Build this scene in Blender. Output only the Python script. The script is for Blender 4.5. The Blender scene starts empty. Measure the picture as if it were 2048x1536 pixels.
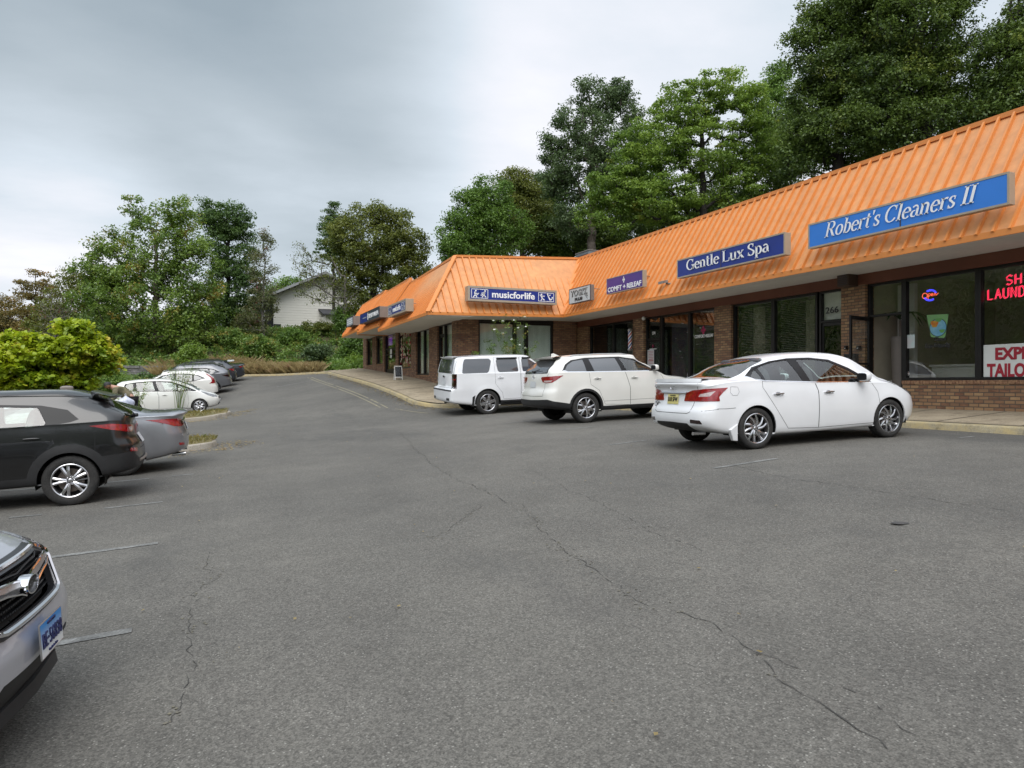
import bpy, bmesh, math, random
import numpy as np
from mathutils import Vector, Matrix
from mathutils.bvhtree import BVHTree
random.seed(7)
RNG = np.random.default_rng(11)
R = math.radians
SC = bpy.context.scene
COL = SC.collection
CAMH = 1.6                      # camera height above the asphalt it stands on
F = 1420.0
TH = math.atan(612 / F)         # the shop row runs along +Y, the camera looks TH to the right of it
CT, ST = math.cos(TH), math.sin(TH)

# ---------------------------------------------------------------- geometry helpers
def ray(u, v):
    a = (u - 1024) / F
    return Vector((a * CT + ST, -a * ST + CT, (768 - v) / F))
def onx(u, v, x):
    r = ray(u, v); t = x / r.x
    return Vector((x, r.y * t, r.z * t + CAMH))
def ony(u, v, y):
    r = ray(u, v); t = y / r.y
    return Vector((r.x * t, y, r.z * t + CAMH))
def atd(u, v, d):
    r = ray(u, v)
    return Vector((r.x * d, r.y * d, r.z * d + CAMH))

def link(o, parent=None):
    COL.objects.link(o)
    if parent is not None:
        o.parent = parent
    return o
def tag(o, label=None, cat=None, group=None, kind=None):
    if label: o['label'] = label
    if cat: o['category'] = cat
    if group: o['group'] = group
    if kind: o['kind'] = kind
    return o
def empty(name, loc=(0, 0, 0), rz=0.0):
    o = bpy.data.objects.new(name, None)
    o.location = loc; o.rotation_euler = (0, 0, rz)
    o.empty_display_size = 0.3
    return link(o)
def thing(name, label, cat, loc=(0, 0, 0), rz=0.0, group=None):
    return tag(empty(name, loc, rz), label, cat, group)

class MB:
    """collects shapes and links them as one mesh object"""
    def __init__(s):
        s.v = []; s.f = []; s.m = []
    def add(s, vs, fs, mi=0):
        n = len(s.v)
        s.v.extend([tuple(p) for p in vs])
        for f in fs:
            s.f.append(tuple(i + n for i in f)); s.m.append(mi)
    def box(s, a, b, mi=0):
        x0, x1 = sorted((a[0], b[0])); y0, y1 = sorted((a[1], b[1])); z0, z1 = sorted((a[2], b[2]))
        s.add([(x0,y0,z0),(x1,y0,z0),(x1,y1,z0),(x0,y1,z0),(x0,y0,z1),(x1,y0,z1),(x1,y1,z1),(x0,y1,z1)],
              [(0,3,2,1),(4,5,6,7),(0,1,5,4),(1,2,6,5),(2,3,7,6),(3,0,4,7)], mi)
    def hexa(s, p, mi=0):
        s.add(p, [(0,3,2,1),(4,5,6,7),(0,1,5,4),(1,2,6,5),(2,3,7,6),(3,0,4,7)], mi)
    def tube(s, pts, rad, n=8, mi=0, cap=True):
        pts = [Vector(p) for p in pts]
        rads = rad if isinstance(rad, (list, tuple)) else [rad] * len(pts)
        rings = []
        up = None
        for i, p in enumerate(pts):
            if i == 0: d = pts[1] - p
            elif i == len(pts) - 1: d = p - pts[i - 1]
            else: d = pts[i + 1] - pts[i - 1]
            if d.length < 1e-9: d = Vector((0, 0, 1))
            d.normalize()
            ref = Vector((0, 0, 1)) if abs(d.z) < .9 else Vector((1, 0, 0))
            if up is None or abs(up.dot(d)) > .95: up = ref
            a = d.cross(up); a.normalize(); b = a.cross(d); b.normalize(); up = b
            rings.append([p + (a * math.cos(2*math.pi*k/n) + b * math.sin(2*math.pi*k/n)) * rads[i] for k in range(n)])
        vs = [q for r in rings for q in r]
        fs = []
        for i in range(len(pts) - 1):
            for k in range(n):
                k2 = (k + 1) % n
                fs.append((i*n + k, i*n + k2, (i+1)*n + k2, (i+1)*n + k))
        if cap:
            fs.append(tuple(range(n))[::-1]); fs.append(tuple((len(pts)-1)*n + k for k in range(n)))
        s.add(vs, fs, mi)
    def lathe(s, prof, axis='y', n=32, c=(0, 0, 0), mi=0, close=False):
        """prof: list of (offset along axis, radius)"""
        vs = []
        for (o, r) in prof:
            for k in range(n):
                a = 2 * math.pi * k / n
                if axis == 'y': vs.append((c[0] + r*math.cos(a), c[1] + o, c[2] + r*math.sin(a)))
                elif axis == 'z': vs.append((c[0] + r*math.cos(a), c[1] + r*math.sin(a), c[2] + o))
                else: vs.append((c[0] + o, c[1] + r*math.cos(a), c[2] + r*math.sin(a)))
        fs = []
        m = len(prof)
        for i in range(m if close else m - 1):
            j = (i + 1) % m
            for k in range(n):
                k2 = (k + 1) % n
                fs.append((i*n + k, i*n + k2, j*n + k2, j*n + k))
        s.add(vs, fs, mi)
    def poly_prism(s, pts, d, mi=0):
        """pts 3-D polygon, extruded by vector d"""
        pts = [Vector(p) for p in pts]; d = Vector(d); n = len(pts)
        s.add(pts + [p + d for p in pts],
              [tuple(range(n))[::-1], tuple(range(n, 2*n))] + [(i, (i+1) % n, n + (i+1) % n, n + i) for i in range(n)], mi)
    def build(s, name, mats, parent=None, smooth=False, fix=True, bevel=0, solid=0):
        me = bpy.data.meshes.new(name)
        me.from_pydata(s.v, [], s.f)
        if not isinstance(mats, (list, tuple)): mats = [mats]
        for m in mats: me.materials.append(m)
        me.polygons.foreach_set('material_index', s.m)
        if fix:
            bm = bmesh.new(); bm.from_mesh(me)
            bmesh.ops.recalc_face_normals(bm, faces=bm.faces); bm.to_mesh(me); bm.free()
        if smooth: me.polygons.foreach_set('use_smooth', [True] * len(me.polygons))
        me.update()
        o = bpy.data.objects.new(name, me)
        if smooth:
            try: me.set_sharp_from_angle(angle=R(38))
            except Exception: pass
        link(o, parent)
        if bevel:
            b = o.modifiers.new('bevel', 'BEVEL'); b.width = bevel; b.segments = 2; b.limit_method = 'ANGLE'
        return o

def fast_mesh(name, verts, quads, mat, parent=None, smooth=False):
    """verts (n,3) array, quads (m,k) array"""
    verts = np.asarray(verts, dtype=np.float32); quads = np.asarray(quads, dtype=np.int32)
    me = bpy.data.meshes.new(name)
    k = quads.shape[1]
    me.vertices.add(len(verts)); me.vertices.foreach_set('co', verts.ravel())
    me.loops.add(quads.size); me.loops.foreach_set('vertex_index', quads.ravel())
    me.polygons.add(len(quads))
    me.polygons.foreach_set('loop_start', np.arange(0, quads.size, k, dtype=np.int32))
    try: me.polygons.foreach_set('loop_total', np.full(len(quads), k, dtype=np.int32))
    except Exception: pass
    me.materials.append(mat)
    if smooth: me.polygons.foreach_set('use_smooth', np.ones(len(quads), dtype=bool))
    me.update(calc_edges=True)
    o = bpy.data.objects.new(name, me)
    return link(o, parent)

def pinterp(x, xs, ys):
    """monotone-ish smooth interpolation (pchip)"""
    xs = np.asarray(xs, float); ys = np.asarray(ys, float); x = np.asarray(x, float)
    h = np.diff(xs); dlt = np.diff(ys) / h
    n = len(xs); m = np.zeros(n)
    m[0] = dlt[0]; m[-1] = dlt[-1]
    for i in range(1, n - 1):
        if dlt[i-1] * dlt[i] > 0:
            w1 = 2*h[i] + h[i-1]; w2 = h[i] + 2*h[i-1]
            m[i] = (w1 + w2) / (w1 / dlt[i-1] + w2 / dlt[i])
    xc = np.clip(x, xs[0], xs[-1])
    k = np.clip(np.searchsorted(xs, xc, side='right') - 1, 0, n - 2)
    t = (xc - xs[k]) / h[k]
    return ((2*t**3 - 3*t**2 + 1) * ys[k] + (t**3 - 2*t**2 + t) * h[k] * m[k]
            + (-2*t**3 + 3*t**2) * ys[k+1] + (t**3 - t**2) * h[k] * m[k+1])
def sstep(x, a, b):
    t = np.clip((np.asarray(x, float) - a) / (b - a), 0, 1)
    return t * t * (3 - 2 * t)

# ---------------------------------------------------------------- the lie of the land
AX = ([-12, -7, -1.8, 0, 4, 8, 12.3, 16, 24], [-2.0, -1.86, -1.7, -1.6, -1.3, -1.0, -.84, -.74, -.6])
BL = ([-20, 0, 12, 19, 26, 33.8, 40.5, 43.5, 46.5, 49, 52], [0, 0, 0, .12, .22, .40, .80, 1.13, 1.45, 1.72, 2.15])
BR = ([-20, 0, 21.5, 23.5, 25, 31.4, 40, 46, 52], [0, 0, 0, .10, .30, .90, 1.42, 1.73, 1.9])
def zroad(x, y):
    a = pinterp(x, *AX); bl = pinterp(y, *BL); br = pinterp(y, *BR)
    w = np.clip(np.asarray(x, float) / 7.0, 0, 1)
    return a + bl * (1 - w) + br * w + CAMH
def zr(x, y): return float(zroad(x, y))
KX, KXW, KY = 12.3, 6.9, 23.8                 # kerb lines in front of the row, along the wing and across its front
def zwalk(x, y):
    x = np.asarray(x, float); y = np.asarray(y, float)
    d = np.where(y < KY, x - KX, np.maximum(x - KXW, 0) * (x < 9.2) + np.minimum(np.maximum(y - KY, 0), 3) * (x >= 9.2))
    d = np.where(y < KY, np.maximum(x - KX, 0), np.minimum(np.maximum(x - KXW, 0), np.maximum(y - KY, 0)))
    return zroad(x, y) + .13 + .045 * np.clip(d, 0, 2.6)
def zw(x, y): return float(zwalk(x, y))

# ---------------------------------------------------------------- materials
def newmat(name):
    m = bpy.data.materials.new(name); m.use_nodes = True
    nt = m.node_tree; nt.nodes.clear()
    out = nt.nodes.new('ShaderNodeOutputMaterial')
    return m, nt, out
def N(nt, typ, ins=None, **kw):
    n = nt.nodes.new(typ)
    for k, v in kw.items(): setattr(n, k, v)
    if ins:
        for k, v in ins.items(): n.inputs[k].default_value = v
    return n
def col4(c): return (c[0], c[1], c[2], 1.0)
def mat(name, col, rough=.5, metal=0, coat=0, var=.0, vscale=3.0, col2=None, fine=0.0, fscale=40, bump=0.0, bscale=60,
        spec=.5, emit=None, estr=0, alpha=None, coord='Object', dirt=None, detail=4):
    m, nt, out = newmat(name)
    b = N(nt, 'ShaderNodeBsdfPrincipled', {'Roughness': rough, 'Metallic': metal, 'Coat Weight': coat, 'Coat Roughness': .04,
                                             'Specular IOR Level': spec})
    tc = N(nt, 'ShaderNodeTexCoord')
    L = nt.links.new
    noise = N(nt, 'ShaderNodeTexNoise', {'Scale': vscale, 'Detail': detail, 'Roughness': .6})
    L(tc.outputs[coord], noise.inputs['Vector'])
    ramp = N(nt, 'ShaderNodeMapRange', {'From Min': .35, 'From Max': .65, 'To Min': 0, 'To Max': 1})
    L(noise.outputs['Fac'], ramp.inputs['Value'])
    mix = N(nt, 'ShaderNodeMix', data_type='RGBA')
    c2 = col2 if col2 is not None else [max(0, min(1, c * (1 - var))) for c in col]
    mix.inputs[6].default_value = col4(col); mix.inputs[7].default_value = col4(c2)
    L(ramp.outputs['Result'], mix.inputs[0])
    src = mix.outputs[2]
    if fine:
        n2 = N(nt, 'ShaderNodeTexNoise', {'Scale': fscale, 'Detail': 2})
        L(tc.outputs[coord], n2.inputs['Vector'])
        mr = N(nt, 'ShaderNodeMapRange', {'From Min': .3, 'From Max': .7, 'To Min': 1 - fine, 'To Max': 1 + fine})
        L(n2.outputs['Fac'], mr.inputs['Value'])
        vm = N(nt, 'ShaderNodeVectorMath', operation='SCALE')
        L(src, vm.inputs[0]); L(mr.outputs['Result'], vm.inputs['Scale'])
        src = vm.outputs[0]
    L(src, b.inputs['Base Color'])
    if bump:
        n3 = N(nt, 'ShaderNodeTexNoise', {'Scale': bscale, 'Detail': 3})
        L(tc.outputs[coord], n3.inputs['Vector'])
        bp = N(nt, 'ShaderNodeBump', {'Strength': bump, 'Distance': .01})
        L(n3.outputs['Fac'], bp.inputs['Height']); L(bp.outputs['Normal'], b.inputs['Normal'])
    if emit:
        b.inputs['Emission Color'].default_value = col4(emit); b.inputs['Emission Strength'].default_value = estr
    L(b.outputs[0], out.inputs['Surface'])
    return m

def mat_glass(name, tint=(.5, .6, .58), tr=.5, rough=.02, refl=1.0, wav=0.0, ior=1.8):
    """window glass: tinted see-through plus mirror reflection by angle"""
    m, nt, out = newmat(name); L = nt.links.new
    t = N(nt, 'ShaderNodeBsdfTransparent', {'Color': col4([c * tr for c in tint])})
    g = N(nt, 'ShaderNodeBsdfGlossy', {'Color': (refl, refl, refl, 1), 'Roughness': rough})
    fr = N(nt, 'ShaderNodeFresnel')      # the same mirror strength from both sides of the pane
    ge = N(nt, 'ShaderNodeNewGeometry'); io = N(nt, 'ShaderNodeMapRange', {'To Min': ior, 'To Max': 1/ior})
    L(ge.outputs['Backfacing'], io.inputs['Value']); L(io.outputs[0], fr.inputs['IOR'])
    tc = N(nt, 'ShaderNodeTexCoord')
    if wav:
        n = N(nt, 'ShaderNodeTexNoise', {'Scale': 1.3, 'Detail': 1}); L(tc.outputs['Object'], n.inputs['Vector'])
        bp = N(nt, 'ShaderNodeBump', {'Strength': wav, 'Distance': .02}); L(n.outputs['Fac'], bp.inputs['Height'])
        L(bp.outputs['Normal'], g.inputs['Normal'])
    mx = N(nt, 'ShaderNodeMixShader')
    L(fr.outputs[0], mx.inputs[0]); L(t.outputs[0], mx.inputs[1]); L(g.outputs[0], mx.inputs[2])
    L(mx.outputs[0], out.inputs['Surface'])
    return m

def mat_brick(name, cols, mortar, bw=.205, bh=.066, scale_noise=1.2):
    m, nt, out = newmat(name); L = nt.links.new
    tc = N(nt, 'ShaderNodeTexCoord')
    sp = N(nt, 'ShaderNodeSeparateXYZ'); L(tc.outputs['Object'], sp.inputs[0])
    ad = N(nt, 'ShaderNodeMath', operation='ADD'); L(sp.outputs[0], ad.inputs[0]); L(sp.outputs[1], ad.inputs[1])
    cb = N(nt, 'ShaderNodeCombineXYZ'); L(ad.outputs[0], cb.inputs[0]); L(sp.outputs[2], cb.inputs[1])
    def bt(c1, c2, bias):
        b = N(nt, 'ShaderNodeTexBrick', {'Scale': 1.0, 'Mortar Size': .011, 'Mortar Smooth': .3, 'Bias': bias,
                                          'Brick Width': bw, 'Row Height': bh + .009})
        b.inputs['Color1'].default_value = col4(c1); b.inputs['Color2'].default_value = col4(c2)
        b.inputs['Mortar'].default_value = col4(mortar); b.offset = .5
        L(cb.outputs[0], b.inputs['Vector']); return b
    b1 = bt(cols[0], cols[1], 0.0); b2 = bt(cols[2], cols[3], 0.1)
    ns = N(nt, 'ShaderNodeTexNoise', {'Scale': 7.0, 'Detail': 3}); 
    mp = N(nt, 'ShaderNodeMapping'); mp.inputs['Scale'].default_value = (1.0, 3.0, 1)
    L(cb.outputs[0], mp.inputs[0]); L(mp.outputs[0], ns.inputs['Vector'])
    mr = N(nt, 'ShaderNodeMapRange', {'From Min': .42, 'From Max': .58}); L(ns.outputs['Fac'], mr.inputs['Value'])
    mx = N(nt, 'ShaderNodeMix', data_type='RGBA'); L(mr.outputs[0], mx.inputs[0])
    L(b1.outputs[0], mx.inputs[6]); L(b2.outputs[0], mx.inputs[7])
    b = N(nt, 'ShaderNodeBsdfPrincipled', {'Roughness': .85})
    L(mx.outputs[2], b.inputs['Base Color'])
    bp = N(nt, 'ShaderNodeBump', {'Strength': .6, 'Distance': .006}); bp.invert = True
    L(b1.outputs['Fac'], bp.inputs['Height']); L(bp.outputs['Normal'], b.inputs['Normal'])
    L(b.outputs[0], out.inputs['Surface'])
    return m

def mat_leaf(name, c1, c2, c3=None, scale=.35, trans=.42, p3=.62):
    """leaf colour varies from clump to clump and from leaf to leaf"""
    m, nt, out = newmat(name); L = nt.links.new
    tc = N(nt, 'ShaderNodeTexCoord')
    n1 = N(nt, 'ShaderNodeTexNoise', {'Scale': scale, 'Detail': 3, 'Roughness': .7}); L(tc.outputs['Object'], n1.inputs['Vector'])
    n2 = N(nt, 'ShaderNodeTexNoise', {'Scale': 3.5, 'Detail': 2}); L(tc.outputs['Object'], n2.inputs['Vector'])
    ad = N(nt, 'ShaderNodeMath', operation='ADD'); L(n1.outputs['Fac'], ad.inputs[0]); L(n2.outputs['Fac'], ad.inputs[1])
    mr = N(nt, 'ShaderNodeMapRange', {'From Min': .78, 'From Max': 1.22}); L(ad.outputs[0], mr.inputs['Value'])
    mx = N(nt, 'ShaderNodeMix', data_type='RGBA'); L(mr.outputs[0], mx.inputs[0])
    mx.inputs[6].default_value = col4(c1); mx.inputs[7].default_value = col4(c2)
    src = mx.outputs[2]
    if c3 is not None:
        n3 = N(nt, 'ShaderNodeTexNoise', {'Scale': scale * 1.7, 'Detail': 4, 'Roughness': .75})
        mp = N(nt, 'ShaderNodeMapping'); mp.inputs['Location'].default_value = (13, 7, 3)
        L(tc.outputs['Object'], mp.inputs[0]); L(mp.outputs[0], n3.inputs['Vector'])
        m3 = N(nt, 'ShaderNodeMapRange', {'From Min': p3 - .05, 'From Max': p3 + .05}); L(n3.outputs['Fac'], m3.inputs['Value'])
        mx3 = N(nt, 'ShaderNodeMix', data_type='RGBA'); L(m3.outputs[0], mx3.inputs[0]); L(src, mx3.inputs[6])
        mx3.inputs[7].default_value = col4(c3); src = mx3.outputs[2]
    d = N(nt, 'ShaderNodeBsdfDiffuse'); t = N(nt, 'ShaderNodeBsdfTranslucent')
    g = N(nt, 'ShaderNodeBsdfGlossy', {'Roughness': .45, 'Color': (.6, .65, .6, 1)})
    L(src, d.inputs['Color']); L(src, t.inputs['Color'])
    m1 = N(nt, 'ShaderNodeMixShader', {'Fac': trans}); L(d.outputs[0], m1.inputs[1]); L(t.outputs[0], m1.inputs[2])
    m2 = N(nt, 'ShaderNodeMixShader', {'Fac': .05}); L(m1.outputs[0], m2.inputs[1]); L(g.outputs[0], m2.inputs[2])
    L(m2.outputs[0], out.inputs['Surface'])
    return m

def text_mesh(body, size, bold=0.0, shear=0.0, spacing=1.0, ext=.004, align='CENTER'):
    cu = bpy.data.curves.new('lettering', 'FONT')
    cu.body = body; cu.size = size; cu.offset = bold; cu.shear = shear; cu.space_character = spacing
    cu.extrude = ext; cu.align_x = align; cu.resolution_u = 4
    o = bpy.data.objects.new('lettering', cu); COL.objects.link(o)
    dg = bpy.context.evaluated_depsgraph_get(); dg.update()
    me = bpy.data.meshes.new_from_object(o.evaluated_get(dg))
    bpy.data.objects.remove(o); bpy.data.curves.remove(cu)
    return me
def place_text(body, size, origin, right, up, m, parent, name='lettering', fitw=None, **kw):
    """lettering whose baseline centre (or start) sits at origin; fitw squeezes or stretches it to a width"""
    me = text_mesh(body, size, **kw)
    right = Vector(right).normalized(); up = Vector(up).normalized(); nrm = right.cross(up)
    xs = [v.co.x for v in me.vertices] or [0]
    w = max(xs) - min(xs)
    sx = fitw / w if fitw else 1
    o3 = Vector(origin)
    for v in me.vertices:
        c = v.co.copy()
        v.co = o3 + right * c.x * sx + up * c.y + nrm * c.z
    me.materials.clear(); me.materials.append(m)
    me.name = name
    o = bpy.data.objects.new(name, me)
    return link(o, parent)

# strokes of a serif face: (points, width0, width1) on a unit cap height; H = hairline, S = stem
def serif_text(body, size, origin, right, up, m, parent, slant=0.0, name='lettering', fitw=None, wt=1.0, thick=.006):
    S = .145 * wt; Hh = .052 * wt
    def arc(cx, cy, rx, ry, a0, a1, n=14):
        return [(cx + rx*math.cos(R(a0 + (a1-a0)*i/n)), cy + ry*math.sin(R(a0 + (a1-a0)*i/n))) for i in range(n + 1)]
    def stem(x, y0, y1, w=S): return ([(x, y0), (x, y1)], w, w)
    def ser(x, y, w=.3): return ([(x - w/2, y), (x + w/2, y)], Hh, Hh)
    def serl(x, y, w=.16): return ([(x - w, y), (x + S*.4, y)], Hh, Hh)
    C = 'contrast'
    G = {}
    xh = .66
    G['R'] = (.78, [stem(.15, 0, 1), ser(.15, .025), serl(.15, .975), (arc(.36, .74, .24, .235, 90, -90), C, 0), ([(.15, .975), (.36, .975)], Hh, Hh), ([(.15, .505), (.36, .505)], Hh, Hh), ([(.38, .5), (.66, .03)], S, S), ([(.58, .025), (.78, .025)], Hh, Hh)])
    G['G'] = (.86, [(arc(.43, .5, .35, .475, 45, 330), C, 0), stem(.72, .06, .42), ser(.70, .44, .32), ([(.68, .68), (.72, .96)], Hh, Hh)])
    G['C'] = (.80, [(arc(.43, .5, .35, .475, 45, 325), C, 0), ([(.67, .68), (.71, .96)], Hh, Hh)])
    G['L'] = (.70, [stem(.15, 0, 1), ser(.15, .975), ([(.02, .025), (.62, .025)], Hh, Hh), ([(.62, .03), (.66, .3)], Hh, Hh)])
    G['S'] = (.62, [(arc(.3, .74, .2, .235, 40, 200, 10) + [(.2, .6), (.4, .45)] + arc(.31, .27, .23, .245, 20, -150, 12), C, 0), ([(.47, .7), (.5, .97)], Hh, Hh), ([(.1, .3), (.07, .03)], Hh, Hh)])
    G['I'] = (.38, [stem(.19, 0, 1, S*1.1), ser(.19, .025, .34), ser(.19, .975, .34)])
    G['l'] = (.34, [stem(.17, 0, 1), ser(.17, .025, .3), serl(.17, .975)])
    G['b'] = (.60, [stem(.15, .02, 1), serl(.15, .975), (arc(.31, xh/2, .2, xh/2 - .02, 130, -130), C, 0)])
    G['t'] = (.40, [stem(.17, .1, .88), ([(.02, xh - .02), (.36, xh - .02)], Hh, Hh), (arc(.27, .12, .1, .1, 180, 330, 8), Hh*1.4, Hh)])
    G['n'] = (.64, [stem(.14, 0, xh), ser(.14, .025, .26), serl(.14, xh - .02, .12), (arc(.32, xh - .2, .16, .18, 160, 0, 8), Hh*1.3, S), stem(.48, 0, xh - .2), ser(.48, .025, .26)])
    G['r'] = (.46, [stem(.14, 0, xh), ser(.14, .025, .28), serl(.14, xh - .02, .12), (arc(.32, xh - .2, .16, .17, 165, 50, 6), Hh, Hh*2.2)])
    G['u'] = (.66, [stem(.14, .18, xh), serl(.14, xh - .02, .12), (arc(.3, .2, .16, .18, 180, 350, 8), S*.8, Hh), stem(.49, 0, xh), serl(.49, xh - .02, .1), ([(.49, .025), (.62, .025)], Hh, Hh)])
    G['o'] = (.60, [(arc(.3, xh/2, .22, xh/2 - .02, 0, 360, 20), C, 0)])
    G['e'] = (.54, [(arc(.29, xh/2, .21, xh/2 - .02, 5, 320, 16), C, 0), ([(.1, .36), (.49, .36)], Hh, Hh)])
    G['a'] = (.56, [stem(.42, .08, .48), (arc(.26, .46, .17, .18, 0, 150, 8), Hh*1.4, S*.7), (arc(.25, .19, .17, .17, 75, 300, 12), C, 0), ([(.42, .08), (.54, .03)], Hh*1.4, Hh)])
    G['s'] = (.46, [(arc(.24, xh*.74, .14, .15, 40, 200, 8) + [(.18, .4), (.3, .28)] + arc(.23, .18, .15, .16, 20, -150, 8), C, 0), ([(.36, xh*.68), (.38, xh - .02)], Hh, Hh), ([(.09, .2), (.07, .02)], Hh, Hh)])
    G['p'] = (.62, [stem(.15, -.3, xh), serl(.15, xh - .02, .12), ser(.15, -.28, .28), (arc(.31, xh/2, .21, xh/2 - .02, 130, -130), C, 0)])
    G['x'] = (.60, [([(.1, xh - .03), (.5, .03)], S, S), ([(.48, xh - .03), (.12, .03)], Hh, Hh), ser(.12, xh - .02, .24), ser(.48, xh - .02, .2), ser(.12, .025, .2), ser(.5, .025, .24)])
    G["'"] = (.20, [([(.1, 1), (.1, .72)], S, Hh)])
    G[' '] = (.30, [])
    right = Vector(right).normalized(); up = Vector(up).normalized(); nrm = right.cross(up)
    tot = sum(G[c][0] for c in body)
    sx = (fitw / (tot * size)) if fitw else 1.0
    mb = MB(); x0 = -tot / 2; o3 = Vector(origin)
    def P(x, y, zz=0):
        return o3 + right * ((x0 + x + slant * y) * size * sx) + up * (y * size) + nrm * zz
    for c in body:
        for (pts, w0, w1) in G[c][1]:
            n = len(pts)
            prev = None
            for i in range(n):
                a = pts[max(0, i-1)]; b = pts[min(n-1, i+1)]
                dx, dy = b[0]-a[0], b[1]-a[1]; l = math.hypot(dx, dy) or 1
                if w0 == C: w = Hh + (S - Hh) * (abs(dy)/l) ** 1.6
                else: w = w0 + (w1 - w0) * i / max(1, n-1)
                nx, ny = -dy/l*w/2, dx/l*w/2
                q = [P(pts[i][0]+nx, pts[i][1]+ny, thick), P(pts[i][0]-nx, pts[i][1]-ny, thick)]
                if prev: mb.add([prev[0], prev[1], q[1], q[0]], [(0, 1, 2, 3)])
                prev = q
        x0 += G[c][0]
    return mb.build(name, m, parent, fix=False)
# ================================================================ camera, sun, sky
cam_d = bpy.data.cameras.new('camera'); cam = bpy.data.objects.new('camera', cam_d); COL.objects.link(cam)
cam.location = (0, 0, CAMH); cam.rotation_euler = (R(90), 0, -TH)
cam_d.sensor_width = 36; cam_d.lens = F / 2048 * 36; cam_d.clip_start = .05; cam_d.clip_end = 5000
SC.camera = cam
SC.view_settings.view_transform = 'Standard'; SC.view_settings.look = 'None'
SC.view_settings.exposure = 0.27; SC.view_settings.gamma = 1
try: SC.view_settings.use_curve_mapping = False
except Exception: pass
SC.cycles.max_bounces = 8; SC.cycles.diffuse_bounces = 3; SC.cycles.glossy_bounces = 4
SC.cycles.transparent_max_bounces = 16; SC.cycles.transmission_bounces = 4

SUN_EL, SUN_AZ = R(50), R(205)      # azimuth clockwise from +Y : the light comes from behind the camera's left shoulder
sd = bpy.data.lights.new('sun', 'SUN'); sd.energy = 1.5; sd.angle = R(42); sd.color = (1, .97, .92)
sun = bpy.data.objects.new('sun', sd); COL.objects.link(sun)
sv = Vector((math.sin(SUN_AZ) * math.cos(SUN_EL), math.cos(SUN_AZ) * math.cos(SUN_EL), math.sin(SUN_EL)))
sun.rotation_euler = sv.to_track_quat('Z', 'Y').to_euler()

w = bpy.data.worlds.new('World'); SC.world = w; w.use_nodes = True
nt = w.node_tree; nt.nodes.clear(); L = nt.links.new
out = nt.nodes.new('ShaderNodeOutputWorld'); bg = nt.nodes.new('ShaderNodeBackground'); bg.inputs['Strength'].default_value = .1
sky = nt.nodes.new('ShaderNodeTexSky'); sky.sky_type = 'NISHITA'; sky.sun_disc = False
sky.sun_elevation = SUN_EL; sky.sun_rotation = SUN_AZ; sky.air_density = 1.2; sky.dust_density = 3
tc = nt.nodes.new('ShaderNodeTexCoord')
nrm = N(nt, 'ShaderNodeVectorMath', operation='NORMALIZE'); L(tc.outputs['Generated'], nrm.inputs[0])
sep = nt.nodes.new('ShaderNodeSeparateXYZ'); L(nrm.outputs[0], sep.inputs[0])
def math_(op, a, b=None, c=None, clamp=False):
    n = nt.nodes.new('ShaderNodeMath'); n.operation = op; n.use_clamp = clamp
    for i, q in enumerate((a, b, c)):
        if q is None: continue
        if isinstance(q, (int, float)): n.inputs[i].default_value = q
        else: L(q, n.inputs[i])
    return n.outputs[0]
# clouds lie on a sheet overhead: direction divided by its height
zc = math_('MAXIMUM', math_('ADD', sep.outputs[2], .13), .05)
px = math_('DIVIDE', sep.outputs[0], zc); py = math_('DIVIDE', sep.outputs[1], zc)
cb = nt.nodes.new('ShaderNodeCombineXYZ'); L(px, cb.inputs[0]); L(py, cb.inputs[1])
mpn = N(nt, 'ShaderNodeMapping'); mpn.inputs['Location'].default_value = (3.1, 8.7, 2.0); mpn.inputs['Rotation'].default_value = (0, 0, R(23))
mpn.inputs['Scale'].default_value = (.55, .72, 1); L(cb.outputs[0], mpn.inputs[0])
n1 = N(nt, 'ShaderNodeTexNoise', {'Scale': .8, 'Detail': 4, 'Roughness': .5, 'Distortion': .3}); L(mpn.outputs[0], n1.inputs['Vector'])
n2 = N(nt, 'ShaderNodeTexNoise', {'Scale': 3.2, 'Detail': 6, 'Roughness': .58}); L(mpn.outputs[0], n2.inputs['Vector'])
def blob(u, v, width):
    r = ray(u, v).normalized()
    dp = N(nt, 'ShaderNodeVectorMath', operation='DOT_PRODUCT'); L(nrm.outputs[0], dp.inputs[0]); dp.inputs[1].default_value = r
    mr = N(nt, 'ShaderNodeMapRange', {'From Min': math.cos(R(width)), 'From Max': 1.0}, interpolation_type='SMOOTHSTEP')
    L(dp.outputs['Value'], mr.inputs['Value']); return mr.outputs[0]
# where heavier and thinner cloud stands in the sky
hv = math_('ADD', math_('MULTIPLY', blob(300, 60, 25), .36), math_('MULTIPLY', blob(600, 180, 17), .17))
hv = math_('ADD', hv, math_('MULTIPLY', blob(-150, 60, 28), .14))
thn = math_('ADD', math_('MULTIPLY', blob(1180, 10, 16), .12), math_('MULTIPLY', blob(330, 440, 15), .26))
thn = math_('ADD', thn, math_('MULTIPLY', blob(40, 500, 14), .16))
base = math_('ADD', math_('MULTIPLY', math_('SUBTRACT', n1.outputs['Fac'], .5), .9), math_('MULTIPLY', math_('SUBTRACT', n2.outputs['Fac'], .5), .34))
val = math_('ADD', math_('SUBTRACT', math_('ADD', base, thn), hv), .60)
rp = nt.nodes.new('ShaderNodeValToRGB'); cr = rp.color_ramp
cr.elements[0].position = .0; cr.elements[0].color = (.245, .295, .335, 1)
e = cr.elements.new(.28); e.color = (.355, .405, .445, 1)
cr.elements[-1].position = .98; cr.elements[-1].color = (.85, .84, .87, 1)
e = cr.elements.new(.55); e.color = (.50, .555, .61, 1)
e = cr.elements.new(.75); e.color = (.66, .67, .715, 1)
L(val, rp.inputs[0])
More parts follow.
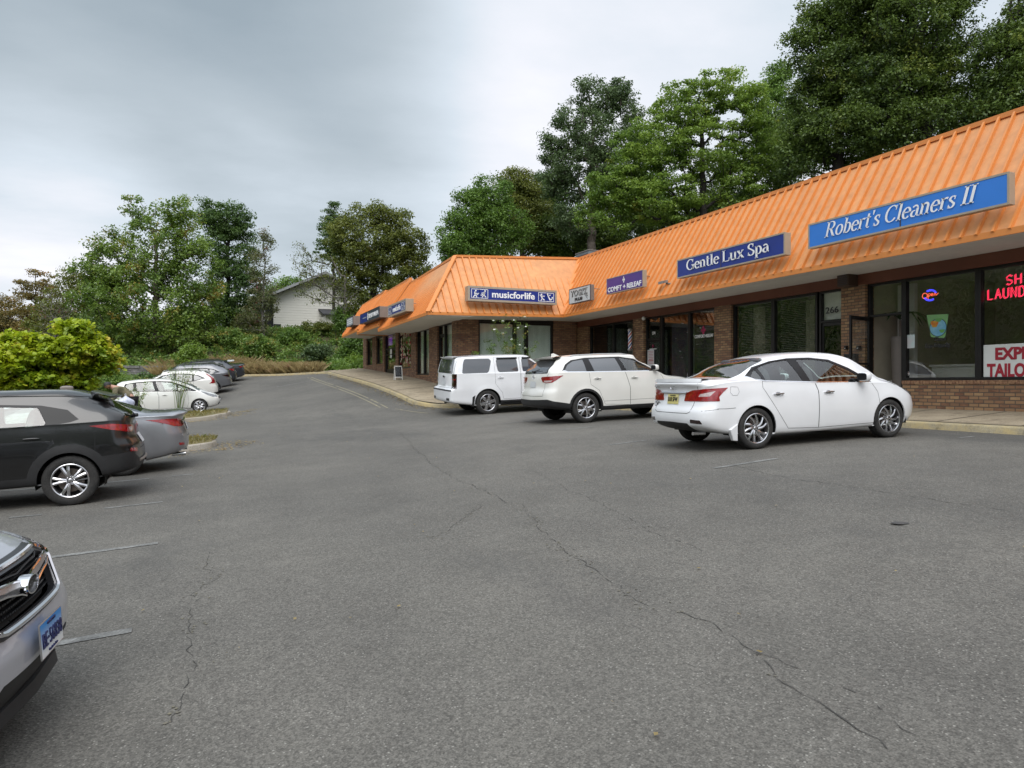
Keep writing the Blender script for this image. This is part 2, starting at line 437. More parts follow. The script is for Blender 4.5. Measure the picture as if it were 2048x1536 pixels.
# an overcast sky is brightest overhead and on the sun's side
zen = N(nt, 'ShaderNodeMapRange', {'From Min': .50, 'From Max': .95, 'To Min': 12.3, 'To Max': 21.0}, interpolation_type='SMOOTHSTEP')
L(sep.outputs[2], zen.inputs['Value'])
sv_ = N(nt, 'ShaderNodeVectorMath', operation='DOT_PRODUCT'); L(nrm.outputs[0], sv_.inputs[0]); sv_.inputs[1].default_value = sv
sb = N(nt, 'ShaderNodeMapRange', {'From Min': .35, 'From Max': 1.0, 'To Min': 1.0, 'To Max': 1.5}, interpolation_type='SMOOTHSTEP')
L(sv_.outputs['Value'], sb.inputs['Value'])
scl = N(nt, 'ShaderNodeVectorMath', operation='SCALE'); L(rp.outputs[0], scl.inputs[0]); L(math_('MULTIPLY', zen.outputs[0], sb.outputs[0]), scl.inputs['Scale'])
mx = N(nt, 'ShaderNodeMix', data_type='RGBA'); mx.inputs[0].default_value = .93
L(sky.outputs[0], mx.inputs[6]); L(scl.outputs[0], mx.inputs[7])
L(mx.outputs[2], bg.inputs['Color']); L(bg.outputs[0], out.inputs['Surface'])

# ================================================================ ground materials
def mat_asphalt():
    m, nt, out = newmat('asphalt'); L = nt.links.new
    tc = N(nt, 'ShaderNodeTexCoord'); V = tc.outputs['Object']
    big = N(nt, 'ShaderNodeTexNoise', {'Scale': .22, 'Detail': 5, 'Roughness': .6}); L(V, big.inputs['Vector'])
    med = N(nt, 'ShaderNodeTexNoise', {'Scale': 1.6, 'Detail': 5, 'Roughness': .65}); L(V, med.inputs['Vector'])
    vor = N(nt, 'ShaderNodeTexVoronoi', {'Scale': 75.0, 'Randomness': 1.0}); L(V, vor.inputs['Vector'])
    fin = N(nt, 'ShaderNodeTexNoise', {'Scale': 120.0, 'Detail': 2}); L(V, fin.inputs['Vector'])
    c1 = N(nt, 'ShaderNodeMapRange', {'From Min': .3, 'From Max': .7, 'To Min': .80, 'To Max': 1.2}); L(big.outputs['Fac'], c1.inputs['Value'])
    c2 = N(nt, 'ShaderNodeMapRange', {'From Min': .3, 'From Max': .7, 'To Min': .89, 'To Max': 1.11}); L(med.outputs['Fac'], c2.inputs['Value'])
    c3 = N(nt, 'ShaderNodeMapRange', {'From Min': .3, 'From Max': .7, 'To Min': .66, 'To Max': 1.34}); L(fin.outputs['Fac'], c3.inputs['Value'])
    sepc = N(nt, 'ShaderNodeSeparateColor'); L(vor.outputs['Color'], sepc.inputs[0])
    # a stone here and there is pale
    st = N(nt, 'ShaderNodeMapRange', {'From Min': .90, 'From Max': .97, 'To Min': 0, 'To Max': 1}); L(sepc.outputs[0], st.inputs['Value'])
    ds = N(nt, 'ShaderNodeMapRange', {'From Min': .45, 'From Max': .3, 'To Min': 0, 'To Max': 1}); L(vor.outputs['Distance'], ds.inputs['Value'])
    stn = N(nt, 'ShaderNodeMath', operation='MULTIPLY'); L(st.outputs[0], stn.inputs[0]); L(ds.outputs[0], stn.inputs[1])
    cell = N(nt, 'ShaderNodeMapRange', {'From Min': 0, 'From Max': 1, 'To Min': .72, 'To Max': 1.3}); L(sepc.outputs[1], cell.inputs['Value'])
    def mul(a, b):
        n = N(nt, 'ShaderNodeMath', operation='MULTIPLY'); L(a, n.inputs[0]); L(b, n.inputs[1]); return n.outputs[0]
    f = mul(mul(mul(c1.outputs[0], c2.outputs[0]), c3.outputs[0]), cell.outputs[0])
    hue = N(nt, 'ShaderNodeMix', data_type='RGBA'); L(big.outputs['Fac'], hue.inputs[0])
    hue.inputs[6].default_value = (.102, .098, .090, 1); hue.inputs[7].default_value = (.116, .108, .092, 1)
    s = N(nt, 'ShaderNodeVectorMath', operation='SCALE'); L(hue.outputs[2], s.inputs[0]); L(f, s.inputs['Scale'])
    m1 = N(nt, 'ShaderNodeMix', data_type='RGBA'); L(stn.outputs[0], m1.inputs[0]); L(s.outputs[0], m1.inputs[6]); m1.inputs[7].default_value = (.25, .24, .215, 1)
    # pollen-coloured film and darker oily patches
    oil = N(nt, 'ShaderNodeTexNoise', {'Scale': .42, 'Detail': 8, 'Roughness': .72}); mp = N(nt, 'ShaderNodeMapping'); mp.inputs['Location'].default_value = (9, 4, 0); mp.inputs['Scale'].default_value = (1, .5, 1)
    L(V, mp.inputs[0]); L(mp.outputs[0], oil.inputs['Vector'])
    of = N(nt, 'ShaderNodeMapRange', {'From Min': .56, 'From Max': .74, 'To Min': 0, 'To Max': .62}); L(oil.outputs['Fac'], of.inputs['Value'])
    m2 = N(nt, 'ShaderNodeMix', data_type='RGBA'); L(of.outputs[0], m2.inputs[0]); L(m1.outputs[2], m2.inputs[6]); m2.inputs[7].default_value = (.058, .057, .055, 1)
    b = N(nt, 'ShaderNodeBsdfPrincipled', {'Roughness': .82, 'Specular IOR Level': .35}); L(m2.outputs[2], b.inputs['Base Color'])
    bp = N(nt, 'ShaderNodeBump', {'Strength': .7, 'Distance': .004}); L(vor.outputs['Distance'], bp.inputs['Height']); L(bp.outputs[0], b.inputs['Normal'])
    L(b.outputs[0], out.inputs['Surface']); return m
M = {}
M['asphalt'] = mat_asphalt()
def mat_concrete(name, c1, c2, stain, yellow=None):
    m, nt, out = newmat(name); L = nt.links.new
    tc = N(nt, 'ShaderNodeTexCoord'); V = tc.outputs['Object']
    a = N(nt, 'ShaderNodeTexNoise', {'Scale': 1.1, 'Detail': 6, 'Roughness': .7}); L(V, a.inputs['Vector'])
    r = N(nt, 'ShaderNodeMapRange', {'From Min': .4, 'From Max': .62}); L(a.outputs['Fac'], r.inputs['Value'])
    m1 = N(nt, 'ShaderNodeMix', data_type='RGBA'); L(r.outputs[0], m1.inputs[0]); m1.inputs[6].default_value = col4(c1); m1.inputs[7].default_value = col4(c2)
    g = N(nt, 'ShaderNodeTexNoise', {'Scale': 45.0, 'Detail': 4, 'Roughness': .7}); L(V, g.inputs['Vector'])
    gr = N(nt, 'ShaderNodeMapRange', {'From Min': .3, 'From Max': .7, 'To Min': .72, 'To Max': 1.28}); L(g.outputs['Fac'], gr.inputs['Value'])
    s = N(nt, 'ShaderNodeVectorMath', operation='SCALE'); L(m1.outputs[2], s.inputs[0]); L(gr.outputs[0], s.inputs['Scale'])
    d = N(nt, 'ShaderNodeTexNoise', {'Scale': 3.7, 'Detail': 7, 'Roughness': .75}); L(V, d.inputs['Vector'])
    dr = N(nt, 'ShaderNodeMapRange', {'From Min': .52, 'From Max': .68}); L(d.outputs['Fac'], dr.inputs['Value'])
    m2 = N(nt, 'ShaderNodeMix', data_type='RGBA'); L(dr.outputs[0], m2.inputs[0]); L(s.outputs[0], m2.inputs[6]); m2.inputs[7].default_value = col4(stain)
    src = m2.outputs[2]
    if yellow:
        y = N(nt, 'ShaderNodeTexNoise', {'Scale': 2.1, 'Detail': 8, 'Roughness': .8}); mp = N(nt, 'ShaderNodeMapping'); mp.inputs['Location'].default_value = (5, 2, 9)
        L(V, mp.inputs[0]); L(mp.outputs[0], y.inputs['Vector'])
        yr = N(nt, 'ShaderNodeMapRange', {'From Min': .43, 'From Max': .60, 'To Max': .65}); L(y.outputs['Fac'], yr.inputs['Value'])
        m3 = N(nt, 'ShaderNodeMix', data_type='RGBA'); L(yr.outputs[0], m3.inputs[0]); L(src, m3.inputs[6]); m3.inputs[7].default_value = col4(yellow); src = m3.outputs[2]
    b = N(nt, 'ShaderNodeBsdfPrincipled', {'Roughness': .9}); L(src, b.inputs['Base Color'])
    bp = N(nt, 'ShaderNodeBump', {'Strength': .4, 'Distance': .006}); L(g.outputs['Fac'], bp.inputs['Height']); L(bp.outputs[0], b.inputs['Normal'])
    L(b.outputs[0], out.inputs['Surface']); return m
M['walk'] = mat_concrete('pavement_concrete', (.345, .285, .20), (.27, .22, .15), (.18, .145, .10))
M['kerb'] = mat_concrete('kerb_concrete', (.34, .295, .20), (.28, .24, .16), (.14, .12, .08), yellow=(.47, .36, .16))
M['kerb_plain'] = mat_concrete('kerb_old', (.34, .31, .26), (.28, .25, .2), (.15, .13, .1))
M['grass_base'] = mat('grass_soil', (.12, .11, .045), .95, var=.5, vscale=1.2, col2=(.16, .12, .05), fine=.3, fscale=25)
M['terrain'] = mat('terrain_soil', (.055, .07, .025), .95, col2=(.10, .085, .035), vscale=.3, fine=.35, fscale=6)

# ================================================================ ground sheets
def grid_sheet(name, xs, ys, zf, m, kind='structure', label=None, cat=None):
    X, Y = np.meshgrid(xs, ys); Z = zf(X, Y)
    v = np.stack([X.ravel(), Y.ravel(), Z.ravel()], 1); nx = len(xs)
    q = [(j*nx + i, j*nx + i + 1, (j+1)*nx + i + 1, (j+1)*nx + i) for j in range(len(ys)-1) for i in range(nx-1)]
    o = fast_mesh(name, v, q, m, smooth=True); return tag(o, kind=kind, label=label, cat=cat)
grid_sheet('parking_lot', np.linspace(-16, 14.4, 77), np.linspace(-16, 51.6, 170), zroad, M['asphalt'])
def zterr(x, y):
    x = np.asarray(x, float); y = np.asarray(y, float)
    z = zroad(np.clip(x, -12, 24), np.clip(y, -20, 52)) - .10
    z = z + 3.7 * sstep(y, 52.3, 64) * sstep(x, -14, 2) + 1.2 * sstep(y, 50, 62) * (1 - sstep(x, -14, 2))
    z = z + 3.0 * sstep(y, 66, 110)
    z = z + 9.0 * sstep(x, 27, 60) * sstep(y, -60, 5) - .4 * sstep(-x, 8, 16) * (1 - sstep(y, 30, 45))
    z = z + 2.0 * sstep(-x, 10, 30) * sstep(y, 34, 48)
    z = z + 24 * np.maximum(sstep(-x, 55, 100) * (1 - sstep(y, 110, 190)), sstep(-y, 42, 95))  # unseen hill added behind the reflected wood, left of and behind the camera
    return z
xs = np.concatenate([np.linspace(-900, -80, 12), np.linspace(-70, 75, 101), np.linspace(90, 900, 12)])
ys = np.concatenate([np.linspace(-500, -60, 8), np.linspace(-50, 115, 116), np.linspace(130, 1400, 14)])
grid_sheet('ground', xs, ys, zterr, M['terrain'])

# kerb line of the shop side: straight, round inside corner, out along the wing, back to the bank
def fillet(pts, rad, n=7):
    out = [Vector((*pts[0], 0))]
    for i in range(1, len(pts) - 1):
        p = Vector((*pts[i], 0)); a = (Vector((*pts[i-1], 0)) - p).normalized(); b = (Vector((*pts[i+1], 0)) - p).normalized()
        r = rad[i-1]
        p0 = p + a * r; p1 = p + b * r
        for k in range(n + 1):
            t = k / n; out.append(p0*(1-t)**2 + p*2*t*(1-t) + p1*t*t)
    out.append(Vector((*pts[-1], 0))); return [(q.x, q.y) for q in out]
def resample(p, step):
    out = [p[0]]
    for a, b in zip(p[:-1], p[1:]):
        l = math.hypot(b[0]-a[0], b[1]-a[1]); n = max(1, int(l / step))
        for k in range(1, n + 1): out.append((a[0] + (b[0]-a[0])*k/n, a[1] + (b[1]-a[1])*k/n))
    return out
kerb_shop = resample(fillet([(KX, -14), (KX, KY), (KXW, KY), (KXW, 47.3), (2.5, 51.0), (-12, 51.6)], [.7, 2.0, 2.5, 1.5]), .6)
def kerb_obj(name, path, m, side=1, hgt=.13, wid=.16, gap=None, dz=0.0):
    """stone kerb: the face stands on the asphalt, the top falls level with the pavement behind"""
    v = []; f = []
    n = len(path)
    for i, (x, y) in enumerate(path):
        a = path[max(0, i-1)]; b = path[min(n-1, i+1)]
        dx, dy = b[0]-a[0], b[1]-a[1]; l = math.hypot(dx, dy) or 1
        nx, ny = dy/l*side, -dx/l*side
        z = zr(x, y) + dz
        prof = [(0, -.15), (.012, hgt - .03), (.03, hgt - .006), (.05, hgt), (wid, hgt + .004), (wid, -.1)]
        for (o, h) in prof: v.append((x + nx*o, y + ny*o, z + h))
    k = 6
    for i in range(n - 1):
        for j in range(k - 1): f.append((i*k+j, (i+1)*k+j, (i+1)*k+j+1, i*k+j+1))
    mb = MB(); mb.add(v, f); return tag(mb.build(name, m, smooth=True), kind='structure')
kerb_obj('kerb', kerb_shop, M['kerb'])
# pavement sheets (above the asphalt), joints cut as thin gaps between slabs
def walk_sheet(name, x0, x1, y0, y1, nx, ny, hole=None):
    xs = np.linspace(x0, x1, nx); ys = np.linspace(y0, y1, ny)
    return grid_sheet(name, xs, ys, zwalk, M['walk'])
walk_sheet('pavement', KX + .15, 14.62, -14, KY + .02, 5, 60)
walk_sheet('pavement', KXW + 2.0, 14.62, KY + .15, 26.72, 10, 8)
def wing_walk():
    # rounded outer corner: follow the kerb
    pts = [p for p in kerb_shop if (p[1] > KY - .01 and p[0] < 9.0 and p[1] < 47.2)]
    v = []; f = []; nn = 6
    for (x, y) in pts:
        ex = 8.92 if y < 26.5 else 9.18
        if x > 8.9: continue
        for k in range(nn + 1):
            xx = (x + .15) + (ex - x - .15) * k / nn
            yy = max(y, KY + .15) if k == 0 else y
            v.append((xx, max(yy, KY + .15), zw(xx, yy) + .002))
    rows = len(v) // (nn + 1)
    for i in range(rows - 1):
        for k in range(nn): f.append((i*(nn+1)+k, i*(nn+1)+k+1, (i+1)*(nn+1)+k+1, (i+1)*(nn+1)+k))
    mb = MB(); mb.add(v, f); tag(mb.build('pavement', M['walk'], smooth=True), kind='structure')
wing_walk()
# slab joints
M['joint'] = mat('joint_dirt', (.07, .06, .045), .95, var=.3)
mb = MB()
def joint(p, q, w=.014):
    p = Vector(p); q = Vector(q); d = (q - p).normalized(); n = Vector((-d.y, d.x)) * w
    k = 8
    for i in range(k):
        a = p + (q-p)*i/k; b = p + (q-p)*(i+1)/k
        mb.add([(c.x + s*n.x, c.y + s*n.y, zw(c.x + s*n.x, c.y + s*n.y) + .006) for c, s in ((a, -1), (b, -1), (b, 1), (a, 1))], [(0, 1, 2, 3)])
for y in np.arange(-6, KY, 1.5): joint((KX + .18, y), (14.5, y))
for y in np.arange(27, 46, 1.5): joint((KXW + .2, y), (9.1, y))
joint((KX + .19, -8), (KX + .19, KY - .4), .01)
tag(mb.build('pavement_joint', M['joint']), kind='structure')

# ---- islands on the left
M['paint'] = mat('faded_paint', (.21, .21, .20), .8, col2=(.10, .10, .095), vscale=7, fine=.35, fscale=60, detail=6)
M['paint_yellow'] = mat('faded_yellow_paint', (.33, .29, .17), .8, col2=(.15, .14, .11), vscale=7, fine=.35, fscale=60, detail=6)
def island(x0, x1, y0, y1, r):
    pts = [(x0, y0), (x1 - .01, y0)]
    cy = (y0 + y1) / 2; ry = (y1 - y0) / 2
    arc = [(x1 - r + r*math.sin(a), cy - ry*math.cos(a)) for a in np.linspace(0, math.pi, 17)]
    path = resample([(x0, y0)] + arc + [(x0, y1)], .4)
    kerb_obj('island_kerb', path, M['kerb_plain'], side=-1)
    v = []; 
    for (x, y) in path:
        f = (y - cy) / ry
        v.append((min(x, x1 - .12) if abs(f) < .9 else x, cy + f*(ry - .12), 0))
    n = len(path); mb = MB(); verts = []; fs = []
    cols = 5
    for i in range(n // 2 + 1):
        a = v[i]; b = v[n-1-i]
        for k in range(cols):
            t = k / (cols-1); x = a[0]*(1-t) + b[0]*t; y = a[1]*(1-t) + b[1]*t
            verts.append((x, y, zr(x, y) + .125 + .09 * math.sin(math.pi*t)))
    for i in range(n // 2):
        for k in range(cols - 1): fs.append((i*cols+k, (i+1)*cols+k, (i+1)*cols+k+1, i*cols+k+1))
    mb.add(verts, fs); tag(mb.build('island_ground', M['grass_base'], smooth=True), kind='structure')
    return path
island(-9, .25, 17.5, 19.6, 1.3)
island(-9, .9, 28.2, 31.6, 2.2)

def marking(name, p, q, w, m, dz=.005, brk=0):
    mb = MB(); p = Vector(p); q = Vector(q); d = (q-p).normalized(); n = Vector((-d.y, d.x)) * w/2
    k = max(2, int((q-p).length / .35))
    for i in range(k):
        if brk and random.random() < brk: continue
        a = p + (q-p)*i/k; b = p + (q-p)*(i+1)/k
        mb.add([(c.x + s*n.x, c.y + s*n.y, zr(c.x + s*n.x, c.y + s*n.y) + dz) for c, s in ((a, -1), (b, -1), (b, 1), (a, 1))], [(0, 1, 2, 3)])
    return tag(mb.build(name, m), kind='structure')
for y in (5.3, 8.1): marking('parking_line', (-5.5, y - .12), (-.45, y), .1, M['paint'])
for y in (10.95, 13.8): marking('parking_line', (-5.5, y - .05), (-.2, y), .09, M['paint'], brk=.25)
for y, x, l in ((7.6, 6.2, 1.1), (10.95, 6.6, .8), (14.3, 6.9, 1.3), (17.3, 7.2, .8), (20.2, 7.0, 1.2)):
    marking('parking_line', (x, y), (x + l, y + .02), .085, M['paint'], brk=.1); marking('parking_line', (x + l + .7, y + .04), (11.9, y + .1), .07, M['paint'], brk=.72)
for y, x in ((36.4, .8), (39.3, 1.3), (42.3, 1.6), (45.3, 2.0), (33, .9)):
    marking('parking_line', (x - 4.5, y), (x, y), .09, M['paint'], brk=.2)
marking('fire_lane_line', (5.95, 25.0), (5.8, 44.0), .055, M['paint_yellow'], brk=.08)
marking('fire_lane_line', (5.75, 25.3), (5.6, 44.0), .05, M['paint_yellow'], brk=.1)
marking('fire_lane_line', (5.95, 25.0), (6.9, 23.2), .055, M['paint_yellow'], brk=.08)
marking('stop_line', (3.6, 41.0), (5.6, 41.4), .12, M['paint'], brk=.1)

# ---- cracks: ragged dark threads, some with pale grit along them
M['crack'] = mat('crack_tar', (.052, .050, .046), .9, var=.3)
M['grit'] = mat('crack_grit', (.17, .155, .105), .95, col2=(.105, .10, .09), vscale=30, detail=3)
M['patch'] = mat('tar_patch', (.06, .058, .056), .8, var=.3, vscale=8)
def ground_px(u, v):
    d = 5.0
    for _ in range(60):
        p = atd(u, v, d); z = zr(p.x, p.y)
        dz = p.z - z
        r = ray(u, v)
        d2 = d + dz / max(.02, -r.z + .02) * .5
        d = max(.5, min(90, d2))
    p = atd(u, v, d); return (p.x, p.y)
def crack(px, w=.007, jit=.022, grit=0):
    w *= .36; jit *= 1.1
    P = [ground_px(*p) for p in px]
    rr = random.Random(int(px[0][0]*7 + px[0][1]))
    pts = []
    for a, b in zip(P[:-1], P[1:]):
        l = math.hypot(b[0]-a[0], b[1]-a[1]); n = max(2, int(l / .06))
        for k in range(n): pts.append((a[0] + (b[0]-a[0])*k/n, a[1] + (b[1]-a[1])*k/n))
    mb = MB(); g = MB(); off = 0; prev = None
    for i, (x, y) in enumerate(pts[:-1]):
        off = off*.8 + rr.uniform(-jit, jit)
        dx, dy = pts[i+1][0]-x, pts[i+1][1]-y; l = math.hypot(dx, dy) or 1
        nx, ny = -dy/l, dx/l
        ww = w * rr.uniform(.25, 1.5)
        c = (x + nx*off, y + ny*off)
        cur = [(c[0]+nx*ww, c[1]+ny*ww), (c[0]-nx*ww, c[1]-ny*ww)]
        if prev and rr.random() > .22:
            q = [prev[0], prev[1], cur[1], cur[0]]
            mb.add([(a, b, zr(a, b) + .004) for a, b in q], [(0, 1, 2, 3)])
        if grit and rr.random() < grit:
            for _ in range(3):
                gx, gy = c[0] + rr.gauss(0, .05), c[1] + rr.gauss(0, .05); s = rr.uniform(.006, .014)
                g.add([(gx + s*math.cos(t), gy + s*math.sin(t), zr(gx, gy) + .0045) for t in (0, 1.6, 3.1, 4.6)], [(0, 1, 2, 3)])
        prev = cur
    tag(mb.build('asphalt_crack', M['crack']), kind='structure')
    if grit and g.v: tag(g.build('crack_grit', M['grit']), kind='structure')
crack([(800, 865), (850, 915), (905, 955), (965, 978), (1040, 1010)], .010, .03, .45)
crack([(965, 1010), (905, 1045), (850, 1085)], .008, .03, .6)
crack([(1040, 1010), (1120, 1090), (1180, 1140), (1290, 1205), (1360, 1225)], .007, .025, .35)
crack([(1360, 1225), (1430, 1245), (1490, 1290), (1540, 1310), (1620, 1345), (1690, 1375)], .007, .02, .1)
crack([(1500, 1300), (1560, 1370), (1640, 1415), (1700, 1440), (1760, 1480), (1830, 1536)], .008, .02, .15)
crack([(1690, 1375), (1800, 1440), (1900, 1510)], .006, .02, 0)
crack([(1380, 920), (1450, 930), (1560, 955), (1690, 972), (1800, 990), (1900, 1005), (2048, 1025)], .009, .03, .05)
crack([(415, 1105), (402, 1140), (440, 1155), (385, 1190), (392, 1225), (390, 1290), (375, 1350), (355, 1400), (340, 1470)], .006, .03, .3)
crack([(1060, 940), (1180, 1000), (1330, 1075), (1420, 1110)], .006, .02, .05)
crack([(760, 840), (830, 860), (900, 880)], .008, .04, .1)
crack([(640, 800), (700, 830), (750, 870), (800, 865)], .008, .04, .1)
crack([(120, 1010), (300, 960), (420, 950)], .006, .02, 0)
mb = MB(); cx, cy = ground_px(1801, 1047)
rr = random.Random(3)
mb.add([(cx + .085*rr.uniform(.7, 1.2)*math.cos(a), cy + .06*rr.uniform(.8, 1.2)*math.sin(a), zr(cx, cy) + .0065) for a in np.linspace(0, 6.0, 14)], [tuple(range(14))])
tag(mb.build('tar_spot', M['patch']), kind='structure')
# ================================================================ shop row
WORLD_PARENTS = set()
def wthing(name, label, cat, loc, group=None, kind=None):
    o = thing(name, label, cat, loc, 0, group); WORLD_PARENTS.add(o.name); 
    if kind: o['kind'] = kind
    return o
def link(o, parent=None):
    COL.objects.link(o)
    if parent is not None:
        o.parent = parent
        if parent.name in WORLD_PARENTS: o.matrix_parent_inverse = Matrix.Translation(-parent.location)
    return o
H = CAMH
M['brick'] = mat_brick('brick', ((.34, .20, .10), (.22, .105, .06), (.42, .27, .14), (.15, .075, .045)), (.10, .075, .055))
M['brick_wing'] = mat_brick('brick_wing', ((.30, .16, .085), (.20, .09, .055), (.36, .21, .115), (.13, .065, .045)), (.11, .085, .065))
M['orange'] = mat('orange_roof_metal', (.65, .30, .112), .5, col2=(.58, .26, .10), vscale=.9, fine=.10, fscale=5, spec=.5)
M['orange_rib'] = mat('orange_roof_rib', (.68, .245, .058), .42, var=.1, vscale=1.5)
M['soffit'] = mat('soffit_paint', (.62, .60, .56), .8, var=.12, vscale=.8, fine=.04, fscale=10)
M['beam'] = mat('rust_brown_paint', (.155, .052, .028), .7, var=.2, vscale=1.2)
M['alu'] = mat('dark_bronze_metal', (.016, .014, .014), .4, metal=.3, var=.2)
M['alu_light'] = mat('grey_alu', (.45, .45, .45), .35, metal=.8, var=.1)
M['glass'] = mat_glass('shop_glass', (.96, .98, .97), .99, .0, wav=.012, ior=1.62)
M['glass_dark'] = mat_glass('shop_glass_dark', (.86, .89, .92), .82, .0, wav=.012, ior=1.62)
M['wall_in'] = mat('interior_wall_paint', (.42, .38, .29), .9, var=.1)
M['wall_white'] = mat('interior_white_paint', (.62, .60, .58), .8, var=.08)
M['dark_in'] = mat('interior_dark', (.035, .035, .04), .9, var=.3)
M['floor_in'] = mat('interior_floor', (.16, .15, .14), .5, var=.2)
M['blind_v'] = mat('vertical_blind_fabric', (.72, .80, .75), .7, var=.08, vscale=3)
M['blind_h'] = mat('dark_slat_blind', (.13, .125, .12), .6, var=.15)
M['drape'] = mat('blue_grey_drape', (.10, .115, .15), .85, var=.3, vscale=2)
M['case'] = mat('sign_case_tan', (.42, .34, .25), .5, metal=.2, var=.12)
M['case_grey'] = mat('sign_case_grey', (.22, .19, .17), .5, metal=.2, var=.12)
M['trim_dark'] = mat('sign_trim_dark', (.05, .04, .05), .5)
M['white_let'] = mat('white_letter_vinyl', (.85, .85, .85), .5, var=.03)
M['black_let'] = mat('black_letter_vinyl', (.02, .02, .02), .5, var=.1)
M['flat_roof'] = mat('roof_membrane', (.16, .16, .16), .9, var=.2)

def ym(u): t = (u - 1024) / F; return 14.6 * (CT - t*ST) / (t*CT + ST)
def yl(u): t = (u - 1024) / F; return 9.16 * (CT - t*ST) / (t*CT + ST)
def xf(u): t = (u - 1024) / F; return 26.7 * (t*CT + ST) / (CT - t*ST)

class Facade:
    def __init__(s, kind): s.k = kind
    def p(s, a, n, z):
        if s.k == 'main': return (14.6 - n, a, z)
        if s.k == 'left': return (9.16 - n, a, z)
        return (a, 26.7 - n, z)
    def box(s, mb, a0, a1, n0, n1, z0, z1, mi=0): mb.box(s.p(a0, n0, z0), s.p(a1, n1, z1), mi)
FM, FL, FF = Facade('main'), Facade('left'), Facade('front')

def window(fc, parent, a0, a1, z0, z1, glass='glass', fw=.06, n=-.10, name='window', midrail=None):
    a0, a1 = sorted((a0, a1)); mb = MB()
    fc.box(mb, a0, a0 + fw, n - .06, n + .06, z0, z1); fc.box(mb, a1 - fw, a1, n - .06, n + .06, z0, z1)
    fc.box(mb, a0 + fw, a1 - fw, n - .058, n + .058, z0, z0 + fw); fc.box(mb, a0 + fw, a1 - fw, n - .058, n + .058, z1 - fw, z1)
    if midrail: fc.box(mb, a0 + fw, a1 - fw, n - .055, n + .055, midrail, midrail + fw)
    f = mb.build(name, M['alu'], parent, bevel=.006)
    g = MB(); fc.box(g, a0 + fw - .01, a1 - fw + .01, n - .004, n + .004, z0 + fw - .01, z1 - fw + .01)
    g.build('pane', M[glass], f)
    return f
def door(fc, parent, a0, a1, z0, z1, zt, glass='glass', handle=True, transom=True, n=-.10):
    """storefront door with a glazed transom over it"""
    a0, a1 = sorted((a0, a1)); fw = .055
    mb = MB()
    fc.box(mb, a0, a0 + fw, n - .06, n + .06, z0, z1); fc.box(mb, a1 - fw, a1, n - .06, n + .06, z0, z1)
    fc.box(mb, a0 + fw, a1 - fw, n - .058, n + .058, z1 - fw, z1); fc.box(mb, a0 + fw, a1 - fw, n - .058, n + .058, zt, zt + fw)
    f = mb.build('door_frame', M['alu'], parent, bevel=.006)
    if transom:
        g = MB(); fc.box(g, a0 + fw, a1 - fw, n - .004, n + .004, zt + fw, z1 - fw); g.build('transom_pane', M[glass], f)
    return f
def door_leaf(parent, hinge, free, z0, z1, glass='glass', mt='alu'):
    """leaf standing between two plan points"""
    h = Vector((hinge[0], hinge[1], 0)); e = Vector((free[0], free[1], 0)); d = (e - h).normalized(); nn = Vector((-d.y, d.x, 0)) * .022
    L_ = (e - h).length; st = .075
    def slab(mb, a0, a1, za, zb, th=1.0):
        p0 = h + d*a0; p1 = h + d*a1; q = nn*th
        mb.hexa([(*(p0-q).xy, za), (*(p1-q).xy, za), (*(p1+q).xy, za), (*(p0+q).xy, za), (*(p0-q).xy, zb), (*(p1-q).xy, zb), (*(p1+q).xy, zb), (*(p0+q).xy, zb)])
    mb = MB(); slab(mb, 0, st, z0, z1); slab(mb, L_-st, L_, z0, z1); slab(mb, st, L_-st, z0, z0 + .22, .98); slab(mb, st, L_-st, z1 - .09, z1, .98)
    o = mb.build('door', M[mt], parent, bevel=.005)
    g = MB(); slab(g, st - .01, L_ - st + .01, z0 + .21, z1 - .08, .15); g.build('pane', M[glass], o)
    hb = MB(); slab(hb, .06, L_-.06, z0 + .98, z0 + 1.02, 2.4); hb.build('push_bar', M['alu'], o)
    return o

# ---------------- main block
main = wthing('shop_building', 'long brick shop row with orange mansard roof and dark windows behind the white cars', 'building', (14.6, 10, zw(14.6, 10)))
ZS = .08 + H; ZB = 2.40 + H; ZBT = 2.72 + H; ZD = 1.60 + H
sill_end = ym(1808)
def base(a): return zw(14.6, a) - .25
# brick pillars
PIL = [(1685, 1733), (1431, 1464), (1268, 1289), (1150, 1178)]
for (u0, u1) in PIL:
    mb = MB(); FM.box(mb, ym(u0), ym(u1), -.25, .05, base(ym(u1)), ZB)
    mb.build('brick_pillar', M['brick'], main)
mb = MB(); FM.box(mb, 3.6, 4.3, -.25, .05, base(4), ZB); mb.build('brick_pillar', M['brick'], main)
mb = MB(); FM.box(mb, -8, 3.2, -.25, -.02, base(0), ZB); mb.build('side_wall', M['brick'], main)
# sill walls
def sillwall(fc, parent, a0, a1, z0, z1, m='brick'):
    mb = MB(); fc.box(mb, a0, a1, -.22, .015, z0, z1 - .075)
    w = mb.build('sill_wall', M[m], parent)
    # soldier course on top, bricks on edge
    mb = MB(); a0, a1 = sorted((a0, a1)); n = max(1, int((a1 - a0) / .075)); st = (a1 - a0) / n
    for i in range(n): fc.box(mb, a0 + i*st + .004, a0 + (i+1)*st - .004, -.215, .035 + .004 * math.sin(i*2.3), z1 - .075, z1 - .002)
    mb.build('sill_course', M['soldier'] if 'soldier' in M else M[m], w)
M['soldier'] = mat('edge_brick', (.34, .20, .11), .85, col2=(.20, .10, .06), vscale=14, fine=.25, fscale=30)
for (u0, u1) in ((2270, 1805), (1632, 1466), (1430, 1320), (1266, 1180)):
    a0 = 4.3 if u0 > 2100 else ym(u0)
    sillwall(FM, main, a0, ym(u1), base(ym(u1)), ZS)
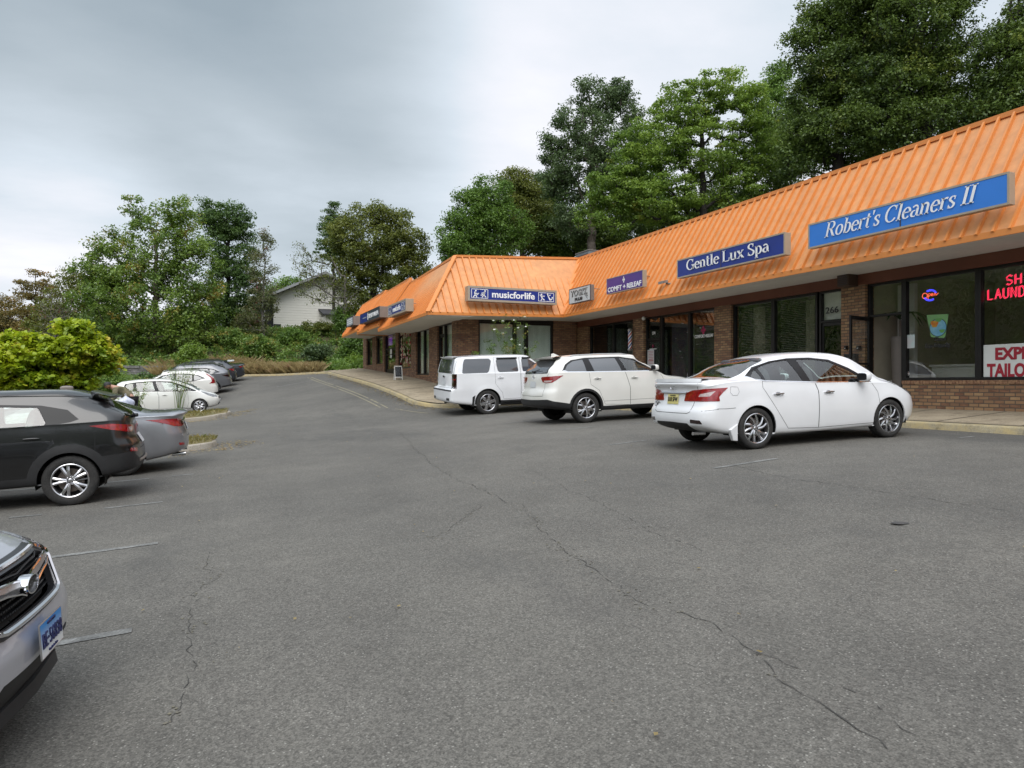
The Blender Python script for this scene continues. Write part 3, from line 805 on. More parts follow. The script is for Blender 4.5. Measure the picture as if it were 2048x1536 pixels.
# rust coloured beam over the openings
mb = MB(); FM.box(mb, -8, 26.7, -.28, .06, ZB, ZBT); mb.build('beam', M['beam'], main)
# windows
for (u0, u1, g) in ((1953, 1804, 'glass'), (1632, 1543, 'glass'), (1543, 1464, 'glass'), (1430, 1376, 'glass_dark'), (1376, 1320, 'glass_dark'), (1266, 1224, 'glass_dark'), (1224, 1178, 'glass_dark')):
    window(FM, main, ym(u0), ym(u1), ZS, ZB, g, fw=.065)
window(FM, main, 6.55, ym(1953), ZS, ZB, 'glass', fw=.065)
window(FM, main, 4.3, 6.55, ZS, ZB, 'glass', fw=.065)
# doors
door(FM, main, ym(1804), ym(1733), zw(14.6, 12), ZB, ZD)
dl = door_leaf(main, (14.68, ym(1733) - .02), (13.76, 12.06), zw(14.6, 12.2) + .02, ZD)
door(FM, main, ym(1684), ym(1636), zw(14.6, 14), ZB, ZD - .02, 'glass')
door_leaf(main, (14.70, ym(1682)), (14.70, ym(1638)), zw(14.6, 14) + .02, ZD - .02)
door(FM, main, ym(1319), ym(1290), zw(14.6, 21), ZB, ZD - .02, 'glass_dark')
door_leaf(main, (14.70, ym(1318)), (14.70, ym(1291)), zw(14.6, 21) + .02, ZD - .02, 'glass_dark')

mb = MB(); mb.box((14.78, ym(1683), ZD + .06), (14.785, ym(1638), ZB - .02)); mb.build('transom_sky_reflection', M['soffit'], main)  # pale panel added behind the spa transom, standing in for sky reflected in its glass
# rooms behind the glass
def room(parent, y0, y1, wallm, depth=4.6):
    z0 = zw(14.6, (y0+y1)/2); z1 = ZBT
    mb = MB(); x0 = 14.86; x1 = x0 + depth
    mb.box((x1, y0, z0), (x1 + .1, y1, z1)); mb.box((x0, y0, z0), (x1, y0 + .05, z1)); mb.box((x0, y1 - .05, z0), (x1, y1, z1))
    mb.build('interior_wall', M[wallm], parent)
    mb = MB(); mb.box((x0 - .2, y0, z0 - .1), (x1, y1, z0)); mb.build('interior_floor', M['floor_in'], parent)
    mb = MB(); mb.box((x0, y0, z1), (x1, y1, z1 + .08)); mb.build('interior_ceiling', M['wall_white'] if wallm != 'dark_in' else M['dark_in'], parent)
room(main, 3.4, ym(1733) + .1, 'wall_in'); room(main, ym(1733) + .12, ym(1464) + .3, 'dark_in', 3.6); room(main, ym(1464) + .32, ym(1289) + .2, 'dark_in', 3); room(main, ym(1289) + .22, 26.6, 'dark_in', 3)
# white partition and counter seen through the open door
z0 = zw(14.6, 12)
mb = MB(); mb.box((15.6, ym(1733) - .05, z0), (15.7, ym(1770), ZBT - .3)); mb.build('partition', M['wall_white'], main)
mb = MB(); mb.box((16.1, 8.4, z0), (16.7, ym(1775), z0 + .95), 0); mb.box((16.05, 8.35, z0 + .95), (16.75, ym(1773), z0 + 1.0), 0); mb.build('counter', M['wall_white'], main)
mb = MB(); mb.box((15.2, ym(1793), z0), (15.35, ym(1735), z0 + .62)); mb.build('shelf_front', M['wall_white'], main)
# horizontal slat blinds in the spa windows
for (u0, u1) in ((1629, 1547), (1538, 1468)):
    mb = MB(); a0, a1 = ym(u0), ym(u1)
    z = ZS + .1
    while z < ZB - .06:
        mb.hexa([(14.86, a0, z), (14.90, a0, z + .012), (14.90, a1, z + .012), (14.86, a1, z), (14.86, a0, z + .004), (14.90, a0, z + .016), (14.90, a1, z + .016), (14.86, a1, z + .004)]); z += .05
    mb.box((14.855, a0, ZB - .07), (14.905, a1, ZB - .02))
    mb.build('slat_blind', M['blind_h'], main)
def drape(parent, x, y0, y1, z0, z1, m, amp=.035, wl=.13):
    ys = np.linspace(y0, y1, max(8, int(abs(y1-y0)/.02))); mb = MB()
    v = [(x + amp*math.sin(2*math.pi*y/wl + .7*math.sin(y*5)), y, z) for z in (z0, z1) for y in ys]; n = len(ys)
    mb.add(v, [(i, i+1, n+i+1, n+i) for i in range(n-1)]); return mb.build('drape', M[m], parent, smooth=True, fix=False)
drape(main, 14.98, ym(1370), ym(1326), ZS - .3, ZB - .3, 'drape')
drape(main, 15.15, ym(1600), ym(1580), ZS - .3, ZB - .1, 'wall_in'); drape(main, 15.15, ym(1478), ym(1500), ZS - .3, ZB - .1, 'wall_in')
drape(main, 14.98, ym(1262), ym(1240), ZS - .3, ZB - .1, 'wall_in')
mb = MB(); a0, a1 = ym(1428), ym(1380); z = ZS
while z < ZB - .05:
    mb.box((14.86, a0, z), (14.88, a1, z + .035)); z += .055
mb.build('slat_blind', M['dark_in'], main)

# ---------------- mansard roofs
def roof_face(mb, e0, e1, t0, t1, rib=.30, rw=.055, rh=.065, ribm=1, off=.0):
    """one sloping plane (eave e0-e1, top t0-t1) with upstanding seams running straight up the slope"""
    e0, e1, t0, t1 = map(Vector, (e0, e1, t0, t1))
    U = (e1 - e0).normalized(); nrm_ = (e1 - e0).cross(t0 - e0).normalized(); G = nrm_.cross(U).normalized()
    if G.z < 0: G = -G
    nout = U.cross(G).normalized()
    if nout.z < 0: nout = -nout
    mb.add([e0, e1, t1, t0], [(0, 1, 2, 3)], 0)
    mb.add([e0 - nout*.05, e1 - nout*.05, t1 - nout*.05, t0 - nout*.05], [(3, 2, 1, 0)], 0)
    def uv(p): q = p - e0; return (q.dot(U), q.dot(G))
    poly = [uv(e0), uv(e1), uv(t1), uv(t0)]
    smin = min(p[0] for p in poly); smax = max(p[0] for p in poly)
    s = smin + rib*.5 + off
    while s < smax - .03:
        hs = []
        for i in range(4):
            a, b = poly[i], poly[(i+1) % 4]
            if (a[0]-s)*(b[0]-s) < 0: hs.append(a[1] + (b[1]-a[1])*(s-a[0])/(b[0]-a[0]))
        if len(hs) >= 2:
            h0, h1 = min(hs), max(hs)
            if h1 - h0 > .05:
                def Q(ds, h, o): return e0 + U*(s+ds) + G*h + nout*o
                h0 -= .015
                mb.hexa([Q(-rw/2, h0, -.01), Q(rw/2, h0, -.01), Q(rw/2, h1, -.01), Q(-rw/2, h1, -.01),
                         Q(-rw/2*.8, h0, rh), Q(rw/2*.8, h0, rh), Q(rw/2*.8, h1, rh), Q(-rw/2*.8, h1, rh)], ribm)
        s += rib
def strip(mb, a, b, w, h, m=1, updir=(0, 0, 1), lift=0.0):
    """flat bar along a-b (hip, ridge and valley trim)"""
    a = Vector(a); b = Vector(b); d = (b-a).normalized(); up = Vector(updir); s = d.cross(up).normalized(); up = s.cross(d).normalized()
    a = a + up*lift; b = b + up*lift
    mb.hexa([a - s*w/2 - up*h/2, a + s*w/2 - up*h/2, b + s*w/2 - up*h/2, b - s*w/2 - up*h/2,
             a - s*w/2 + up*h/2, a + s*w/2 + up*h/2, b + s*w/2 + up*h/2, b - s*w/2 + up*h/2], m)
EZ, TZ = 2.74 + H, 5.36 + H
E_main0, E_main1 = (13.1, -8, EZ), (13.1, 25.2, EZ)
T_main0, T_main1 = (14.72, -8, TZ), (14.72, 26.85, TZ)
EC = (7.51, 25.2, 2.63 + H); TC = (9.12, 26.85, 5.07 + H)
mb = MB(); roof_face(mb, E_main0, E_main1, T_main0, T_main1)
strip(mb, (14.74, -8, TZ + .02), (14.74, 26.9, TZ + .02), .16, .10)
strip(mb, (13.085, -8, EZ - .03), (13.085, 25.19, EZ - .03), .03, .12)
roof = mb.build('mansard_roof', [M['orange'], M['orange_rib']], main)
mb = MB(); mb.box((13.1, -8, EZ - .085), (14.62, 25.15, EZ - .055)); mb.box((13.1, 25.15, EZ - .085), (14.62, 26.7, EZ - .055)); mb.build('soffit', M['soffit'], main)
mb = MB(); mb.box((14.8, -8, TZ - .35), (27, 34, TZ - .25)); mb.build('flat_roof', M['flat_roof'], main)
mb = MB(); mb.box((27, -8, 0), (27.2, 34, TZ - .2)); mb.box((14.9, 33.8, 1), (27, 34, TZ - .2)); mb.box((14.9, -8, 0), (27, -7.8, TZ - .2)); mb.build('back_wall', M['brick'], main)

# ---------------- wing
wing = wthing('shop_building', 'brick end wing with pale vertical blinds and stepped orange roof behind the boxy SUV', 'building', (9.16, 30, zw(9.2, 30)))
ZWT = 2.52 + H
def wb(a): return zw(9.1, a) - .3
# front
for (u0, u1) in ((914.5, 957), (1107, 1160)):
    mb = MB(); FF.box(mb, xf(u0) if u0 > 920 else 9.16, xf(u1) if u1 < 1150 else 14.5, -.25, 0, zw(10, 26.7) - .3, ZWT + .15); mb.build('brick_wall', M['brick_wing'], wing)
xw0, xw1 = xf(957), xf(1107)
sillwall(FF, wing, xw0, xw1, zw(10, 26.7) - .3, .25 + H - .5, 'brick_wing')
for (u0, u1) in ((957, 1031), (1031, 1054), (1054, 1107)):
    window(FF, wing, xf(u0), xf(u1), H - .25, ZWT, 'glass', fw=.075)
mb = MB(); FF.box(mb, xw0, xw1, -.28, -.02, ZWT, ZWT + .12); mb.build('header', M['alu'], wing)
def vblinds(parent, fc, a0, a1, z0, z1, n=-.22):
    a0, a1 = sorted((a0, a1)); mb = MB(); a = a0; i = 0
    while a < a1:
        t = .03 + .012*math.sin(i*1.7)
        mb.add([fc.p(a, n - t, z0), fc.p(a + .086, n + t*.4, z0), fc.p(a + .086, n + t*.4, z1), fc.p(a, n - t, z1)], [(0, 1, 2, 3)]); a += .08; i += 1
    mb.build('vertical_blind', M['blind_v'], parent, fix=False)
vblinds(wing, FF, xf(960), xf(1028), H - .3, ZWT - .03); vblinds(wing, FF, xf(1034), xf(1104), H - .3, ZWT - .03)
# side facade, rising with the street : (kind, u0, u1, sill v)
side = [('p', 915, 905), ('w', 905, 887, None), ('d', 887, 876), ('p', 876, 862), ('n', 862, 859), ('w', 859, 846, 750), ('w', 846, 833, 750), ('p', 833, 823),
        ('w', 823, 797, 737), ('p', 797, 792), ('d', 792, 769.5), ('p', 769.5, 766), ('w', 766, 753, 728), ('p', 753, 745), ('w', 745, 734, 730.5), ('p', 734, 727)]
for it in side:
    k, u0, u1 = it[:3]; a0, a1 = yl(u0), yl(u1)
    if k == 'p' and u0 == 915: a0 = 26.72
    topz = ZWT if a1 < 33.5 else 2.72 + H
    zb = wb(a1) - .3
    if k in 'pn':
        mb = MB(); FL.box(mb, a0, a1, -.25, .03, zb, topz + .2); mb.build('brick_pillar', M['brick_wing'], wing)
    elif k == 'w':
        if it[3] is None: zs = wb((a0+a1)/2) + .36
        else: zs = onx((u0+u1)/2, it[3], 9.16).z
        sillwall(FL, wing, a0, a1, zb, zs, 'brick_wing')
        window(FL, wing, a0, a1, zs, topz, 'glass', fw=.07)
        mb = MB(); FL.box(mb, a0, a1, -.25, -.02, topz, topz + .25); mb.build('header', M['alu'], wing)
        if u0 > 830: vblinds(wing, FL, a0, a1, zs, topz - .03)
        elif u0 > 750 and u0 < 770: 
            mb = MB(); FL.box(mb, a0 + .3, a1 - .3, -.42, -.4, zs, topz - .5); mb.build('roller_blind', M['blind_v'], wing)
    else:
        zt = onx(780, 698, 9.16).z if u0 < 800 else ZWT - .45
        door(FL, wing, a0, a1, zb + .3, topz, zt)
        door_leaf(wing, (9.26, a0 + .05), (9.26, a1 - .05), zb + .55, zt)
        mb = MB(); FL.box(mb, a0, a1, -.25, -.02, topz, topz + .25); mb.build('header', M['alu'], wing)
        if u0 > 830: vblinds(wing, FL, a0, a1, zb + .6, topz - .03)
mb = MB(); mb.box((9.5, 26.95, zw(9.5, 28) - .2), (9.55, 27.4, ZWT)); mb.box((12.5, 29, 1.2), (12.6, 45, ZWT)); mb.box((9.4, 30.9, 1.5), (12.5, 31.0, ZWT)); mb.box((9.3, 29.9, H - .3), (14.5, 30.0, ZWT))
mb.build('interior_wall', M['wall_in'], wing)
mb = MB(); mb.box((9.3, 26.95, ZWT + .05), (14.5, 45, ZWT + .12)); mb.build('interior_ceiling', M['wall_in'], wing)
mb = MB(); mb.box((9.16, 44.75, 1), (20, 45, 2.8 + H)); mb.box((14.5, 27, 0), (14.6, 45, ZWT + .2)); mb.build('back_wall', M['brick_wing'], wing)
# roofs : front plane, then three side planes stepping up the street
def sideroof(nm, e0y, e1y, ez0, ez1, t0y, t1y, tz0, tz1, hip0=False, ex=7.51, tx=9.12):
    mb = MB(); e0, e1, t0, t1 = (ex, e0y, ez0), (ex, e1y, ez1), (tx, t0y, tz0), (tx, t1y, tz1)
    roof_face(mb, e1, e0, t1, t0, off=.04)
    if not hip0:
        mb.add([e0, t0, (tx + .5, t0y, tz0 - .05), (tx + .5, e0y, ez0 - .05)], [(0, 1, 2, 3)], 0)
        strip(mb, e0, t0, .12, .09, 1, (0, -1, 0), .02)
        mb.add([(ex, e0y, ez0), (ex, e0y, ez0 - .3), (tx, e0y, ez0 - .3), (tx, e0y, ez0)], [(0, 1, 2, 3)], 0)
    mb.add([e1, t1, (tx + .5, t1y, tz1 - .05), (tx + .5, e1y, ez1 - .05)], [(3, 2, 1, 0)], 0)
    strip(mb, (tx + .02, t0y, tz0 + .02), (tx + .02, t1y, tz1 + .02), .14, .09)
    strip(mb, (ex - .012, e0y, ez0 - .03), (ex - .012, e1y, ez1 - .03), .025, .11)
    r = mb.build('mansard_roof', [M['orange'], M['orange_rib']], wing)
    mb = MB(); mb.hexa([(ex, e0y, ez0 - .09), (9.2, e0y, ez0 - .09), (9.2, e1y, ez1 - .09), (ex, e1y, ez1 - .09), (ex, e0y, ez0 - .07), (9.2, e0y, ez0 - .07), (9.2, e1y, ez1 - .07), (ex, e1y, ez1 - .07)])
    mb.build('soffit', M['soffit'], wing)
    mb = MB(); mb.box((tx + .05, t0y, tz0 - .35), (14.7, t1y, tz0 - .28)); mb.build('flat_roof', M['flat_roof'], wing)
mb = MB()
roof_face(mb, EC, (13.1, 25.2, EZ), TC, (14.72, 26.85, TZ), rib=.295)
strip(mb, TC, (14.72, 26.85, TZ), .13, .09, 1, (0, 0, 1), .02)
strip(mb, EC, TC, .17, .07, 1, (-1, -1, 1), .035)
strip(mb, (13.1, 25.2, EZ), (14.72, 26.85, TZ), .15, .07, 1, (-1, -1, 1), .03)
strip(mb, (7.5, 25.187, EC[2] - .03), (13.09, 25.187, EZ - .03), .025, .11)
mb.build('mansard_roof', [M['orange'], M['orange_rib']], wing)
mb = MB(); mb.hexa([(7.51, 25.2, EC[2]-.09), (13.1, 25.2, EZ-.092), (13.1, 26.75, EZ-.092), (7.51, 26.75, EC[2]-.09), (7.51, 25.2, EC[2]-.07), (13.1, 25.2, EZ-.07), (13.1, 26.75, EZ-.07), (7.51, 26.75, EC[2]-.07)])
mb.build('soffit', M['soffit'], wing)
sideroof('s2', 25.2, 33.45, EC[2], 2.55 + H, 26.85, 33.9, TC[2], 4.84 + H, hip0=True)
sideroof('s3', 33.25, 38.6, 2.80 + H, 2.76 + H, 33.6, 38.9, 5.10 + H, 5.0 + H)
sideroof('s4', 38.3, 43.2, 2.92 + H, 2.86 + H, 38.7, 45.0, 5.12 + H, 4.95 + H)

# ---------------- signs on the roofs
def sign_case(name, label, fc, a0, a1, z0, z1, nf, depth, facem, casem, seam=None, rim=.035, panels=None, group=None):
    """box sign: case, framed translucent face, brackets back to the roof. fc main/left faces -X, front faces -Y"""
    a0, a1 = sorted((a0, a1)); c = fc.p((a0+a1)/2, nf - depth/2, z0)
    s = wthing(name, label, 'shop sign', c, group)
    mb = MB(); fc.box(mb, a0, a1, nf - depth, nf, z0, z1)
    cs = mb.build('case', casem, s, bevel=.008)
    mb = MB()
    for (b0, b1, y0, y1) in ((a0 - .004, a0 + rim, z0, z1), (a1 - rim, a1 + .004, z0, z1), (a0 + rim, a1 - rim, z0 - .003, z0 + rim), (a0 + rim, a1 - rim, z1 - rim, z1 + .003)):
        fc.box(mb, b0, b1, nf - .01, nf + .012, y0, y1)
    mb.build('rim', M['trim_dark'] if casem is not M['case_t'] else M['case_t'], s)
    if panels is None: panels = [(a0 + rim, a1 - rim, facem)]
    for (p0, p1, pm) in panels:
        mb = MB(); fc.box(mb, p0, p1, nf - .01, nf + .004, z0 + rim, z1 - rim); mb.build('face_panel', pm, s)
    if seam is not None:
        mb = MB(); fc.box(mb, seam - .012, seam + .012, nf, nf + .011, z0 + rim, z1 - rim); mb.build('seam', M['trim_dark'], s)
    mb = MB(); n = max(2, int((a1 - a0) / 1.1))
    for i in range(n):
        a = a0 + (a1-a0)*(i+.5)/n
        p = Vector(fc.p(a, nf - depth, z0 + .12)); q = Vector(fc.p(a, nf - depth - .22, z0 + .1)); mb.tube([p, q], .018, 6)
        p = Vector(fc.p(a, nf - depth, z1 - .08)); q = Vector(fc.p(a, nf - depth - .5, z1 - .1)); mb.tube([p, q], .014, 6)
    mb.build('bracket', M['case_grey'], s)
    return s
M['case_t'] = mat('sign_case_sand', (.40, .335, .255), .5, metal=.15, var=.1)
M['f_light_blue'] = mat('sign_face_sky_blue', (.030, .20, .66), .35, var=.06, vscale=1.5)
M['f_navy'] = mat('sign_face_navy', (.010, .032, .235), .32, var=.12, vscale=1.5)
M['f_purple'] = mat('sign_face_purple', (.062, .032, .24), .32, var=.1, vscale=1.5)
M['f_white'] = mat('sign_face_white', (.58, .60, .60), .45, var=.12, vscale=3)
M['f_slate'] = mat('sign_face_slate', (.035, .05, .07), .35, var=.1)
M['f_grey'] = mat('sign_face_silver', (.36, .40, .44), .4, var=.2, vscale=4)
MY = (0, -1, 0); UP = (0, 0, 1); PX = (1, 0, 0)
NF = 14.6 - 12.98
def yat(u, x): t = (u - 1024) / F; return x * (CT - t*ST) / (t*CT + ST)
# sky blue sign
a0, a1 = yat(2019, 12.98), yat(1617, 12.98); seam = yat(1801, 12.98)
s = sign_case('roof_sign', "long sky blue roof sign with white slanted lettering reading Robert's Cleaners II", FM, a0, a1, 3.165 + H, 3.74 + H, NF, .16, M['f_light_blue'], M['case_t'], seam)
yl0, yl1 = yat(1652, 12.98), yat(1952, 12.98)
serif_text("Robert's Cleaners II", .335, (12.96, (yl0 + yl1)/2 + .02, 3.335 + H), MY, UP, M['white_let'], s, slant=.27, name='lettering', fitw=abs(yl1 - yl0) * 1.0, wt=1.02)
# navy sign
a0, a1 = yat(1570, 12.98), yat(1354.5, 12.98); seam = yat(1442, 12.98)
s = sign_case('roof_sign', 'navy blue roof sign with white serif lettering reading Gentle Lux Spa', FM, a0, a1, 3.16 + H, 3.71 + H, NF, .19, M['f_navy'], M['case_t'], seam)
yl0, yl1 = yat(1374, 12.98), yat(1540, 12.98)
serif_text('Gentle Lux Spa', .31, (12.96, (yl0 + yl1)/2, 3.325 + H), MY, UP, M['white_let'], s, name='lettering', fitw=abs(yl1 - yl0), wt=1.15)
# purple sign
a0, a1 = yat(1286, 12.98), yat(1213.5, 12.98)
s = sign_case('roof_sign', 'purple roof sign with a small diamond above white capitals reading COMFT + RELEAF', FM, a0, a1, 3.15 + H, 3.70 + H, NF, .15, M['f_purple'], M['case_t'], rim=.02)
def fit_cap(body, w, h, origin, right, up, m, parent, bold=0.0, name='lettering', **k):
    """letters scaled to a cap height h and a width w, baseline centred on origin"""
    return place_text(body, h / .73, origin, right, up, m, parent, name=name, fitw=w, bold=bold, **k)
fit_cap('COMFT + RELEAF', (a1-a0)*.92, .165, (12.97, (a0+a1)/2, 3.215 + H), MY, UP, M['white_let'], s, .006)
def diamond(mb, o, right, up, w, h, n=.006):
    o = Vector(o); right = Vector(right); up = Vector(up); nn = right.cross(up)*n
    for (cx, cy) in ((0, .28), (-.26, 0), (.26, 0), (0, -.28), (0, 0)):
        c = o + right*cx*w + up*cy*h
        mb.add([c + nn + right*.2*w, c + nn + up*.22*h, c + nn - right*.2*w, c + nn - up*.22*h], [(0, 1, 2, 3)])
mb = MB(); diamond(mb, (12.97, (a0+a1)/2, 3.53 + H), MY, UP, .17, .24); mb.build('emblem', M['white_let'], s, fix=False)
# white barber sign
a0, a1 = yat(1181, 12.98), yat(1138.5, 12.98)
s = sign_case('roof_sign', "small white roof sign with black outlined letters reading YOGI'Z over PLUS", FM, a0, a1, 3.09 + H, 3.67 + H, NF, .16, M['f_white'], M['case_grey'], rim=.02)
def outline_text(body, w, h, o, right, up, parent):
    fit_cap(body, w, h, o, right, up, M['black_let'], parent, .012)
    rr = Vector(right); nn = rr.cross(Vector(up))
    fit_cap(body, w*.985, h*.96, Vector(o) + nn*.006 + Vector(up)*h*.02, right, up, M['f_white'], parent, -.007, name='letter_fill')
outline_text("YOGI'Z", (a1-a0)*.80, .225, (12.97, (a0+a1)/2 + .03, 3.36 + H), MY, UP, s)
fit_cap('PLUS', (a1-a0)*.36, .10, (12.965, (a0+a1)/2 + .06, 3.18 + H), MY, UP, M['black_let'], s, .01)
mb = MB(); c = Vector((12.965, a0 + .22, 3.27 + H)); mb.add([c + Vector((0, .14, .05)), c + Vector((0, .0, .04)), c + Vector((0, -.12, -.10)), c + Vector((0, -.05, -.02))], [(0, 1, 2, 3)]); mb.tube([c + Vector((0, .13, .04)), c + Vector((0, .03, -.07)), c + Vector((0, -.02, -.1))], .008, 5)
mb.build('emblem', M['black_let'], s)
# music sign on the wing front
def icon(mb, o, right, up, sz, seed, n=.006):
    """little figure of a player in a square: bent strokes and a head"""
    o = Vector(o); right = Vector(right); up = Vector(up); nn = right.cross(up)*n
    def P(x, y): return o + nn + right*x*sz + up*y*sz
    def bar(a, b, w):
        dx, dy = b[0]-a[0], b[1]-a[1]; l = math.hypot(dx, dy); nx, ny = -dy/l*w, dx/l*w
        mb.add([P(a[0]+nx, a[1]+ny), P(b[0]+nx, b[1]+ny), P(b[0]-nx, b[1]-ny), P(a[0]-nx, a[1]-ny)], [(0, 1, 2, 3)])
    for a, b in (((-.5, -.5), (.5, -.5)), ((.5, -.5), (.5, .5)), ((.5, .5), (-.5, .5)), ((-.5, .5), (-.5, -.5))): bar(a, b, .03)
    F_ = {0: [((-.1, .2), (-.05, -.15), .09), ((-.05, -.15), (-.3, -.42), .05), ((-.05, -.12), (.15, -.42), .05), ((-.1, .12), (.25, -.05), .045), ((.1, -.2), (.4, .05), .04)],
          1: [((.1, .2), (0, -.12), .09), ((0, -.1), (-.22, -.42), .05), ((0, -.12), (.28, -.4), .05), ((.1, .15), (-.3, .05), .045), ((-.38, -.2), (.1, .02), .05)],
          2: [((-.15, .1), (.02, -.2), .08), ((.02, -.2), (-.2, -.42), .05), ((.02, -.2), (.3, -.35), .06), ((-.1, .1), (.32, .1), .045), ((-.35, .25), (-.05, .1), .045)],
          3: [((-.3, .3), (-.1, -.1), .06), ((-.1, -.1), (.1, -.35), .09), ((.1, -.35), (.35, -.1), .06), ((.35, -.1), (.3, .05), .08), ((-.1, .2), (.1, .3), .05)]}
    for a, b, w_ in F_[seed]: bar(a, b, w_)
    c = {0: (.02, .32), 1: (.15, .33), 2: (-.1, .3), 3: (-.3, .35)}[seed]
    mb.add([P(c[0] + .1*math.cos(t), c[1] + .1*math.sin(t)) for t in np.linspace(0, 5.5, 8)], [tuple(range(8))])
def music_sign(fc, a0, a1, z0, z1, nf, depth, label, right, mats=('case_t',)):
    s = sign_case('roof_sign', label, fc, a0, a1, z0, z1, nf, depth, M['f_navy'], M['case_t'], rim=.075)
    a0, a1 = sorted((a0, a1)); W_ = a1 - a0 - .15; Hh = z1 - z0 - .15; mid = Vector(fc.p((a0+a1)/2, nf + .008, (z0+z1)/2)); rr = Vector(right)
    mb = MB(); q = Hh*.80
    for i, k in ((-1, 0), (1, 2)):
        c = mid + rr*(i*(W_/2 - q - .06))
        icon(mb, c - rr*q/2, right, UP, q, k); icon(mb, c + rr*q/2, right, UP, q, k + 1)
    mb.build('emblem', M['white_let'], s, fix=False)
    fit_cap('musicforlife', W_ - 4*q - .45, Hh*.62, mid - Vector((0, 0, Hh*.27)), right, UP, M['white_let'], s, .008)
    return s
YS = 25.02
x0 = YS * ((930-1024)/F*CT + ST) / (CT - (930-1024)/F*ST) ; x1 = YS * ((1113-1024)/F*CT + ST) / (CT - (1113-1024)/F*ST)
music_sign(FF, x0 + .12, x1, 3.12 + H, 3.68 + H, 26.7 - YS, .36, 'blue musicforlife sign on the orange roof end facing the parking lot', PX)
XS = 7.36
def ysd(u, x=XS): t = (u - 1024) / F; return x * (CT - t*ST) / (t*CT + ST)
music_sign(FL, ysd(812), ysd(776), 2.92 + H, 3.43 + H, 9.16 - XS, .32, 'blue musicforlife sign on the side slope of the wing roof nearest its corner', MY)
a0, a1 = ysd(759), ysd(720.5); am = ysd(734.5)
s = sign_case('roof_sign', 'dark slate sign reading TRENDY NAIL SPA with a blue panel at its left end', FL, a0, a1, 3.09 + H, 3.60 + H, 9.16 - XS, .42, M['f_slate'], M['case_grey'], seam=am, panels=[(a0 + .035, am - .01, M['f_slate']), (am + .01, a1 - .035, M['f_navy'])])
fit_cap('TRENDY NAIL SPA', (am - a0)*.80, .2, (XS - .01, (a0 + am)/2 - .05, 3.24 + H), MY, UP, M['white_let'], s, .01)
mb = MB()
for k in range(8): FL.box(mb, am + .22 + k*.105, am + .29 + k*.105, 9.16 - XS, 9.16 - XS + .01, 3.31 + H, 3.37 + H)
mb.build('lettering', M['f_grey'], s)
mb = MB(); c = Vector((XS - .008, am - .18, 3.345 + H)); mb.add([c + Vector((0, .11*math.cos(t), .19*math.sin(t))) for t in np.linspace(0, 6, 14)], [tuple(range(14))]); mb.build('emblem', M['white_let'], s, fix=False)
a0, a1 = ysd(706), ysd(693.5)
s = sign_case('roof_sign', 'faded silver grey sign at the far end of the wing roof', FL, a0, a1, 3.22 + H, 3.72 + H, 9.16 - XS, .42, M['f_grey'], M['case_grey'])
for i in range(3):
    mb = MB(); 
    for k in range(7): FL.box(mb, a0 + .25 + k*.22, a0 + .38 + k*.22, 9.16 - XS, 9.16 - XS + .008, 3.34 + i*.11 + H, 3.40 + i*.11 + H)
    mb.build('lettering', M['white_let'], s)

# ---------------- small things on and in the shop front
def lab(name, label, cat, mb, mats, group=None, **k): return tag(mb.build(name, mats, **k), label, cat, group)
M['red_neon'] = mat('red_neon_tube', (.9, .05, .1), .4, emit=(1, .03, .10), estr=1.25)
M['blue_neon'] = mat('blue_neon_tube', (.05, .05, .9), .4, emit=(.06, .06, 1), estr=1.25)
M['orange_neon'] = mat('orange_red_neon_tube', (.9, .2, .1), .4, emit=(1, .12, .06), estr=1.4)
NE = {'S': [[(.9, .85), (.5, 1), (.1, .8), (.2, .55), (.8, .42), (.9, .2), (.5, 0), (.1, .12)]], 'H': [[(.1, 1), (.1, 0)], [(.1, .5), (.9, .5)], [(.9, 1), (.9, 0)]],
      'I': [[(.5, 1), (.5, 0)]], 'R': [[(.1, 0), (.1, 1), (.65, 1), (.88, .78), (.65, .52), (.1, .52)], [(.5, .52), (.9, 0)]], 'T': [[(.05, 1), (.95, 1)], [(.5, 1), (.5, 0)]],
      'L': [[(.1, 1), (.1, 0), (.85, 0)]], 'A': [[(.05, 0), (.5, 1), (.95, 0)], [(.25, .38), (.75, .38)]], 'U': [[(.1, 1), (.1, .2), (.35, 0), (.65, 0), (.9, .2), (.9, 1)]],
      'N': [[(.1, 0), (.1, 1), (.9, 0), (.9, 1)]], 'D': [[(.1, 0), (.1, 1), (.55, 1), (.9, .7), (.9, .3), (.55, 0), (.1, 0)]], 'Y': [[(.05, 1), (.5, .5), (.95, 1)], [(.5, .5), (.5, 0)]]}
def neon(word, y0, z0, h, pitch, x, m, parent, w=.78):
    mb = MB()
    for i, ch in enumerate(word):
        for st in NE[ch]:
            for off in ((0, 0), (.022, .012)):
                mb.tube([(x, y0 - i*pitch - (px_*w*pitch) - off[0], z0 + pz_*h + off[1]) for px_, pz_ in st], .0075, 6)
    return mb.build('neon_tube', m, parent, smooth=True)
ns = wthing('neon_sign', 'red neon sign reading SHIRT LAUNDRY in the right hand shop window', 'neon sign', (14.82, 9, 1.7 + H))
neon('SHIRT', yat(2011, 14.80), 1.985 + H, .195, .168, 14.80, M['red_neon'], ns); neon('LAUNDRY', yat(1974, 14.80), 1.73 + H, .20, .153, 14.80, M['red_neon'], ns)
mb = MB(); mb.box((14.83, 7.9, 1.66 + H), (14.84, yat(1970, 14.83), 1.665 + H)); mb.tube([(14.81, 8.4, 2.2 + H), (14.81, 8.4, ZB)], .004, 5); mb.tube([(14.81, 9.2, 1.95 + H), (14.81, 9.2, ZB)], .004, 5); mb.build('hanging_wire', M['trim_dark'], ns)
ns = wthing('neon_sign', 'small oval neon Open sign with blue arcs round red script', 'neon sign', (14.82, 10.9, 1.75 + H))
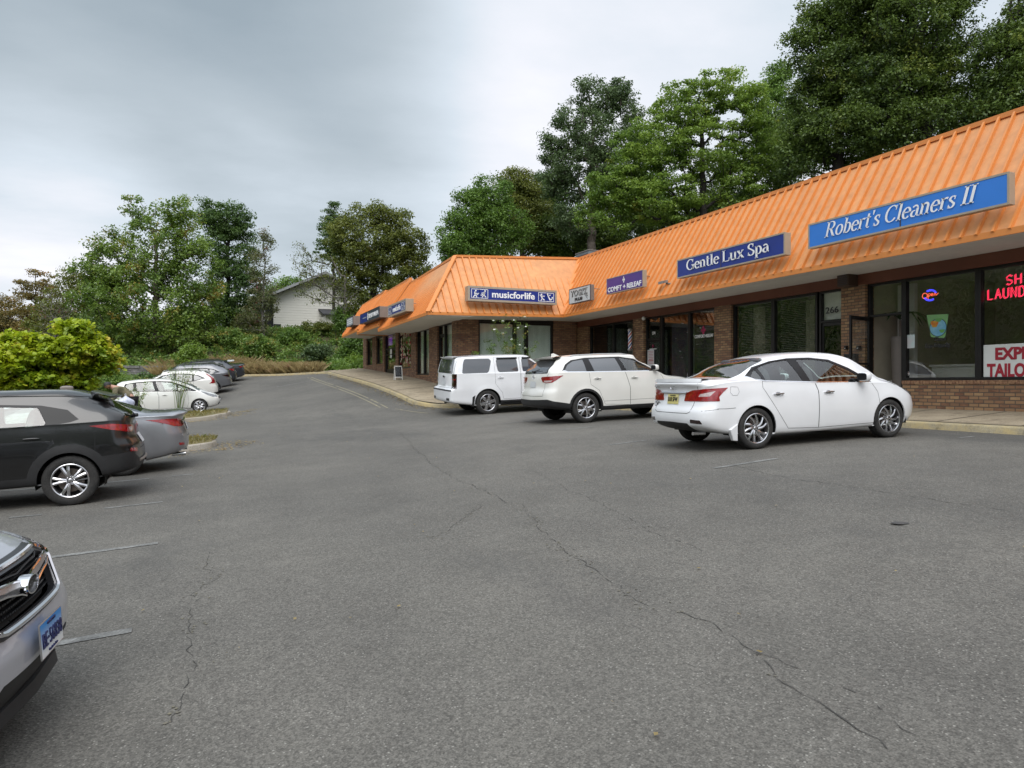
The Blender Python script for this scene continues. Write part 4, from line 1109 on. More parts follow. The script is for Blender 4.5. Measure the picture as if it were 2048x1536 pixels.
c = onx(1860.5, 590.5, 14.80)
def ell(cx, cz, ra, rb, a0, a1, n=20): return [(14.80, c.y - cx - ra*math.cos(R(a0+(a1-a0)*i/n)), c.z + cz + rb*math.sin(R(a0+(a1-a0)*i/n))) for i in range(n+1)]
mb = MB()
for k in range(3):
    mb.tube(ell(0, 0, .155 - .012*k, .125 - .014*k, 20, 125), .008, 6); mb.tube(ell(0, 0, .155 - .012*k, .125 - .014*k, 200, 305), .008, 6)
mb.build('neon_arc', M['blue_neon'], ns, smooth=True)
mb = MB(); mb.tube(ell(-.13, .0, .06, .06, 0, 360), .007, 6)
mb.tube([(14.80, c.y - q[0], c.z + q[1]) for q in ((-.05, -.09), (-.05, .03), (-.02, .045), (.005, .02), (-.02, -.02), (-.05, -.015))], .007, 6)
mb.tube([(14.80, c.y - q[0], c.z + q[1]) for q in ((.02, .0), (.065, .012), (.055, .04), (.03, .03), (.025, -.01), (.06, -.02))], .007, 6)
mb.tube([(14.80, c.y - q[0], c.z + q[1]) for q in ((.09, -.02), (.095, .035), (.125, .035), (.135, -.02), (.19, .03))], .007, 6)
mb.build('neon_script', M['orange_neon'], ns, smooth=True)
# tailoring banner inside the glass
M['red_let'] = mat('crimson_letter', (.36, .012, .03), .5, var=.05)
bn = wthing('window_banner', 'white banner with crimson capitals reading EXPERT TAILORING standing in the shop window', 'banner', (14.76, 8.6, .1 + H))
yb = yat(1967.5, 14.69)
mb = MB(); mb.box((14.684, yb - 1.55, .105 + H), (14.69, yb, .80 + H)); mb.build('sheet', M['f_white2'] if 'f_white2' in M else mat('banner_white', (.72, .74, .72), .5, var=.04), bn)
fit_cap('EXPERT', 1.02, .235, (14.68, yb - .74, .50 + H), MY, UP, M['red_let'], bn, .014); fit_cap('TAILORING', 1.36, .26, (14.68, yb - .76, .155 + H), MY, UP, M['red_let'], bn, .014)
# leaf green poster with a globe
M['poster_green'] = mat('poster_green', (.20, .42, .16), .6, var=.15, vscale=6); M['globe_blue'] = mat('globe_blue', (.10, .33, .52), .5, col2=(.22, .48, .62), vscale=7)
M['globe_land'] = mat('globe_land', (.55, .42, .03), .5, col2=(.55, .12, .01), vscale=9); M['globe_green'] = mat('globe_green', (.12, .34, .08), .5)
po = wthing('window_poster', 'green poster with a blue and yellow globe above the words Clean, Eco-Friendly', 'poster', tuple(onx(1876, 660, 14.715)))
def PP(u, v, dx=0): q = onx(u, v, 14.69 - dx); return Vector((14.69 - dx, q.y, q.z))
mb = MB(); mb.add([PP(1853, 630), PP(1897, 628), PP(1891, 672), PP(1888, 676), PP(1862, 674)], [(0, 1, 2, 3, 4)]); mb.build('sheet', M['poster_green'], po, fix=False)
def disc(cu, cv, rv, dx, m, nm, sx=1.0, n=24, wob=0):
    c = PP(cu, cv, dx); r = abs(PP(cu, cv - rv, dx).z - c.z); mb = MB()
    mb.add([c + Vector((0, r*sx*math.cos(t)*(1 + wob*math.sin(3*t)), r*math.sin(t)*(1 + wob*math.cos(2*t)))) for t in np.linspace(0, 2*math.pi*(n-1)/n, n)], [tuple(range(n))]); return mb.build(nm, m, po, fix=False)
disc(1876, 655, 18.5, .002, M['black_let'], 'globe_outline'); disc(1876, 655, 17.2, .004, M['globe_blue'], 'globe')
disc(1869, 648, 8.5, .006, M['globe_land'], 'globe_land', .9, 16, .25); disc(1877, 640, 5, .0065, M['globe_green'], 'globe_land', 1.3, 14, .3); disc(1884, 662, 4.5, .006, M['globe_green'], 'globe_land', 1.2, 12, .3)
fit_cap('Clean', abs(yat(1868, 14.715) - yat(1892, 14.715)), .085, PP(1880, 681), MY, UP, M['black_let'], po, .003)
fit_cap('Eco-Friendly', abs(yat(1850, 14.715) - yat(1900, 14.715)), .10, PP(1875, 695), MY, UP, M['black_let'], po, .004)
# paper notice
pn = wthing('paper_notice', 'pale blue paper notice clipped inside the glass next to the open door', 'notice', tuple(onx(1823, 680, 14.72)))
a = onx(1816, 670, 14.715); b = onx(1831, 696, 14.715); mb = MB(); mb.box((14.688, a.y, a.z), (14.691, b.y, b.z)); mb.build('sheet', mat('notice_paper', (.52, .66, .66), .7, col2=(.66, .55, .56), vscale=2), pn)
mb = MB(); mb.tube([onx(1823, 669, 14.712), onx(1823, 664, 14.712)], .012, 6); mb.build('clip', M['alu_light'], pn)
st = wthing('window_sticker', 'small round red and white sticker low in the glass beside the door', 'sticker', tuple(onx(1815, 747, 14.72)))
mb = MB(); c = onx(1815, 747, 14.712); 
mb.add([c + Vector((0, .05*math.cos(t), .05*math.sin(t))) for t in np.linspace(0, 6, 18)], [tuple(range(18))], 0); mb.add([c + Vector((-.002, .036*math.cos(t), .036*math.sin(t))) for t in np.linspace(0, 6, 18)], [tuple(range(18))], 1)
mb.box((c.x - .003, c.y - .03, c.z - .008), (c.x - .005, c.y + .03, c.z + .008), 0); mb.build('disc', [M['white_let'], M['red_let']], st, fix=False)
# house number and shop name on glass
def num(word, u, v, capv, wpx, m, nm, label, x=14.690, dbold=.004):
    c = onx(u, v, x); w = abs(yat(u - wpx/2, x) - yat(u + wpx/2, x)); d = (14.6 / (CT*(u-1024)/F + ST)); h = capv / F * d
    t = wthing(nm, label, 'lettering', tuple(c)); fit_cap(word, w, h, (x, c.y, c.z), MY, UP, m, t, h*.02); return t
num('266', 1664, 626, 13, 26, M['black_let'], 'door_number', 'dark number 266 on the glass above the spa door')
num('274', 1307.5, 669, 6, 6, M['white_let'], 'door_number', 'small white number 274 on the dark glass above a door')
t = num('COMFORT+RELEAF', 1407.5, 675, 6.5, 37, M['white_let'], 'window_lettering', 'white COMFORT+RELEAF lettering under a pink diamond on dark glass')
M['pink'] = mat('pink_vinyl', (.42, .02, .10), .5); mb = MB(); diamond(mb, onx(1407, 660.5, 14.692), MY, UP, .26, .30); mb.build('emblem', M['pink'], t, fix=False)
t = num('COMFORT+RELEAF', 1306, 699, 2.2, 14, M['white_let'], 'window_lettering', 'tiny white lettering under a pink diamond on the dark door glass')
mb = MB(); diamond(mb, onx(1306, 692, 14.672), MY, UP, .11, .13); mb.build('emblem', M['pink'], t, fix=False)
dn = wthing('door_notice', 'white notice with red lines stuck on the dark glass door', 'notice', tuple(onx(1302, 720, 14.67)))
a = onx(1295, 700, 14.668); b = onx(1308, 735, 14.668); mb = MB(); mb.box((14.668, a.y, a.z), (14.672, b.y, b.z)); mb.build('sheet', M['f_white'], dn)
mb = MB()
for i in range(9):
    z = a.z - .05 - i*.055; hh = .026 if i in (5, 6) else .014
    mb.box((14.6655, a.y - .03 - .02*(i % 3), z), (14.667, b.y + .03 + .015*(i % 2), z - hh))
mb.build('print', M['red_let'], dn)
# barber pole
M['stripe_red'] = mat('pole_red', (.45, .02, .04), .25); M['stripe_blue'] = mat('pole_blue', (.03, .05, .28), .25); M['stripe_white'] = mat('pole_white', (.8, .8, .8), .25)
bp = onx(1260, 680, 14.42); bpo = wthing('barber_pole', 'red, white and blue striped barber pole beside the brick pillar', 'barber pole', tuple(bp))
mb = MB(); n = 24; rows = 30; r = .075; z0 = bp.z - .33; z1 = bp.z + .33
vs = [(bp.x + r*math.cos(2*math.pi*k/n), bp.y + r*math.sin(2*math.pi*k/n), z0 + (z1-z0)*j/rows) for j in range(rows+1) for k in range(n)]
pat = [0, 0, 0, 1, 1, 1, 0, 0, 0, 2, 2, 2]
v0 = len(mb.v); mb.v.extend(vs)
for j in range(rows):
    for k in range(n):
        mb.f.append((j*n+k, j*n+(k+1) % n, (j+1)*n+(k+1) % n, (j+1)*n+k)); mb.m.append(pat[(k - j) % 12])
mb.build('glass_cylinder', [M['stripe_white'], M['stripe_red'], M['stripe_blue']], bpo, smooth=True)
mb = MB(); mb.lathe([(-.06, .03), (-.03, .095), (.0, .1), (.02, .085)], 'z', 20, (bp.x, bp.y, z0 - .02)); mb.lathe([(0, .085), (.02, .1), (.05, .095), (.09, .05), (.11, .0)], 'z', 20, (bp.x, bp.y, z1)); mb.tube([(bp.x, bp.y, z0 + .1), (14.6, bp.y, z0 + .1)], .012, 6)
mb.build('chrome_cap', M['alu_light'], bpo, smooth=True)
# wall lamp globe
gl = onx(1287, 637, 14.45); t = wthing('wall_lamp', 'small white globe lamp at the top of the brick pillar left of the dark door', 'lamp', tuple(gl))
mb = MB(); mb.lathe([(-.07*math.cos(a), .07*math.sin(a)) for a in np.linspace(0, math.pi, 9)], 'z', 14, tuple(gl)); mb.build('globe', mat('milk_glass', (.7, .7, .68), .3), t, smooth=True); mb = MB(); mb.tube([gl, (14.6, gl.y, gl.z + .05)], .02, 8); mb.build('arm', M['alu_light'], t)
# floodlight on the roof
fl = onx(1330, 567, 13.25); t = wthing('floodlight', 'small grey floodlight on the orange roof between the purple and navy signs', 'floodlight', tuple(fl))
mb = MB(); mb.hexa([Vector(fl) + Vector(q) for q in ((-.18, .13, -.03), (-.18, -.13, -.03), (.03, -.13, .02), (.03, .13, .02), (-.17, .13, .06), (-.17, -.13, .06), (.04, -.1, .11), (.04, .1, .11))]); mb.build('housing', M['case_grey'], t, bevel=.01)
mb = MB(); mb.tube([fl + Vector((0, -.05, 0)), fl + Vector((.15, -.18, -.02)), fl + Vector((.25, -.2, -.02))], .022, 8); mb.build('bracket', M['case_grey'], t)
# dark vent box at the top of the pillar
c0 = onx(1693, 560, 14.35); t = wthing('vent_box', 'dark brown vent box under the eave above the pillar', 'vent', tuple(c0))
mb = MB(); mb.box((14.22, c0.y - .17, c0.z - .16), (14.54, c0.y + .17, c0.z + .17)); mb.build('housing', M['beam_dark'] if 'beam_dark' in M else mat('dark_brown_box', (.06, .035, .025), .6), t, bevel=.01)
mb = MB()
for i in range(6): mb.box((14.21, c0.y - .13, c0.z - .12 + i*.045), (14.222, c0.y + .13, c0.z - .10 + i*.045))
mb.build('louvre', M['trim_dark'], t)
# boxes on the pillar
for (u, v, du, dv, nm, lb) in ((1692, 695.5, 7, 8, 'doorbell_box', 'black box on the brick pillar, left of the open door edge'), (1717, 695.5, 9, 8, 'doorbell_box', 'black box on the brick pillar, right of the open door edge')):
    c0 = onx(u, v, 14.50); t = wthing(nm, lb, 'wall box', tuple(c0)); mb = MB(); w_ = du*.0095; h_ = dv*.0062
    mb.box((14.46, c0.y - w_/2, c0.z - h_), (14.548, c0.y + w_/2, c0.z + h_)); mb.build('housing', M['alu'], t, bevel=.01)
    mb = MB(); mb.box((14.452, c0.y - w_*.2, c0.z - h_*.4), (14.46, c0.y + w_*.1, c0.z - h_*.1)); mb.build('button', M['white_let'], t)
c0 = onx(1702, 720, 14.48); t = wthing('mailbox', 'black mailbox with pale number 264 on the brick pillar behind the open door', 'mailbox', tuple(c0))
mb = MB(); mb.box((14.42, c0.y - .17, c0.z - .15), (14.548, c0.y + .17, c0.z + .15)); mb.build('housing', M['alu'], t, bevel=.015)
fit_cap('264', .18, .11, (14.412, c0.y + .04, c0.z - .05), MY, UP, M['f_grey'], t, .004)
# fire extinguisher inside the open door
M['red_paint'] = mat('extinguisher_red', (.36, .012, .015), .35)
c0 = onx(1750, 715, 15.52); t = wthing('fire_extinguisher', 'red fire extinguisher on the white wall inside the open shop door', 'fire extinguisher', tuple(c0))
mb = MB(); mb.lathe([(-.21, 0), (-.21, .06), (-.19, .068), (.10, .068), (.15, .04), (.17, .02), (.17, 0)], 'z', 16, tuple(c0)); mb.build('cylinder', M['red_paint'], t, smooth=True)
mb = MB(); mb.tube([c0 + Vector((0, 0, .17)), c0 + Vector((0, 0, .22)), c0 + Vector((0, .08, .23))], .015, 6); mb.tube([c0 + Vector((0, .0, .2)), c0 + Vector((-.03, -.08, .12)), c0 + Vector((-.03, -.08, -.05))], .011, 6); mb.build('handle', M['trim_dark'], t)
mb = MB(); mb.box(c0 + Vector((-.074, -.05, -.06)), c0 + Vector((-.07, .05, .06))); mb.build('tag', mat('green_tag', (.12, .45, .10), .6), t)
# indoor palm by the window
M['palm'] = mat_leaf('palm_leaf', (.02, .045, .015), (.05, .09, .03))
def fronds(name, label, base_, n, l, seed, m, up=.9, wd=.03, pot=None):
    rr = random.Random(seed); t = wthing(name, label, 'plant', tuple(base_)); mb = MB(); b = Vector(base_)
    for i in range(n):
        az = rr.uniform(0, 2*math.pi); k = rr.uniform(.6, 1); pts = []
        for j in range(7):
            s_ = j/6*l*k; pts.append(b + Vector((math.cos(az)*s_*.8, math.sin(az)*s_*.8, up*s_ - 1.1*s_*s_/l)))
        for j in range(6):
            d = (pts[j+1]-pts[j]); sd_ = Vector((-math.sin(az), math.cos(az), 0)); w0 = wd*math.sin(math.pi*(j+.3)/7); w1 = wd*math.sin(math.pi*(j+1.3)/7)
            mb.add([pts[j]+sd_*w0, pts[j]-sd_*w0, pts[j+1]-sd_*w1, pts[j+1]+sd_*w1], [(0, 1, 2, 3)])
    mb.build('fronds', m, t, fix=False)
    if pot:
        mb = MB(); mb.lathe([(-pot, .12), (-pot, .16), (-.4, .2), (-.4, 0)], 'z', 16, tuple(base_)); mb.tube([b, b - Vector((0, 0, .42))], .03, 6); mb.build('pot', M['case_grey'], t, smooth=True)
pz = onx(1800, 640, 15.25)
fronds('potted_palm', 'dark leafy palm inside the shop behind the door post', pz, 34, .95, 5, M['palm'], pot=pz.z - zw(14.6, 11))
M['pampas'] = mat('dry_grass_plume', (.42, .40, .24), .9, var=.2)
pz = onx(1520, 730, 15.3); fronds('dried_plume', 'pale green plume of dried grass behind the slat blinds of the spa', pz, 16, .8, 9, M['pampas'], up=1.5, wd=.035, pot=pz.z - zw(14.6, 16) - .1)
# roof top air unit
M['duct'] = mat('galvanised_sheet', (.22, .24, .25), .45, metal=.6, var=.15)
c0 = Vector((16.6, 29.1, TZ - .25)); t = wthing('rooftop_air_unit', 'grey air conditioning unit on the flat roof behind the roof valley', 'air unit', tuple(c0))
mb = MB(); mb.box(c0 + Vector((-.5, -.6, 0)), c0 + Vector((.5, .6, 1.02))); mb.build('housing', M['duct'], t, bevel=.02)
mb = MB(); mb.box(c0 + Vector((-.53, -.63, 1.02)), c0 + Vector((.53, .63, 1.06))); mb.build('lid', M['case_grey'], t)
mb = MB()
for i in range(9): mb.box(c0 + Vector((-.515, -.5, .3 + i*.07)), c0 + Vector((-.5, .5, .33 + i*.07)))
mb.build('louvre', M['trim_dark'], t)
# sandwich board on the pavement
M['chalk'] = mat('chalkboard', (.02, .022, .03), .7, var=.2); M['white_wood'] = mat('white_painted_wood', (.70, .70, .68), .6, var=.1, vscale=8)
bx, by = 8.25, 32.6; bz = zw(bx, by)
t = wthing('sandwich_board', 'white framed chalkboard sign standing on the pavement by the flowered window', 'sandwich board', (bx, by, bz)); t.scale = (.68, .68, .68)
for sgn in (-1, 1):
    mb = MB(); e = -.20*sgn
    def B(a, z, dn=0): return Vector((bx + a, by + e*(1 - z/.95) + dn, bz + z))
    for (a0_, a1_, z0_, z1_) in ((-.27, -.22, 0, .98), (.22, .27, 0, .98), (-.22, .22, .90, .98), (-.22, .22, .16, .22)):
        mb.hexa([B(a0_, z0_, -.012), B(a1_, z0_, -.012), B(a1_, z0_, .012), B(a0_, z0_, .012), B(a0_, z1_, -.012), B(a1_, z1_, -.012), B(a1_, z1_, .012), B(a0_, z1_, .012)])
    mb.build('frame', M['white_wood'], t)
    mb = MB(); mb.hexa([B(-.22, .22, -.004), B(.22, .22, -.004), B(.22, .22, .004), B(-.22, .22, .004), B(-.22, .9, -.004), B(.22, .9, -.004), B(.22, .9, .004), B(-.22, .9, .004)]); mb.build('chalkboard', M['chalk'], t)
mb = MB(); rr = random.Random(5)
for i in range(7):
    z = .82 - i*.08; a = -.17
    while a < .12:
        l_ = rr.uniform(.03, .09); y_ = by - .20*(1 - z/.95) - .008
        mb.add([(bx + a, y_, bz + z), (bx + a + l_, y_, bz + z), (bx + a + l_, y_, bz + z + .02), (bx + a, y_, bz + z + .02)], [(0, 1, 2, 3)]); a += l_ + .03
mb.build('chalk_writing', M['f_grey'], t, fix=False)
# flower display in the wing window
M['petal_red'] = mat('paper_flower_red', (.5, .02, .06), .7); M['petal_cream'] = mat('paper_flower_cream', (.65, .56, .40), .7); M['petal_pink'] = mat('paper_flower_pink', (.55, .25, .28), .7)
t = wthing('flower_garland', 'garland of cream and red flowers hung inside the wing window behind the chalkboard', 'garland', (9.4, 34, 2.2))
mbs = [MB(), MB(), MB()]; rr = random.Random(8); gy0, gy1 = yl(821), yl(799)
for i in range(95):
    z = rr.uniform(.9, 2.6) + H; s_ = rr.random(); y = (gy0 + rr.uniform(.1, .9)) if rr.random() < .5 else (gy1 - rr.uniform(.1, 1.0))
    if z < 1.6 + H and rr.random() < .5: y = rr.uniform(gy0 + .1, gy1 - .1)
    k = 0 if s_ < .25 else (1 if s_ < .8 else 2); r_ = rr.uniform(.04, .085); x = 9.17 + rr.uniform(0, .05)
    mbs[k].lathe([(-.5*r_, .2*r_), (-.4*r_, r_), (0, .6*r_), (-.15*r_, 0)], 'x', 7, (x, y, z))
for q, k in ((0, 'petal_red'), (1, 'petal_cream'), (2, 'petal_pink')): mbs[q].build('blossoms', M[k], t)
t = wthing('door_sign', 'white oval sign on the glass door of the wing beside the flowers', 'sign', tuple(onx(782, 708, 9.2)))
mb = MB(); c0 = onx(782, 706, 9.22); mb.add([c0 + Vector((0, .24*math.cos(a), .30*math.sin(a))) for a in np.linspace(0, 6, 18)], [tuple(range(18))]); mb.build('plate', M['white_let'], t, fix=False)
t = wthing('window_lamp', 'purple light strip in the transom over the wing door', 'light', tuple(onx(778, 680, 9.4)))
mb = MB(); a = onx(773, 668, 9.36); b = onx(784, 690, 9.36); mb.box((9.36, a.y, a.z), (9.38, b.y, b.z)); mb.build('panel', mat('purple_film', (.10, .01, .22), .4, emit=(.25, .02, .6), estr=.35), t)
mb = MB(); mb.box((9.35, (a.y + b.y)/2 - .05, b.z), (9.355, (a.y+b.y)/2 + .1, a.z)); mb.build('figure', M['white_let'], t)
# ================================================================ cars
def mat_paint(name, col, metallic=0.0, rough=.32, flake=0.0, coat=1.0, film=.16):
    m, nt, out = newmat(name); L = nt.links.new
    tc = N(nt, 'ShaderNodeTexCoord')
    n = N(nt, 'ShaderNodeTexNoise', {'Scale': 1.7, 'Detail': 3}); L(tc.outputs['Object'], n.inputs['Vector'])
    mr = N(nt, 'ShaderNodeMapRange', {'From Min': .3, 'From Max': .7, 'To Min': .955, 'To Max': 1.03}); L(n.outputs['Fac'], mr.inputs['Value'])
    # road film low on the sides
    sp = N(nt, 'ShaderNodeSeparateXYZ'); L(tc.outputs['Object'], sp.inputs[0])
    lo = N(nt, 'ShaderNodeMapRange', {'From Min': .55, 'From Max': .2, 'To Min': 0, 'To Max': film}); L(sp.outputs[2], lo.inputs['Value'])
    s = N(nt, 'ShaderNodeVectorMath', operation='SCALE'); s.inputs[0].default_value = col[:3]; L(mr.outputs[0], s.inputs['Scale'])
    mx = N(nt, 'ShaderNodeMix', data_type='RGBA'); L(lo.outputs[0], mx.inputs[0]); L(s.outputs[0], mx.inputs[6]); mx.inputs[7].default_value = (.16, .14, .12, 1)
    b = N(nt, 'ShaderNodeBsdfPrincipled', {'Metallic': metallic, 'Roughness': rough, 'Coat Weight': coat, 'Coat Roughness': .03, 'Coat IOR': 1.5})
    L(mx.outputs[2], b.inputs['Base Color'])
    if flake:
        f = N(nt, 'ShaderNodeTexNoise', {'Scale': 400.0}); L(tc.outputs['Object'], f.inputs['Vector'])
        bp = N(nt, 'ShaderNodeBump', {'Strength': flake, 'Distance': .001}); L(f.outputs['Fac'], bp.inputs['Height']); L(bp.outputs[0], b.inputs['Normal'])
    L(b.outputs[0], out.inputs['Surface']); return m
M['p_white'] = mat_paint('paint_white', (.80, .81, .83)); M['p_pearl'] = mat_paint('paint_pearl_white', (.74, .73, .69)); M['p_ivory'] = mat_paint('paint_ivory', (.76, .76, .72))
M['p_black'] = mat_paint('paint_black', (.003, .003, .0035), rough=.3, coat=.6, film=.02); M['p_grey'] = mat_paint('paint_grey_metallic', (.30, .305, .325), .65, .36)
M['p_silver'] = mat_paint('paint_silver_blue', (.46, .465, .51), .45, .34); M['p_dark'] = mat_paint('paint_charcoal', (.03, .035, .045), .5, .35)
M['p_mid'] = mat_paint('paint_steel_grey', (.16, .165, .18), .6, .36)
M['plastic'] = mat('black_plastic_trim', (.015, .015, .016), .6, var=.25, vscale=6, fine=.2, fscale=200)
M['gloss_black'] = mat('gloss_black_trim', (.008, .008, .009), .38, var=.1, spec=.3)
M['rubber'] = mat('tyre_rubber', (.018, .018, .018), .85, col2=(.032, .03, .028), vscale=7, fine=.3, fscale=50)
M['under'] = mat('underbody', (.012, .012, .012), .9, var=.3)
M['rim'] = mat('rim_alloy', (.58, .58, .60), .24, metal=.95, var=.12, vscale=8)
M['rim_dark'] = mat('rim_dark_face', (.05, .05, .055), .3, metal=.6)
M['disc'] = mat('brake_disc', (.20, .17, .15), .45, metal=.8, var=.3, vscale=20)
M['chrome'] = mat('chrome', (.75, .75, .77), .07, metal=1.0, var=.04)
M['tint'] = mat('privacy_glass', (.055, .06, .068), .03, spec=1.0, coat=.8, var=.2, vscale=.8)
M['cglass'] = mat_glass('car_glass', (.80, .92, .88), .84, .0, ior=1.9)
M['cglass_rear'] = mat_glass('car_rear_glass', (.75, .85, .82), .72, .0, ior=2.2)
M['tail_red'] = mat('tail_lamp_red', (.34, .006, .012), .12, coat=1, var=.5, vscale=22, spec=.7)
M['tail_dark'] = mat('tail_lamp_smoked', (.022, .005, .006), .1, coat=1, var=.3, vscale=10)
M['tail_clear'] = mat('tail_lamp_clear', (.62, .50, .50), .15, coat=1, var=.3, vscale=30)
M['lamp_clear'] = mat('head_lamp_glass', (.20, .21, .22), .08, metal=.3, coat=1, col2=(.06, .065, .07), vscale=9)
M['seat'] = mat('seat_fabric', (.07, .07, .075), .9, var=.2); M['seat_light'] = mat('seat_light', (.20, .20, .19), .9, var=.2)
M['gap'] = mat('panel_gap', (.012, .012, .013), .8)
M['plate_y'] = mat('plate_yellow', (.58, .50, .13), .4, col2=(.66, .60, .30), vscale=6); M['plate_w'] = mat('plate_white', (.62, .64, .66), .4, var=.1)
def mat_plate_ct():
    m, nt, out = newmat('plate_blue_fade'); L = nt.links.new
    tc = N(nt, 'ShaderNodeTexCoord'); sp = N(nt, 'ShaderNodeSeparateXYZ'); L(tc.outputs['Generated'], sp.inputs[0])
    rp = nt.nodes.new('ShaderNodeValToRGB'); rp.color_ramp.elements[0].position = .15; rp.color_ramp.elements[0].color = (.70, .72, .72, 1)
    rp.color_ramp.elements[1].position = .9; rp.color_ramp.elements[1].color = (.02, .22, .58, 1); L(sp.outputs[2], rp.inputs[0])
    b = N(nt, 'ShaderNodeBsdfPrincipled', {'Roughness': .4}); L(rp.outputs[0], b.inputs['Base Color']); L(b.outputs[0], out.inputs['Surface']); return m
M['plate_ct'] = mat_plate_ct(); M['navy_let'] = mat('navy_letter', (.015, .02, .10), .5)

def chaikin(p, n=2):
    for _ in range(n):
        q = [p[0]]
        for i in range(len(p) - 1):
            a, b = p[i], p[i+1]
            if i > 0: q.append(.75*a + .25*b)
            if i < len(p) - 2: q.append(.25*a + .75*b)
        q.append(p[-1]); p = q
    return p
VEC = lambda *a: Vector(a)
class Car:
    def __init__(s, name, label, cat, P, paint, loc, heading, tilt=True, group=None):
        s.P = P; s.paint = paint; s.L = P['L']; s.W = P['W']
        s.root = thing(name, label, cat, (0, 0, 0), 0, group)
        s.loc = loc; s.heading = heading
        s.make_body()
    def prof(s, key, x): a, b = s.P[key]; return float(pinterp(x, a, b))
    def section(s, x):
        P = s.P; w = s.prof('wid', x); zs = s.prof('sill', x); zb = s.prof('belt', x); zt = max(s.prof('top', x), zb + .015); wr = min(s.prof('rail', x), w*.93)
        dr = min(P.get('dr', .075), (zt - zb)*.5); zr_ = zt - dr; h = zb - zs
        gl = min(1, max(0, (zt - zb - .05) / .25)); sh = P.get('sh', .955)
        p = [(0, zs), (w*.82, zs), (w*.945, zs + .015), (w*.975, zs + .08), (w*P.get('wl', .985), zs + .22*h), (w*1.0, zs + .45*h), (w*1.0, zs + .62*h), (w*P.get('wu', .985), zs + .82*h), (w*sh, zb - .018), (w*sh, zb - .004), (w*(sh - .012), zb + .012*(.3 + gl)),
             ((w*(sh - .02))*.5 + wr*.5 + .018*gl, zb*.5 + zr_*.5), (wr + .004, zr_ - .03*gl), (wr, zr_), (wr*.93, zr_ + .5*(zt - zr_)), (wr*.62, zr_ + .9*(zt - zr_)), (wr*.3, zt), (0, zt)]
        return chaikin([np.array(q, float) for q in p], 2)
    def make_body(s):
        P = s.P; L_ = s.L; W = s.W
        rry, rrz = P.get('rr', (.16, .10)); rfy, rfz = P.get('rf', (.22, .08))
        zc = P.get('zc', .62); crR = P.get('cr', .10); crF = P.get('cf', .22); pw = P.get('pw', 2.4)
        xr = lambda z: float(pinterp(z, *P['xr'])); xfi = lambda z: float(pinterp(z, *P['xf']))
        D = P.get('D', 1.25)
        sm = lambda t: (lambda q: q*q*(3-2*q))(min(1, max(0, t)))
        def place(y, z, xi):
            a = xr(z) + crR * (abs(y)/W)**pw; b = xfi(z) + crF * (abs(y)/W)**pw
            return xi + a*(1 - sm(xi/D)) - b*(1 - sm((L_ - xi)/D))
        rings = []
        def ring(xi, sy, sz):
            sec = s.section(xi); out = []
            zlo = sec[0][1]; zhi = sec[-1][1]; hh = (zhi - zlo)/2; zm = (zhi + zlo)/2
            fy = 1 - sy/W; fz = 1 - sz/hh
            for q in sec:
                y, z = q[0]*fy, zm + (q[1]-zm)*fz
                out.append((place(y, z, xi), y, z))
            return out, zm
        na = 6
        rear = []
        for k in range(na):
            a = (math.pi/2)*k/na
            rear.append(ring(rry*.9*(1 - math.cos(a)), rry*(1 - math.sin(a)), rrz*(1 - math.sin(a))))
        x0 = rry*.9; x1 = L_ - rfy*.9
        n = int((x1 - x0)/P.get('step', .065))
        mid = [ring(x0 + (x1-x0)*i/n, 0, 0) for i in range(n + 1)]
        front = []
        for k in range(na - 1, -1, -1):
            a = (math.pi/2)*k/na
            front.append(ring(L_ - rfy*.9*(1 - math.cos(a)), rfy*(1 - math.sin(a)), rfz*(1 - math.sin(a))))
        def cap(rg, xi):
            pts, zm = rg; res = []
            for sc_ in (.93, .86, .78, .7, .6, .5, .4, .3, .2, .1, .03):
                res.append([(place(y*sc_, zm + (z-zm)*sc_, xi), y*sc_, zm + (z-zm)*sc_) for (_, y, z) in pts])
            return res
        rings = cap(rear[0], 0)[::-1] + [r[0] for r in rear] + [r[0] for r in mid] + [r[0] for r in front] + cap(front[-1], L_)
        m = len(rings[0]); bm = bmesh.new(); R_ = []
        for rg in rings:
            row = [bm.verts.new((x, -y, z)) for (x, y, z) in rg]
            row += [bm.verts.new((x, y, z)) for (x, y, z) in rg[-2:0:-1]]
            R_.append(row)
        k = len(R_[0])
        for i in range(len(R_) - 1):
            for j in range(k):
                j2 = (j + 1) % k
                bm.faces.new((R_[i][j], R_[i+1][j], R_[i+1][j2], R_[i][j2]))
        bm.faces.new(R_[0]); bm.faces.new(R_[-1][::-1])
        bmesh.ops.recalc_face_normals(bm, faces=bm.faces)
        # fender flare round the wheels
        fl = P.get('flare', .012); xa = P['xa']; xb = xa + P['wb']; Ra = P['Ra']; zw_ = P['R'] 
        for v in bm.verts:
            if abs(v.co.y) > W*.8:
                for cx in (xa, xb):
                    r = math.hypot(v.co.x - cx, v.co.z - zw_)
                    if r < Ra + .16:
                        t = 1 - max(0, r - Ra)/.16
                        v.co.y += math.copysign(fl*t*t*(3-2*t), v.co.y)
        s.bm = bm; s.bvh = BVHTree.FromBMesh(bm)
        s.bm.faces.ensure_lookup_table()
    # --- views: a = A.p + a0 , b = z (or y from above)
    def view(s, k):
        W, L_ = s.W, s.L
        return {'side': (VEC(1, 0, 0), 0, VEC(0, 0, 1)), 'rear': (VEC(0, 1, 0), 0, VEC(0, 0, 1)), 'top': (VEC(1, 0, 0), 0, VEC(0, 1, 0)),
                'wrR': (VEC(1, -1, 0), -W, VEC(0, 0, 1)), 'wrL': (VEC(1, 1, 0), -W, VEC(0, 0, 1)),
                'wfR': (VEC(-1, -1, 0), L_ - W, VEC(0, 0, 1)), 'wfL': (VEC(-1, 1, 0), L_ - W, VEC(0, 0, 1))}[k]
